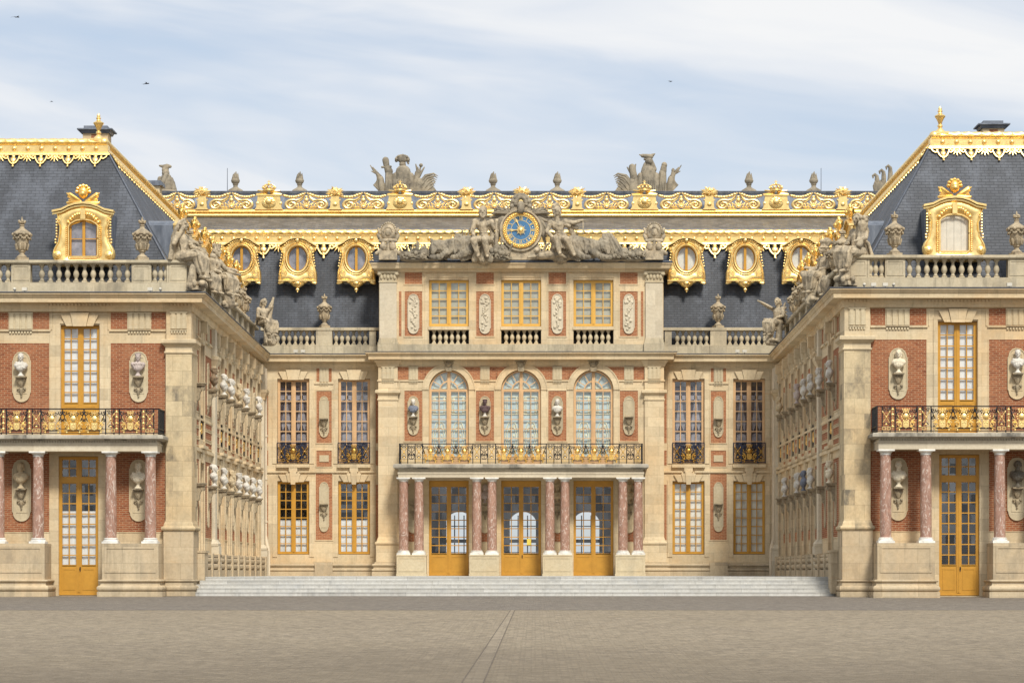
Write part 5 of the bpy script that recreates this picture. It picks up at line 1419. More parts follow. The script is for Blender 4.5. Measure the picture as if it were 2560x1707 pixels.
# oculus windows
def oculus(x):
    k = .00617
    half = [(0,0),(35,-4),(65,-12),(95,-30),(112,-48),(136,-60),(136,-92),(116,-105),(113,-135),(121,-180),(136,-225),(146,-262),(147,-330),(140,-345),(118,-348),(104,-336),(84,-322),(62,-335),(36,-362),(16,-372),(0,-388)]
    o = sym([(a*k, b*k) for a, b in half]); c = (0, -155*k); n = 72; angs = [2*PI*i/n + .01 for i in range(n)]
    Mx = Matrix.Translation((x, 122.42, 16.67))
    mb = MB(); mb.M = Mx
    mb.dome(raycast_outline(o, c, angs), [(c[0]+.475*math.cos(a), c[1]+.60*math.sin(a)) for a in angs], [.30, -.01, -.07, -.13, -.11, -.03, .30], [0, 0, .10, .35, .60, 1, 1])
    for rr, t in ((.52, .055), (.62, .03)):
        mb.tube([(c[0]+(p[0]-c[0])*.93, -.10, c[1]+(p[1]-c[1])*.93) for p in raycast_outline(o, c, angs)], .028, 5) if t < .05 else None
        mb.tube([(c[0]+rr*math.cos(a), -.12, c[1]+(rr+.125)*math.sin(a)) for a in angs + [angs[0]]], t, 7)
    hood = [(a*k, b*k) for a, b in [(-140,-60),(-95,-36),(-65,-14),(-35,-5),(0,-1),(35,-5),(65,-14),(95,-36),(140,-60)]]
    for i in range(8):
        p, q = hood[i], hood[i+1]; mb.prism([p, q, (q[0], q[1]+.06), (p[0], p[1]+.06)], -.24, .30)
    mb.ball((0, -.16, -.10), (.11, .08, .12), 9, 6)
    for s in (-1, 1):
        mb.tube(spiral(s*.66, -1.68, .17, 1.6, .5, s, -.11, 18), .035, 6)
        for j in range(6):
            t = j/5; mb.ball((s*(.18+.42*t), -.13, -.10-.24*t*t), (.06, .05, .055), 7, 5)
        for j in range(6): mb.ball((s*(.73+.02*j), -.08, -.66-.13*j), (.05, .07, .045), 6, 4)
        mb.cap((s*.70, -.08, -2.08), (s*.86, -.08, -2.12), .06, .075, 7)
        mb.ball((s*.35, -.10, -2.05), (.12, .05, .07), 8, 5)
    mb.box(-.9, .9, -.17, -.10, -2.03, -1.97); mb.ball((0, -.12, -2.12), (.16, .07, .10), 9, 6); mb.ball((0, -.06, -2.42), (.10, .08, .09), 8, 6); mb.ball((0, -.06, -2.52), .045, 7, 5)
    f = mb.build('gilded_oculus', M['gold'], P, smooth=True)
    bd = MB(); bd.M = Mx; bd.prism(raycast_outline(sym([(a*k*.93, b*k*.97-.02) for a, b in half[:12]] + [(100*k, -345*k)]), c, angs), .301, 1.2); bd.build('cheek', M['lead'], f)
    w = MB(); w.M = Mx
    w.ringprism([(c[0]+.485*math.cos(a), c[1]+.61*math.sin(a)) for a in angs], [(c[0]+.425*math.cos(a), c[1]+.55*math.sin(a)) for a in angs], -.02, .05)
    w.box(-.06, .06, -.03, .05, c[1]-.56, c[1]+.56); wo = w.build('casement', M['ochre_paint'], f)
    g = MB(); g.M = Mx; g.add([(c[0]+.44*math.cos(a), .02, c[1]+.56*math.sin(a)) for a in angs], [tuple(range(n))]); g.build('pane', M['glass'], wo)
    g = MB(); g.M = Mx; g.add([(c[0]+.47*math.cos(a), .16, c[1]+.59*math.sin(a)) for a in angs], [tuple(range(n))]); g.build('blind', M['blind_bright' if x > 0 else 'drapery_pale'], wo)
for r in (-13.25, -10.6, -7.82, 7.82, 10.6, 13.25): oculus(cxr(r))
# --- gilded ridge crest
YC = 127.0
def sq(mb):
    mb.v = [(v[0], v[1], 18.66 + (v[2]-18.66)*.775) for v in mb.v]; return mb
def crest_parts():
    mb = MB(); mb.run([(YC+.1, 18.26), (YC-.05, 18.26)] + [(YC-.05-(o), z) for o, z in torus_prof(0, 18.28, 18.50, .14, 8)] + [(YC-.06, 18.52)] + [(YC-.10-(o), z) for o, z in torus_prof(0, 18.53, 18.62, .09, 6)] + [(YC-.08, 18.66), (YC+.1, 18.66)], cxr(-XE), cxr(XE))
    cr = mb.build('gilded_crest', M['gold'], roof)
    pos = [(-18.6, 'c'), (-15.7, 'b'), (-12.42, 'c'), (-9.17, 'b'), (-5.98, 'c'), (-2.72, 'b'), (0, 'b'), (2.72, 'b'), (6.02, 'c'), (9.2, 'b'), (12.48, 'c'), (15.75, 'b'), (18.6, 'c')]
    z0 = 18.66
    for (r, t) in pos:
        x = cxr(r); mb = MB(); y = YC-.08
        if t == 'c':
            mb.prism([(x-.70, z0), (x+.70, z0), (x+.62, z0+.16), (x+.54, z0+.88), (x-.54, z0+.88), (x-.62, z0+.16)], y-.10, y+.12); mb.box(x-.62, x+.62, y-.16, y+.14, z0+.88, z0+.95)
            mb.ball((x, y-.10, z0+.44), (.36, .08, .40), 14, 8); mb.ball((x, y-.18, z0+.50), (.17, .09, .2), 10, 7)
            for i in range(10):
                a = 2*PI*i/10; mb.cap((x+.2*math.cos(a), y-.17, z0+.5+.22*math.sin(a)), (x+.3*math.cos(a), y-.15, z0+.5+.33*math.sin(a)), .035, .015, 5)
            for q in (-1, 1):
                mb.cap((x+q*.15, y, z0+1.02), (x+q*.60, y, z0+1.0), .10, .05, 7); mb.cap((x+q*.1, y-.05, z0+1.15), (x+q*.52, y-.02, z0+1.22), .06, .05, 7)
                mb.ball((x+q*.56, y-.06, z0+.4), (.09, .06, .14), 7, 5)
            mb.lathe([(.30, 0), (.32, .06), (.29, .12), (.31, .18), (.27, .2)], x, y, z0+1.16, 14)
            for i in range(10):
                a = 2*PI*i/10; mb.ball((x+.31*math.cos(a), y+.31*math.sin(a), z0+1.40), (.05, .05, .07), 6, 4)
                mb.tube([(x+.29*math.cos(a), y+.29*math.sin(a), z0+1.36), (x+.30*math.cos(a), y+.30*math.sin(a), z0+1.5), (x+.16*math.cos(a), y+.16*math.sin(a), z0+1.60), (x, y, z0+1.60)], .03, 5)
            mb.ball((x, y, z0+1.66), .065, 8, 5); mb.box(x-.022, x+.022, y-.02, y+.02, z0+1.70, z0+1.88); mb.box(x-.08, x+.08, y-.018, y+.018, z0+1.77, z0+1.81)
            sq(mb).build('crown', M['gold'], cr, smooth=True)
        else:
            mb.prism([(x-.34, z0), (x+.34, z0), (x+.24, z0+.12), (x+.21, z0+.55), (x+.28, z0+.60), (x+.28, z0+.66), (x-.28, z0+.66), (x-.28, z0+.60), (x-.21, z0+.55), (x-.24, z0+.12)], y-.14, y+.14)
            mb.box(x-.2, x+.2, y-.12, y+.12, z0+.66, z0+.86); mb.ball((x, y-.15, z0+.34), (.12, .05, .14), 8, 6)
            rnd = random.Random(int(r*10))
            mb.ball((x, y, z0+1.12), (.28, .2, .25), 10, 7)
            for i in range(26):
                a = 2*PI*i/26 + rnd.uniform(-.1, .1); rr = rnd.uniform(.22, .36)
                mb.cap((x+rr*.6*math.cos(a), y-.08+rnd.uniform(-.08, .05), z0+1.12+rr*.55*math.sin(a)), (x+(rr+.10)*math.cos(a), y-.06+rnd.uniform(-.1, .1), z0+1.12+(rr+.06)*.9*math.sin(a)), .06, .02, 6)
            mb.tube([(x+.1*math.cos(a), y-.22, z0+1.10+.1*math.sin(a)) for a in [2*PI*i/10 for i in range(11)]], .035, 6)
            sq(mb).build('bouquet', M['gold'], cr, smooth=True)
    for (r0, t0), (r1, t1) in zip(pos, pos[1:]):
        a = cxr(r0) + (.78 if t0 == 'c' else .36); b = cxr(r1) - (.78 if t1 == 'c' else .36)
        c = (a+b)/2; h = (b-a)/2 - .02; y = YC-.06
        mb = MB()
        for q in (-1, 1):
            sp = spiral(c+q*(h-.30), z0+.32, .30, -1.6, PI/2, q, y, 30)
            lead_in = [(c+q*.14, y, z0+.92), (c+q*.20, y, z0+.76), (c+q*.34, y, z0+.64), (c+q*.52, y, z0+.60), (c+q*(h-.50), y, z0+.615)]
            mb.tube(lead_in + sp, [.075]*5 + [.085]*20 + [.06]*11, 8)
            mb.tube([(c+q*.18, y+.02, z0+.10), (c+q*.40, y+.02, z0+.22), (c+q*(h-.55), y+.02, z0+.12)], .04, 6)
            mb.ball((c+q*(h-.31), y, z0+.30), (.07, .07, .07), 7, 5)
            for j in range(6): mb.cap((c+q*(.10+(h-.65)/6*j), y+.02, z0+.03), (c+q*(.20+(h-.65)/6*j), y-.03, z0+.20+.10*(j % 2)), .07, .035, 6)
            for j in range(4): mb.ball((c+q*(.30+.14*j), y, z0+.40-.03*j), (.075, .05, .06), 7, 5)
            mb.tube([(c+q*.16, y, z0+.72), (c+q*.40, y-.02, z0+.50), (c+q*.62, y, z0+.42)], [.05, .05, .025], 6)
            mb.box(c+q*.10, c+q*(h+.02), y-.05, y+.05, z0, z0+.05)
            mb.tube([(c+q*.12, y, z0+1.0), (c+q*.05, y, z0+1.06), (c+q*.10, y, z0+1.10)], .05, 6)
            n = 9; xe = c + q*(h + (.25 if (t0 if q < 0 else t1) == 'b' else .1))
            for j in range(n):                          # garland
                t = (j+.5)/n; xx = c+q*.12 + (xe-(c+q*.12))*t; zz = z0 + 1.03 - .10*t - .30*4*t*(1-t)*.55
                mb.ball((xx, y-.04, zz), (.10, .08, .10 if j % 2 else .085), 7, 5)
        for a_ in (-60, -30, 0, 30, 60):
            mb.cap((c, y-.03, z0+.22), (c+.30*math.sin(R(a_)), y-.03, z0+.22+.34*math.cos(R(a_))), .065, .03, 6)
        mb.ball((c, y-.05, z0+.62), (.12, .07, .16), 8, 6); mb.ball((c, y-.05, z0+.82), (.08, .06, .10), 7, 5); mb.ball((c, y-.06, z0+.20), (.12, .07, .1), 8, 5)
        sq(mb).build('scroll', M['gold'], cr, smooth=True)
crest_parts()
# parapet behind the ridge, chimneys, rods
cpart('parapet', 'grey_stone', lambda mb: mb.box(cxr(-XE), cxr(XE), 131.3, 132.3, 19.0, 20.24))
for x, w in ((-18.6, .9), (17.85, .62)):
    mb = MB(); mb.box(x-w/2, x+w/2, 124.9, 125.7, 17, 19.55); ch = mb.build('chimney', M['limestone'], roof)
    mb = MB(); mb.box(x-w/2-.14, x+w/2+.14, 124.76, 125.84, 19.55, 19.72); mb.box(x-w/2-.05, x+w/2+.05, 124.85, 125.75, 19.72, 19.80); mb.build('chimney_cap', M['lead'], roof)
for x in (-15.6, 14.5):
    mb = MB(); mb.tube([(x, 131.0, 19.7), (x, 131.0, 21.35)], [.022, .014], 6); mb.build('lightning_rod', M['lead'], roof)
# ------------------------------------------------------------------ sculpture
def figure(mb, J, s=1.0, cloth=True, beard=False, helmet=None, hair=True, nude=False, seed=1):
    V = {k: Vector(v)*s for k, v in J.items()}
    fat = 1.28 if nude else 1.15
    rnd = random.Random(seed)
    c = lambda a, b, r0, r1: mb.cap(V[a], V[b], r0*s*(fat if a[:2] in ('sh', 'el', 'hi', 'kn') else 1), r1*s*(fat if a[:2] in ('sh', 'el', 'hi', 'kn') else 1), 12)
    mid = (V['pelvis']*.45 + V['chest']*.55)
    mb.ball(V['pelvis'], (.18*s, .15*s, .15*s)); mb.cap(V['pelvis'], mid, .15*s, .13*s); mb.cap(mid, V['chest'], .13*s, .175*s)
    mb.ball(V['chest'], (.20*s, .14*s, .17*s)); c('chest', 'neck', .12, .075); c('neck', 'head', .075, .07)
    f = Vector(J.get('face', (0, -1, 0))).normalized(); up = Vector((0, 0, 1)); side = f.cross(up); H = 1.25*s
    h = V['head'] + up*.03*s
    mb.ball(h, (.083*H, .092*H, .112*H), 14, 10); mb.ball(h + f*.04*H - up*.035*H, .062*H); mb.cap(h + f*.092*H + up*.018*H, h + f*.112*H - up*.022*H, .013*H, .021*H, 7)
    mb.ball(h + f*.072*H - up*.088*H, .030*H, 8, 6); mb.cap(h + f*.082*H + up*.03*H - side*.045*H, h + f*.082*H + up*.03*H + side*.045*H, .019*H, .019*H, 7)
    mb.cap(h + f*.09*H - up*.055*H - side*.022*H, h + f*.09*H - up*.055*H + side*.022*H, .012*H, .012*H, 6)
    for q in (-1, 1): mb.ball(h + f*.074*H + side*q*.035*H + up*.005*H, .014*H, 6, 4); mb.ball(h + side*q*.085*H, .022*H, 6, 5)
    if hair:
        for i in range(13):
            a = PI*i/12; mb.ball(h - f*.01*H + side*.086*H*math.cos(a) + up*(.01+.095*math.sin(a))*H + f*.04*H*math.sin(a), .030*H, 7, 5)
        for i in range(10):
            a = PI*i/9; mb.cap(h - f*.05*H + side*.07*H*math.cos(a) + up*.075*math.sin(a)*H, h - f*.085*H + side*.075*H*math.cos(a) - up*.09*H, .034*H, .034*H, 6)
        mb.ball(h - f*.10*H - up*.02*H, .06*H, 8, 6)
    if beard:
        for i in range(7): mb.cap(h + f*.065*H - up*.07*H + side*(i-3)*.02*H, h + f*.085*H - up*(.16-.008*abs(i-3))*H + side*(i-3)*.013*H, .026*H, .014*H, 6)
    if helmet:
        mb.ball(h + up*.045*H - f*.01*H, (.105*H, .112*H, .105*H), 12, 8)
        mb.cap(h + up*.06*H + f*.10*H - side*.05*H, h + up*.06*H + f*.10*H + side*.05*H, .022*H, .022*H, 6)
        for i in range(8): mb.ball(h + up*(.185 - .010*abs(i-3)**1.6)*H + f*(.09-.04*i)*H, (.028*H, .040*H, .06*H), 7, 5)
    if nude:
        for q in (-1, 1):
            mb.ball(V['chest'] + side*q*.088*s + f*.10*s + up*.04*s, (.095*s, .055*s, .075*s), 9, 6)
            for j in range(3): mb.ball(mid + side*q*.048*s + f*.108*s + up*(.07-.08*j)*s, (.048*s, .032*s, .036*s), 8, 5)
    for q in ('L', 'R'):
        mb.ball(V['sh'+q], .092*s*fat/1.15, 9, 7); c('chest', 'sh'+q, .11, .085)
        c('sh'+q, 'el'+q, .070, .052); c('el'+q, 'ha'+q, .054, .036); mb.ball(V['ha'+q], (.045*s, .05*s, .055*s), 7, 5)
        d = (V['ha'+q]-V['el'+q]).normalized()
        for i in range(4): mb.cap(V['ha'+q] + side*(.022*(i-1.5))*s, V['ha'+q] + d*(.075+.01*(i % 2))*s + side*(.028*(i-1.5))*s - up*.02*s, .015*s, .011*s, 5)
        mb.cap(V['ha'+q] + side*.03*s, V['ha'+q] + d*.045*s + side*.055*s, .016*s, .012*s, 5)
        c('hip'+q, 'kn'+q, .120, .085); c('kn'+q, 'an'+q, .084, .046)
        mb.ball(V['kn'+q], .088*s*fat/1.15, 8, 6)
        if nude: mb.ball(V['kn'+q]*.65 + V['an'+q]*.35 - f*.03*s, (.075*s, .08*s, .14*s), 8, 6)
        mb.cap(V['an'+q] - f*.03*s, V['an'+q] + Vector(J.get('toe', (0, -1, -.25)))*.19*s, .055*s, .034*s)
    if cloth:
        a = (V['knL']+V['knR'])/2; b = (V['anL']+V['anR'])/2
        mb.cap(V['hipL'], V['knL'], .15*s, .12*s); mb.cap(V['hipR'], V['knR'], .15*s, .12*s)
        mb.cap(a, a*.2 + b*.8, .15*s, .12*s); mb.cap(V['knL'], V['anL']*.75+V['knL']*.25, .10*s, .09*s); mb.cap(V['knR'], V['anR']*.75+V['knR']*.25, .10*s, .09*s)
        n = 13                                       # folds that fall from the lap over the knees
        for i in range(n):
            t = -.22 + 1.44*i/(n-1); o = .03*s*rnd.uniform(-1, 1)
            p0 = V['hipL']*(1-t) + V['hipR']*t + up*.13*s; p1 = V['knL']*(1-t) + V['knR']*t + up*.10*s + f*.06*s; p2 = p1 - up*.12*s + f*.07*s
            q_ = V['anL']*(1-t) + V['anR']*t + up*rnd.uniform(.0, .10)*s + f*rnd.uniform(-.02, .08)*s
            mb.tube([p0, p0*.5+p1*.5 + side*o, p1, p2, p2*.5+q_*.5 - side*o, q_], [.030*s, .030*s, .034*s, .036*s, .040*s, .045*s], 7)
        for i in range(7):                            # swags across the lap
            z = .10 - .055*i
            mb.tube([V['knL'] + up*z*s - side*.10*s, a + f*.10*s + up*(z-.10)*s, V['knR'] + up*(z+.02)*s + side*.10*s], .024*s, 6)
        if not nude:
            for i in range(9):                        # pleats of the bodice and a sash
                t = -1 + 2*i/8
                mb.tube([V['chest'] + side*t*.17*s + up*.13*s + f*.04*s, V['chest'] + side*t*.18*s + f*(.16-.10*t*t)*s, mid + side*t*.14*s + f*(.14-.06*t*t)*s, V['pelvis'] + side*t*.18*s + f*.10*s], .024*s, 6)
            for i in range(4): mb.tube([V['shL'] + up*.06*s, V['chest'] + f*.17*s - up*.03*i*s, mid + f*.15*s + side*.08*s - up*.03*i*s, V['hipR'] + f*.06*s + up*.10*s - up*.04*i*s], .028*s, 6)
            for i in range(5): mb.tube([V['shL']*(1-i/4) + V['shR']*i/4 - f*.10*s, mid - f*.18*s + side*(i-2)*.07*s, V['pelvis'] - f*.22*s + side*(i-2)*.12*s - up*.10*s], .045*s, 6)
            for q in ('L', 'R'):
                for j in range(4):
                    p = V['sh'+q]*(1-j/4) + V['el'+q]*j/4; mb.ball(p, (.085*s, .085*s, .045*s), 8, 5)
SEAT = dict(pelvis=(0,0,.12), chest=(0,.02,.50), neck=(0,.01,.70), head=(0,-.03,.86), shL=(-.21,.02,.61), shR=(.21,.02,.61),
            elL=(-.30,-.06,.33), elR=(.30,-.06,.33), haL=(-.20,-.30,.26), haR=(.20,-.30,.26),
            hipL=(-.11,-.03,.08), hipR=(.11,-.03,.08), knL=(-.17,-.48,.10), knR=(.17,-.48,.06), anL=(-.15,-.50,-.36), anR=(.13,-.56,-.38))
def pose(**kw): d = dict(SEAT); d.update(kw); return d
def put(name, mesh, x, y, z, rz, label, cat, group=None):
    o = bpy.data.objects.new(name, mesh); C.objects.link(o); o.location = (x, y, z); o.rotation_euler.z = rz
    return tag(o, label, cat, group)
GS = 'carved figures along the court balustrades'
S = 1.48
def statue_mesh(J, extra=None, s=S, mat='carved_stone', vox=.0185, top=None, **kw):
    mb = MB(); figure(mb, J, s, **kw)
    if extra: extra(mb)
    return sculpt(mb, 'statue', vox, M[mat], .005, 9, .010, 8, top)
def rocks(mb, x, y, z):
    rnd = random.Random(int(z*100))
    for i in range(11): mb.ball((x+rnd.uniform(-.34, .34), y+rnd.uniform(-.22, .30), z+rnd.uniform(-.02, .14)), (rnd.uniform(.08, .17), rnd.uniform(.08, .16), rnd.uniform(.07, .13)), 6, 5)
    mb.box(x-.26, x+.26, y-.05, y+.45, z-.14, z)
# seated woman at the near corner, elbow raised to her veil
def ex1(mb):
    [mb.tube([(-.34+.03*i, .02+.05*i, 1.22-.06*i), (-.42+.06*i, .12+.04*i, .75), (-.40+.12*i, .22, .30), (-.42+.15*i, .26, .0)], [.06, .08, .09, .10], 8) for i in range(6)]     # veil and mantle behind
    mb.cap((0, -.1, .1), (0, -.5, -.1), .26, .24); mb.cap((.2, -.62, -.2), (.14, -.7, -.85), .16, .20); rocks(mb, 0, -.75, -.98); mb.cap((-.2, -.6, -.3), (-.2, -.5, -.95), .14, .17)
m1 = statue_mesh(pose(elL=(-.34,.02,.40), haL=(-.12,-.10,.80), elR=(.30,-.12,.36), haR=(.22,-.36,.30), anL=(-.08,-.62,-.42), anR=(.16,-.55,-.46)), ex1)
put('statue', m1, -13.02, 95.25, 12.34, R(68), 'seated veiled stone woman on the near corner of the left wing balustrade', 'statue', GS)
def ex2(mb):
    mb.cap((.38, -.35, .35), (.30, -.15, .78), .12, .15); mb.cap((.30, -.15, .78), (.34, -.12, 1.12), .14, .20)
    for i in range(9): mb.ball((.34+.14*math.cos(i*2.4), -.12+.12*math.sin(i*2.4), 1.24+.05*(i % 3)), .085, 7, 5)                 # horn of plenty
    mb.cap((0, -.1, .1), (0, -.5, -.1), .27, .24); mb.cap((0, -.70, -.2), (0, -.72, -.88), .2, .22); rocks(mb, 0, -.75, -.98); mb.cap((-.34, .1, .7), (-.3, .22, 0), .12, .18)
m2 = statue_mesh(pose(haR=(.24,-.26,.36), elR=(.32,-.10,.40), haL=(-.14,-.28,.30), face=(.1,-1,0)), ex2)
put('statue', m2, 11.75, 93.85, 12.34, R(-52), 'seated stone woman with a horn of plenty on the right wing near corner', 'statue', GS)
def shifted(dx, dy, dz, **kw):
    d = pose(**kw); return {k: (v[0]+dx, v[1]+dy, v[2]+dz) if k not in ('face', 'toe') else v for k, v in d.items()}
def ex3(mb):
    figure(mb, shifted(-.62, .12, -.02, face=(-.5, -1, 0)), S*.92, seed=5)
    for i in range(8):
        a = 2*PI*i/8; mb.cap((.13*math.cos(a), -.04+.13*math.sin(a), 1.42), (.17*math.cos(a), -.04+.17*math.sin(a), 1.66), .045, .04, 6)
    mb.cap((-.35, -.1, .2), (-.45, -.1, .9), .16, .16); mb.ball((-.45, -.15, 1.08), .14); mb.cap((.25, -.5, .45), (.75, -.75, .35), .09, .06)
    mb.cap((0, -.6, -.1), (0, -.72, -.95), .27, .25); mb.cap((.2, -.5, -.1), (.25, -.6, -1.0), .15, .16); rocks(mb, 0, -.72, -1.02)
m3 = statue_mesh(pose(haR=(.42,-.42,.36), elR=(.34,-.10,.42)), ex3, mat='carved_stone', nude=True)
put('statue', m3, -12.62, 102.2, 12.34, R(62), 'pair of seated stone figures, one tall crowned, on the left court balustrade', 'statue', GS).scale = (.9,)*3
def ex4(mb):
    figure(mb, shifted(.66, .15, -.18, face=(.6, -1, 0), haR=(.3, -.5, .1)), S*.9, seed=6)
    for i in range(5): mb.tube([(.3-.15*i, .12, .95), (.34-.16*i, .24, .5), (.4-.18*i, .25, -.02)], [.07, .09, .10], 7)
    mb.cap((.0, -.05, 1.36), (.0, .10, 1.62), .16, .20); mb.ball((0, .02, 1.62), (.22, .26, .16)); mb.ball((0, -.02, 1.36), (.24, .26, .06))
    mb.cap((-.3, -.4, .4), (-.55, -.7, .2), .12, .10); mb.ball((-.55, -.75, .25), .15); mb.cap((0, -.6, -.1), (0, -.75, -1.0), .28, .25); mb.cap((.3, -.3, .3), (.4, -.5, -.6), .14, .17); rocks(mb, 0, -.72, -1.05)
m4 = statue_mesh(pose(haL=(-.30,-.48,.34), head=(0,-.05,.85)), ex4, mat='carved_stone')
put('statue', m4, 11.35, 101.2, 12.34, R(-62), 'pair of seated stone figures, one in a plumed hat, on the right court balustrade', 'statue', GS).scale = (.9,)*3
def ex5(mb):
    for i in range(6): mb.tube([(.45+.04*i, .10, 1.15-.08*i), (.55+.02*i, .18, .7), (.40+.05*i, .15, .1)], [.04, .06, .08], 7)
    mb.cap((.32, .05, .95), (.55, -.1, 1.45), .07, .05); mb.cap((.42, .15, .2), (.62, .18, 1.1), .14, .16); mb.ball((.6, .1, 1.16), (.16, .12, .14))
    mb.cap((0, -.3, .0), (.1, -.6, -.2), .28, .28); mb.cap((.1, -.65, -.2), (.15, -.72, -1.0), .24, .22); mb.cap((-.2, -.6, -.2), (-.2, -.62, -1.0), .15, .17); rocks(mb, 0, -.72, -1.05)
m5 = statue_mesh(pose(elR=(.36,-.02,.78), haR=(.40,-.08,1.06), face=(.2,-1,.05)), ex5)
put('statue', m5, -12.50, 118.9, 12.22, R(40), 'seated stone figure raising one arm at the far end of the left court balustrade', 'statue', GS).scale = (.8,)*3
def ex6(mb):
    for q in (-1, 1):
        for i in range(6): mb.cap((q*.15, .18, .75), (q*(.30+.05*i), .28, 1.25-.26*i), .10, .05)
    mb.cap((-.3, -.2, 1.0), (-.75, -.5, 1.3), .07, .05); mb.cap((-.75, -.5, 1.3), (-1.0, -.62, 1.42), .05, .035)
    mb.cap((0, -.3, 0), (0, -.6, -.2), .27, .26); mb.cap((0, -.62, -.2), (-.1, -.75, -1.0), .24, .2); rocks(mb, 0, -.7, -1.05); mb.cap((.3, -.2, .1), (.3, -.3, -.9), .16, .2)
m6 = statue_mesh(pose(elL=(-.38,-.12,.70), haL=(-.58,-.30,.88)), ex6)
put('statue', m6, 11.15, 118.6, 12.22, R(-45), 'winged stone figure stretching one arm at the far end of the right court balustrade', 'statue', GS).scale = (.8,)*3
# ---- the clock and the group round it
XC, YCk, ZC = -.66, 120.15, 16.75
clk = root('clock', (XC, YCk, 15.36), 'round blue and gold clock in a carved stone surround above the central attic', 'clock')
def at0(mb): mb.M = Matrix.Translation((XC, YCk, ZC))
mb = MB(); at0(mb)
n = 48; circ = lambda r: [(r*math.cos(2*PI*i/n), r*math.sin(2*PI*i/n)) for i in range(n)]
mb.prism(circ(.98), -.14, .45)
mb.ringprism(circ(.98), circ(.90), -.22, -.139)
mb.prism([(-1.35, -1.37), (1.35, -1.37), (1.25, -1.2), (.95, -.95), (.80, -.55), (-.80, -.55), (-.95, -.95), (-1.25, -1.2)], -.12, .40)
mb.prism([(-.55, .85), (.55, .85), (.30, 1.12), (-.30, 1.12)], -.15, .3)
cs = mb.build('stone_surround', M['carved_stone'], clk, smooth=True)
mb = MB()
mb.ball((0, -.16, 1.12), (.20, .20, .24)); mb.cap((0, -.34, 1.02), (0, -.36, .90), .15, .17); mb.cap((-.22, -.2, .86), (.22, -.2, .86), .07, .07)
for i in range(19):
    a = PI*(i-2)/14; mb.ball((.40*math.cos(a), -.08+.04*(i % 2), 1.12+.50*math.sin(a)), (.13, .14, .13), 8, 6)
for i in range(13):
    a = PI*i/12; mb.ball((.24*math.cos(a), -.12, 1.20+.34*math.sin(a)), (.11, .13, .11), 8, 6)
for q in (-1, 1):
    for i in range(5): mb.cap((q*.55, .05, .72), (q*(1.42-.10*i), .10-.05*(i % 2), .72+.12*i-.05*abs(i-2)), .10, .055)
    for i in range(4): mb.cap((q*.85, .02, .55), (q*(1.20-.02*i), .05-.04*(i % 2), .45-.35*i), .14, .06)
    for i in range(5): mb.cap((q*.50, -.05, .80), (q*(.62+.16*i), -.12, 1.10-.07*i), .085, .045)
me = raw(mb, 'helmet_trophy', 'dark_carved_stone'); link('helmet_trophy', me, cs, (XC, YCk, ZC))
mb = MB(); at0(mb); mb.ringprism(circ(.84), circ(.68), -.20, -.145)
for i in range(40):
    a = 2*PI*i/40
    mb.ball((.765*math.cos(a), -.215, .765*math.sin(a)), (.055, .035, .055), 7, 5)
    for q in (-.045, .045): mb.ball(((.765+q)*math.cos(a+.08), -.21, (.765+q)*math.sin(a+.08)), (.032, .03, .032), 6, 4)
mb.build('gilded_wreath', M['old_gold'], clk, smooth=True)
mb = MB(); at0(mb); mb.prism(circ(.685), -.165, -.139); di = mb.build('dial', M['dial_blue'], clk)
mb = MB(); at0(mb); mb.ringprism(circ(.685), circ(.650), -.20, -.164); mb.ringprism(circ(.465), circ(.445), -.175, -.164); mb.build('dial_ring', M['gold'], di, smooth=True)
mb = MB(); RN = ['XII', 'I', 'II', 'III', 'IIII', 'V', 'VI', 'VII', 'VIII', 'IX', 'X', 'XI']
H_ = .155
for h, sx in enumerate(RN):
    mb.M = Matrix.Translation((XC, YCk, ZC)) @ Matrix.Rotation(R(30*h), 4, 'Y') @ Matrix.Translation((0, 0, .557))
    ws = {'I': .038, 'V': .10, 'X': .10}; tot = sum(ws[c_] for c_ in sx); x = -tot/2
    def bar(x0, z0, x1, z1, w=.026):
        d = Vector((x1-x0, 0, z1-z0)); nrm = Vector((-d.z, 0, d.x)).normalized()*(w/2)
        mb.prism([(x0-nrm.x, z0-nrm.z), (x1-nrm.x, z1-nrm.z), (x1+nrm.x, z1+nrm.z), (x0+nrm.x, z0+nrm.z)], -.180, -.164)
    for c_ in sx:
        w = ws[c_]
        if c_ == 'I': bar(x+w/2, -H_/2, x+w/2, H_/2, .024)
        elif c_ == 'V': bar(x+.012, H_/2, x+w/2, -H_/2, .026); bar(x+w-.012, H_/2, x+w/2, -H_/2, .016)
        else: bar(x+.012, H_/2, x+w-.012, -H_/2, .026); bar(x+w-.012, H_/2, x+.012, -H_/2, .016)
        x += w
    mb.M = Matrix.Translation((XC, YCk, ZC)) @ Matrix.Rotation(R(30*h+15), 4, 'Y') @ Matrix.Translation((0, 0, .557)); mb.ball((0, -.17, 0), (.014, .012, .028), 5, 4)
mb.build('numerals', M['gold'], di)
for ang, L, nm in ((-24, .60, 'minute_hand'), (-91, .52, 'hour_hand')):
    mb = MB(); mb.M = Matrix.Translation((XC, YCk, ZC)) @ Matrix.Rotation(R(ang), 4, 'Y')
    mb.prism([(-.022, 0), (.022, 0), (.02, L*.62), (.055, L*.78), (0, L), (-.055, L*.78), (-.02, L*.62)], -.215, -.20); mb.build('clock_hand', M['gold'], di)
mb = MB(); at0(mb)
for i in range(16):
    a = 2*PI*i/16; L = .275 if i % 2 == 0 else .215
    p = Vector((math.cos(a), math.sin(a))); q = Vector((-p.y, p.x))
    mb.prism([(p.x*.09+q.x*.032, p.y*.09+q.y*.032), (p.x*L, p.y*L), (p.x*.09-q.x*.032, p.y*.09-q.y*.032)], -.24, -.22)
mb.ball((0, -.24, 0), (.115, .07, .125), 12, 8); mb.cap((0, -.305, .02), (0, -.31, -.025), .012, .02, 6)
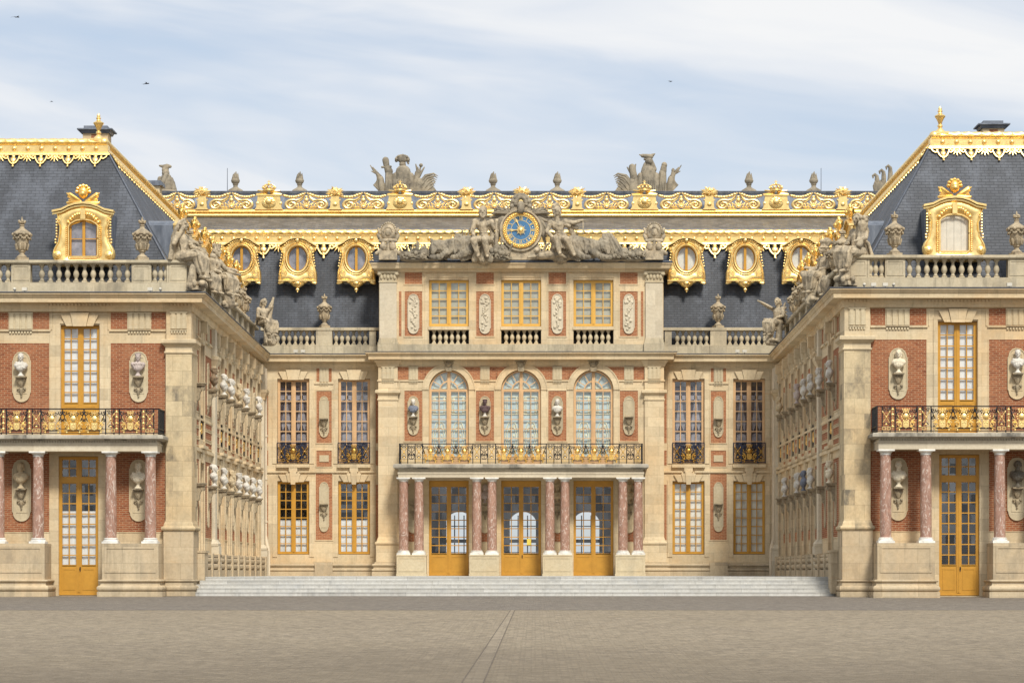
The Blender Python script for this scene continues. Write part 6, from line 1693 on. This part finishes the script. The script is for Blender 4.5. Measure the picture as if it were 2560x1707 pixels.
for q in (-1, 1): mb.ball((q*.045, -.29, .03), (.022, .02, .014), 6, 4)
mb.cap((-.03, -.295, -.055), (.03, -.295, -.055), .011, .011, 6)
mb.build('sun_mask', M['gold'], di, smooth=True)
GC = 'carved figures around the clock'
ZA = 15.36
# Hercules-like nude with a club: left
def exh(mb):
    mb.cap((.0, .15, -.1), (.05, .10, -.55), .42, .5); mb.ball((0, .1, -.62), (.75, .35, .22)); mb.cap((.45, .0, .2), (.75, .0, -.5), .14, .16); mb.cap((.3, .1, .9), (.5, .1, .1), .10, .16)
    for i in range(3): mb.cap((-.3+.3*i, -.25, -.3), (-.4+.35*i, -.3, -.8), .14, .16)
mh = statue_mesh(pose(pelvis=(.02,0,.10), chest=(-.02,.0,.52), head=(-.02,-.05,.93), neck=(-.02,-.02,.74), shL=(-.25,.0,.66), shR=(.23,.0,.64), elL=(-.34,-.05,.36), haL=(-.30,-.22,.22),
      elR=(.34,-.06,.44), haR=(.40,-.14,.66), knL=(-.30,-.42,.04), anL=(-.16,-.40,-.42), knR=(.04,-.46,.06), anR=(.12,-.36,-.42)), exh, 1.52, 'carved_stone', .0185, None, cloth=False, beard=True, nude=True)
hs = put('statue', mh, X0-1.74, 119.98, ZA+.78, 0, 'bearded nude stone man seated with a club at the left of the clock', 'statue', GC)
mb = MB(); mb.tube([(.60, -.22, 1.02), (.60, -.24, .2), (.58, -.26, -.35), (.60, -.26, -.74)], [.05, .075, .10, .13], 9)
for i in range(7): mb.ball((.60+.09*math.cos(i*2), -.25+.09*math.sin(i*2), -.65+.2*i), .04, 6, 4)
c_ = link('club', mb.mesh('club', True, M['carved_stone']), hs, (0, 0, 0))
# helmeted seated warrior: right
def exm(mb):
    mb.cap((.1, .2, .2), (.1, .15, -.5), .38, .5); mb.ball((.2, .1, -.62), (.8, .35, .22))
    mb.cap((.30, .15, .95), (.85, .1, .72), .12, .12); mb.cap((.5, .15, .85), (.75, .15, .3), .12, .12); mb.cap((-.05, -.1, .95), (.5, -.05, .78), .08, .10)
    for i in range(5): mb.cap((-.15+.12*i, -.32, .12), (-.2+.16*i, -.5, -.28), .10, .08)
mm = statue_mesh(pose(pelvis=(.12,0,.10), chest=(.0,.0,.50), neck=(-.03,-.01,.72), head=(-.06,-.05,.90), shL=(-.23,.0,.60), shR=(.22,.0,.64), elL=(-.34,-.06,.34), haL=(-.16,-.24,.12),
      elR=(.46,-.04,.60), haR=(.74,-.12,.66), knL=(-.06,-.42,.06), anL=(.04,-.44,-.36), knR=(.26,-.44,.04), anR=(.48,-.40,-.40), face=(-.6,-.8,0)), exm, 1.52, 'carved_stone', .0185, None, cloth=False, helmet=True, nude=True)
ms = put('statue', mm, X0+1.72, 119.98, ZA+.80, 0, 'helmeted stone warrior seated at the right of the clock with arm stretched out', 'statue', GC)
mb = MB(); mb.box(1.13, 1.19, -.26, -.20, .40, 1.04); mb.box(1.04, 1.28, -.28, -.18, .98, 1.04); link('sword_hilt', mb.mesh('sword_hilt', False, M['carved_stone']), ms, (0, 0, 0))
# putto under the warrior
mb = MB()
mb.cap((-.30, 0, .18), (.18, 0, .24), .19, .20); mb.ball((-.52, -.05, .42), .15); mb.ball((-.50, -.16, .40), .09); mb.cap((-.25, -.1, .3), (-.10, -.2, .62), .07, .06); mb.cap((-.1, -.2, .62), (.05, -.2, .72), .06, .06)
mb.cap((.2, -.05, .22), (.6, -.12, .2), .12, .09); mb.cap((.6, -.12, .2), (.85, -.05, .08), .08, .06); mb.cap((.15, .1, .15), (.6, .1, .08), .12, .09)
for i in range(6): mb.cap((-.9+.08*i, 0, .10+.06*(i % 3)), (-.65, -.02, .14), .07, .09)
me = sculpt(mb, 'putto', .020, M['carved_stone'], .005, 9); put('statue', me, X0+1.25, 119.75, ZA, 0, 'small stone cherub lying below the warrior at the right of the clock', 'statue', GC)
# fallen beasts
def beast(mir, lion):
    mb = MB(); q = mir
    mb.cap((0, 0, .42), (q*.85, 0, .55), .36, .40); mb.ball((q*.95, 0, .52), (.34, .30, .38)); mb.cap((-.1*q, 0, .45), (-.45*q, -.12, .50), .30, .26)
    mb.ball((-.52*q, -.18, .50), (.23, .22, .25)); mb.ball((-.60*q, -.36, .36), (.14, .15, .13)); mb.cap((-.60*q, -.40, .33), (-.62*q, -.44, .22), .10, .08)
    for s_ in (-1, 1): mb.ball((-.52*q + s_*.17, -.16, .70), (.06, .05, .09), 7, 5)
    if lion:
        for i in range(12): a = 2*PI*i/12; mb.ball((-.48*q+.27*math.cos(a), -.10, .48+.28*math.sin(a)), .11, 7, 5)
    mb.cap((.1*q, -.25, .35), (-.35*q, -.42, .08), .14, .10); mb.cap((-.35*q, -.42, .08), (-.70*q, -.45, .06), .10, .08); mb.cap((.9*q, -.28, .35), (.45*q, -.42, .10), .19, .11)
    mb.cap((.45*q, -.42, .10), (.2*q, -.45, .06), .10, .08); mb.cap((1.1*q, 0, .2), (.6*q, -.3, .0), .1, .08)
    for i in range(4): mb.cap((q*(.1+.25*i), -.30, .70), (q*(.05+.25*i), -.36, .25), .07, .06)
    return sculpt(mb, 'beast', .021, M['dark_carved_stone'], .012, 7, .030, 9)
put('carved_beast', beast(1, False), X0-3.38, 119.95, ZA, 0, 'dark stone beast with drooping head crouched left of the bearded man', 'carving', GC).scale = (1.1, 1, 1.2)
put('carved_beast', beast(-1, True), X0+3.35, 119.95, ZA, 0, 'dark stone lion with curly mane crouched right of the warrior', 'carving', GC).scale = (1.1, 1, 1.2)
# trophies of arms
def arms(seed, w, h, drape=0):
    rnd = random.Random(seed); mb = MB()
    for i in range(16):                                       # spears and bundles
        x = rnd.uniform(-w/2, w/2); hh = h*(1-abs(x)/w*.8)*rnd.uniform(.6, 1.05); a = rnd.uniform(-.6, .6)
        mb.cap((x*.7, .05, .05), (x*.8+a*.5, rnd.uniform(-.1, .15), hh), rnd.uniform(.035, .07), rnd.uniform(.02, .05), 7)
        if i % 3 == 0: mb.cap((x*.8+a*.5, 0, hh), (x*.8+a*.58, 0, hh+.12), .06, .01, 6)
    for i in range(7):                                        # shields
        x = rnd.uniform(-w/2, w/2)*.85; z = rnd.uniform(.15, h*.55); Q = Euler((rnd.uniform(-.5, .5), rnd.uniform(-.5, .5), rnd.uniform(-.6, .6))).to_matrix()
        r = rnd.uniform(.13, .22); mb.ball((x, -.16, z), (r, .05, r*1.15), 12, 7, Q); mb.ball((x, -.22, z), (r*.4, .05, r*.4), 8, 5, Q)
    for i in range(6):                                        # helmets with crests
        x = rnd.uniform(-w/2, w/2)*.9; z = rnd.uniform(.12, h*.4); mb.ball((x, -.25, z), (.11, .12, .12), 9, 7)
        for j in range(5): mb.ball((x+.10*math.cos(.4+j*.55), -.22, z+.13*math.sin(.4+j*.55)), .05, 6, 5)
    for i in range(14): mb.cap((rnd.uniform(-w/2, w/2), -.28, rnd.uniform(.02, .25)), (rnd.uniform(-w/2, w/2), -.22, rnd.uniform(.1, .5)*h), .04, .025, 6)
    mb.ball((0, .05, .02), (w*.55, .3, .12))
    if drape:
        for i in range(9): mb.tube([(drape*(-.38+.04*i), 0, h*1.08), (drape*(-.40+.09*i), -.14-.04*(i % 2), h*.6), (drape*(-.5+.15*i), -.22, .08)], [.06, .08, .09], 8)
    return raw(mb, 'trophy', 'dark_carved_stone')
put('carved_trophy', arms(3, 1.3, .85), X0-4.95, 119.95, ZA, 0, 'low dark heap of carved arms beside the left stone cartouche', 'carving', GC)
put('carved_trophy', arms(8, 1.0, 1.15, 1), X0+2.95+1.25, 119.98, ZA, 0, 'carved banner drapery and arms heaped right of the stone lion', 'carving', GC)
put('carved_trophy', arms(5, 1.2, .70), X0+5.2, 119.95, ZA, 0, 'low dark heap of carved arms beside the right stone cartouche', 'carving', GC)
put('carved_trophy', arms(11, .8, 1.35), X0-2.62, 120.15, ZA+.3, 0, 'dark carved helmet and dragon crest rising left of the bearded man', 'carving', GC)
put('carved_trophy', arms(21, 1.1, 1.25), X0-2.15, 120.25, ZA+.1, 0, 'dark carved spears and shields filling the gap between beast and bearded man', 'carving', GC)
put('carved_trophy', arms(23, 1.0, 1.0), X0-1.0, 119.85, ZA, 0, 'carved shields and arms heaped below the clock on its left side', 'carving', GC)
put('carved_trophy', arms(25, 1.1, 1.15), X0+2.5, 120.25, ZA+.1, 0, 'dark carved arms between the warrior and the stone lion', 'carving', GC)
put('carved_trophy', arms(27, 1.3, 1.0), X0-4.1, 120.2, ZA, 0, 'dark carved arms behind the head of the drooping beast', 'carving', GC)
# end cartouches with masks
def cartouche():
    mb = MB()
    mb.ball((0, 0, 1.28), (.36, .16, .44)); mb.cap((-.25, 0, .5), (.25, 0, .5), .16, .16); mb.box(-.42, .42, -.22, .22, 0, .42)
    for q in (-1, 1):
        mb.ball((q*.22, -.12, .62), (.17, .18, .24)); mb.cap((q*.30, -.1, .42), (q*.52, -.1, .30), .13, .10); mb.cap((q*.40, 0, 1.25), (q*.46, 0, 1.45), .09, .06); mb.cap((q*.38, 0, 1.0), (q*.45, 0, 1.15), .10, .09)
        mb.cap((q*.05, -.14, .90), (q*.34, -.10, .88), .09, .10); mb.ball((q*.07, -.17, 1.34), .035, 6, 4)
    mb.cap((0, -.12, .88), (0, -.1, .2), .10, .06)
    for i in range(13): a = PI*i/12; mb.ball((.36*math.cos(a), -.03, 1.30+.42*math.sin(a)), .055, 7, 5)
    mb.ball((0, -.14, 1.27), (.15, .07, .18)); mb.cap((0, -.20, 1.30), (0, -.21, 1.23), .015, .03, 6); mb.cap((-.05, -.19, 1.17), (.05, -.19, 1.17), .02, .02, 6)
    for i in range(9): a = PI*i/8; mb.ball((.19*math.cos(a), -.13, 1.32+.19*math.sin(a)), .045, 6, 4)
    return raw(mb, 'cartouche', 'carved_stone')
cm = cartouche()
put('carved_cartouche', cm, X0-6.17, 120.0, ZA, 0, 'carved stone shield with a mask at the left end of the attic cornice', 'carving', GC)
put('carved_cartouche', cm.copy(), X0+6.18, 120.0, ZA, 0, 'carved stone shield with a mask at the right end of the attic cornice', 'carving', GC)
# ---- trophies of arms against the sky
def skytrophy(q, var):
    mb = MB(); k = .00700
    def P(x, z, y=0): return (q*(x-1105)*k, y, (335-z)*k)
    rnd = random.Random(4+var)
    mb.cap(P(1105, 330), P(1108, 190), .38, .40); mb.ball(P(1105, 175), (.30, .24, .16))                      # cuirass
    for i in range(7): mb.cap(P(1060+14*i, 320, -.34), P(1066+13*i, 250, -.36), .05, .04, 6)
    mb.cap(P(1106, 165), P(1108, 125), .17, .14)
    if var:                                                                                                  # helmet with an eagle
        mb.ball(P(1102, 108), (.22, .22, .20)); mb.cap(P(1082, 120), P(1070, 165), .12, .16); mb.cap(P(1130, 125), P(1140, 165), .09, .13)
        mb.cap(P(1090, 72), P(1150, 66), .13, .10); mb.cap(P(1150, 66), P(1172, 58), .06, .03); mb.cap(P(1078, 62), P(1062, 52), .09, .03); mb.cap(P(1100, 80), P(1135, 92), .10, .06)
    else:                                                                                                    # helmet under a ball of plumes
        mb.ball(P(1103, 128), (.17, .18, .16)); mb.ball(P(1102, 92), (.26, .2, .2))
        for i in range(11): a = PI*(i-1)/8.5; mb.ball(P(1102+44*math.cos(a), 96-30*math.sin(a), -.05*(i % 2)), .085, 8, 6)
        mb.cap(P(1138, 100), P(1146, 122), .07, .05)
    mb.cap(P(1052, 330), P(1055, 215), .26, .20); mb.cap(P(1163, 330), P(1160, 215), .26, .20); mb.cap(P(958, 330), P(945, 235), .20, .15); mb.cap(P(1215, 335), P(1225, 255), .26, .2)
    mb.cap(P(1012, 335), P(1004, 190), .26, .19)                                                             # draped mast
    for i in range(4): mb.cap(P(985+14*i, 330, -.22), P(992+7*i, 195, -.17), .06, .05, 6)
    if not var:
        mb.cap(P(1004, 180), P(992, 152), .21, .17); mb.cap(P(955, 150, -.05), P(1018, 146, -.05), .055, .055); mb.cap(P(988, 145), P(980, 98), .15, .17); mb.ball(P(979, 94), (.17, .15, .06))
    else:
        mb.cap(P(1000, 180), P(996, 150), .17, .15); mb.ball(P(992, 135), (.15, .14, .17)); mb.cap(P(950, 330), P(930, 190), .10, .09); mb.ball(P(928, 175), (.09, .09, .14))
    for i in range(8):                                                                                       # flag at the outer side
        mb.tube([P(1000-6*i, 335, -.06*(i % 2)), P(955-8*i, 255+3*i, .02*i), P(885+10*i, 150+9*i, .04*(i % 2))], [.10, .085, .045], 7)
    for (tx, tz) in ((868, 135), (880, 158), (876, 178)): mb.cap(P(905, 190), P(tx, tz), .06, .02, 6)
    mb.cap(P(1190, 335), P(1212, 190), .22, .13)                                                             # winged quiver
    for (tx, tz) in ((1200, 128), (1215, 150), (1262, 150), (1250, 168)): mb.cap(P(1222, 215), P(tx, tz), .09, .03, 6)
    if not var: mb.ball(P(1238, 135), .10); mb.cap(P(1222, 200), P(1236, 145), .05, .04)
    else: mb.cap(P(1215, 230), P(1226, 150), .18, .18)
    for i in range(9):                                                                                       # palm branch
        t = i/8; mb.tube([P(1205+12*i, 330), P(1232+13*i, 262+8*i, -.05*(i % 2)), P(1272+10*i, 210+15*i), P(1330+7*math.sin(2*i), 196+16*i), P(1362-5*i, 214+14*i)], [.11, .10, .075, .05, .015], 6)
    return raw(mb, 'sky_trophy', 'dark_carved_stone')
put('carved_trophy', skytrophy(1, 0), -6.75, 131.8, 20.22, 0, 'large carved stone trophy with a ball of plumes on the skyline, left of the clock', 'carving', 'trophies on the skyline')
put('carved_trophy', skytrophy(-1, 1), 5.80, 131.8, 20.22, 0, 'large carved stone trophy with an eagle topped helmet on the skyline, right of the clock', 'carving', 'trophies on the skyline')
for k, (x, nb) in enumerate(((-15.27, 'beside the lightning rod at the far left'), (-12.0, 'between the far left pot and the left trophy'), (-2.14, 'just right of the left trophy'), (1.13, 'just left of the right trophy'), (10.9, 'just right of the right trophy'), (14.2, 'beside the lightning rod at the far right'))):
    urn('pot', x, 131.7, 20.22, f'stone fire pot on the skyline {nb}', 1.0, 'dark_carved_stone', 'fire pots on the skyline')
def plumed(var):
    mb = MB()
    if var == 0:
        mb.cap((0, 0, .1), (.02, 0, .75), .36, .28); mb.ball((0, -.05, 1.02), .20); mb.cap((0, 0, 1.15), (-.05, 0, 1.32), .16, .15); mb.cap((-.30, 0, 1.40), (.05, 0, 1.32), .05, .13); mb.ball((-.08, -.05, 1.18), (.12, .14, .15)); mb.cap((-.42, 0, .1), (-.30, .05, .62), .16, .12); mb.cap((.42, 0, .1), (.34, .05, .55), .16, .12); mb.cap((.05, 0, 1.38), (.22, 0, 1.36), .12, .08)
        mb.ball((0, 0, .08), (.6, .4, .14)); mb.cap((.25, 0, .7), (.38, 0, .2), .14, .18); mb.cap((-.3, 0, .75), (-.35, 0, .2), .12, .16); mb.cap((.05, -.2, .9), (-.2, -.25, .3), .12, .14)
    else:
        for i in range(3):
            x = -.34+.34*i; H = .85+.22*i
            mb.tube([(x*.5, .04*(i % 2), 0), (x*.9, 0, H*.45), (x, -.03, H*.8), (x-.02, -.05, H), (x-.12, -.06, H+.10), (x-.22, -.06, H+.03), (x-.20, -.06, H-.10)], [.15, .13, .12, .10, .085, .06, .03], 8)
        for i in range(6): mb.tube([(-.42+.05*i, -.1, .02), (-.5+.08*i, -.16, .35), (-.44+.09*i, -.18, .62+.04*(i % 2))], [.09, .08, .03], 7)
        mb.ball((0, 0, .05), (.5, .35, .12))
    return raw(mb, 'plumed', 'dark_carved_stone')
put('carved_trophy', plumed(0), -18.75, 131.2, 20.1, 0, 'stone bust trophy with a winged helmet on the skyline at the far left', 'carving', 'trophies on the skyline')
put('carved_trophy', plumed(1), 17.7, 131.2, 20.1, 0, 'stone trophy of curling plumes on the skyline at the far right', 'carving', 'trophies on the skyline')
# ------------------------------------------------------------------ ground, steps, birds, sky, light, camera
def struct(name, mat, fn):
    mb = MB(); fn(mb); return tag(mb.build(name, M[mat]), None, None, None, 'structure')
SL = 1.28/95
gz = lambda y: -(95-y)*SL if y < 95 else 0
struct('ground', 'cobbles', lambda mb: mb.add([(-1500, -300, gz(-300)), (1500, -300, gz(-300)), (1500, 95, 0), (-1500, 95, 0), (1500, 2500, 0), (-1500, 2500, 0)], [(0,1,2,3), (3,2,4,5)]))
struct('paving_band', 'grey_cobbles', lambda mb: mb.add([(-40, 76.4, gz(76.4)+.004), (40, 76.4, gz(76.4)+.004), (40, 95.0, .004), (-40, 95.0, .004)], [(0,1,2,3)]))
def sx(y, a, b): return a + (b-a)*(y-20)/(76.4-20)
def strip(mb, w0, w1, h):
    p = []
    for y in (10, 76.4): p += [(sx(y, w0[0], w1[0]), y, gz(y)+h), (sx(y, w0[1], w1[1]), y, gz(y)+h)]
    mb.add(p, [(0,1,3,2)])
struct('paving_strip', 'strip_cobbles', lambda mb: strip(mb, (-1.24, -.84), (-.72, -.60), .004))
struct('paving_joint', 'joint_dark', lambda mb: strip(mb, (-1.255, -1.235), (-.735, -.718), .008))
struct('paving_joint', 'joint_dark', lambda mb: strip(mb, (-.845, -.825), (-.612, -.595), .008))
st = root('marble_steps', (X0, 95.5, 0), 'five broad pale marble steps leading up between the two wings', 'steps')
for k in range(5):
    y0 = 94.72 + .34*k; z0 = .1424*k; x0, x1 = (-12.55, 11.28) if k < 3 else ((-12.42, 11.1) if k == 3 else (-12.26, 10.95))
    mb = MB(); y1 = 137 if k == 4 else 97.5
    mb.box(x0, x1, y0+.015, y1 if k < 4 else 97.6, z0-.02 if k else -.1, z0+.1424-.035); mb.box(x0, x1, y0, y0+.34 if k < 4 else 97.6, z0+.1424-.035, z0+.1424)
    mb.build('step', M['step_stone'], st)
struct('court_floor', 'step_marble', lambda mb: mb.add([(-13.2, 97.5, .7085), (11.9, 97.5, .7085), (11.9, 121.6, .7085), (-13.2, 121.6, .7085)], [(0,1,2,3)]))
# swifts
for (dx, dy, Y, s, rz, nb) in ((335, 193, 100, .24, .3, 'over the left wing chimney, flying level'), (38, 40, 90, .22, .9, 'near the upper left corner'), (1540, 188, 110, .16, -.5, 'above the right skyline trophy'), (118, 234, 120, .14, .2, 'low over the left wing roof')):
    x = (dx-1229)*Y/5935; z = .85 + (1315-dy)*Y/5935
    o = MB(); o.cap((-.35*s, 0, 0), (.45*s, 0, .02*s), .05*s, .09*s, 7); o.add([(-.35*s, 0, .02*s), (-.62*s, .1*s, .05*s), (-.62*s, -.1*s, .05*s)], [(0,1,2)])
    b = o.build('bird', M['bird_plumage'], None, True, (x, Y, z)); b.rotation_euler = (0, -.15, rz)
    tag(b, f'tiny dark swift in the sky {nb}', 'bird', 'swifts in the sky')
    for q in (-1, 1):
        w = MB(); w.add([(.25*s, 0, .03*s), (.05*s, q*.55*s, .16*s), (-.35*s, q*1.05*s, .10*s), (-.02*s, q*.45*s, .13*s), (-.1*s, 0, .03*s), (.25*s, 0, .05*s), (.05*s, q*.55*s, .18*s), (-.35*s, q*1.05*s, .12*s), (-.02*s, q*.45*s, .15*s), (-.1*s, 0, .05*s)],
                        [(0,1,2,3,4), (9,8,7,6,5), (0,5,6,1), (1,6,7,2), (2,7,8,3), (3,8,9,4)])
        w.build('wing', M['bird_plumage'], b)
# sky
sc = bpy.context.scene
wd = bpy.data.worlds.new('World'); sc.world = wd; wd.use_nodes = True
nt = wd.node_tree; nt.nodes.clear(); t = NT(nt)
SUN_AZ, SUN_EL = R(18), R(47)
sky = t.n('ShaderNodeTexSky'); sky.sky_type = 'NISHITA'; sky.sun_disc = False; sky.sun_elevation = SUN_EL; sky.sun_rotation = PI - SUN_AZ
tc = t.n('ShaderNodeTexCoord'); g = tc.outputs['Generated']
sp = t.n('ShaderNodeSeparateXYZ'); t.l(g, sp.inputs[0])
zt = t.math('MULTIPLY_ADD', sp.outputs[0], .13, sp.outputs[2])
cb = t.n('ShaderNodeCombineXYZ'); t.l(sp.outputs[0], cb.inputs[0]); t.l(sp.outputs[1], cb.inputs[1]); t.l(zt, cb.inputs[2])
mp = t.n('ShaderNodeMapping'); t.l(cb.outputs[0], mp.inputs[0]); mp.inputs['Scale'].default_value = (5, 5, 26); mp.inputs['Location'].default_value = SKY_LOC
n1 = t.noise(mp.outputs[0], .8, 4, .5, .5); n2 = t.noise(mp.outputs[0], 2.6, 6, .55, .8)
m = t.math('MULTIPLY_ADD', n2, .16, t.math('MULTIPLY', n1, .75))
cloud = t.ramp(m, [(.34, (5.15, 5.65, 6.45)), (.47, (6.25, 6.5, 6.9)), (.58, (7.25, 7.25, 7.25))])
hi = t.n('ShaderNodeMapRange'); t.l(sp.outputs[2], hi.inputs[0]); hi.inputs[1].default_value = .25; hi.inputs[2].default_value = .75; hi.inputs[3].default_value = 1; hi.inputs[4].default_value = 1.35
sc_ = t.n('ShaderNodeVectorMath', operation='SCALE'); t.l(cloud, sc_.inputs[0]); t.l(hi.outputs[0], sc_.inputs['Scale']); cloud = sc_.outputs[0]
mask = t.ramp(m, [(.28, .55), (.48, .95)])
col = t.mix(mask, sky.outputs[0], cloud)
bg = t.n('ShaderNodeBackground'); t.l(col, bg.inputs[0]); bg.inputs[1].default_value = SKY_K
ow = t.n('ShaderNodeOutputWorld'); t.l(bg.outputs[0], ow.inputs[0])
# sun
ld = bpy.data.lights.new('sun', 'SUN'); ld.energy = SUN_E; ld.angle = R(11); ld.color = (1, .95, .86)
so = bpy.data.objects.new('sun', ld); C.objects.link(so)
d = Vector((math.sin(SUN_AZ)*math.cos(SUN_EL), -math.cos(SUN_AZ)*math.cos(SUN_EL), math.sin(SUN_EL)))
so.rotation_euler = (-d).to_track_quat('-Z', 'Y').to_euler(); so.location = d*60
# camera
cd = bpy.data.cameras.new('camera'); cam = bpy.data.objects.new('camera', cd); C.objects.link(cam)
cam.location = (0, 0, .85); cam.rotation_euler = (PI/2, 0, 0)
cd.sensor_width = 36; cd.sensor_fit = 'HORIZONTAL'; cd.lens = 36*5935/2352; cd.shift_x = -53/2352; cd.shift_y = 531/2352; cd.clip_end = 6000; cd.clip_start = .5
sc.camera = cam
sc.view_settings.view_transform = 'Standard'; sc.view_settings.look = 'None'; sc.view_settings.exposure = EXPO; sc.view_settings.gamma = 1
sc.cycles.max_bounces = 6; sc.cycles.transparent_max_bounces = 8
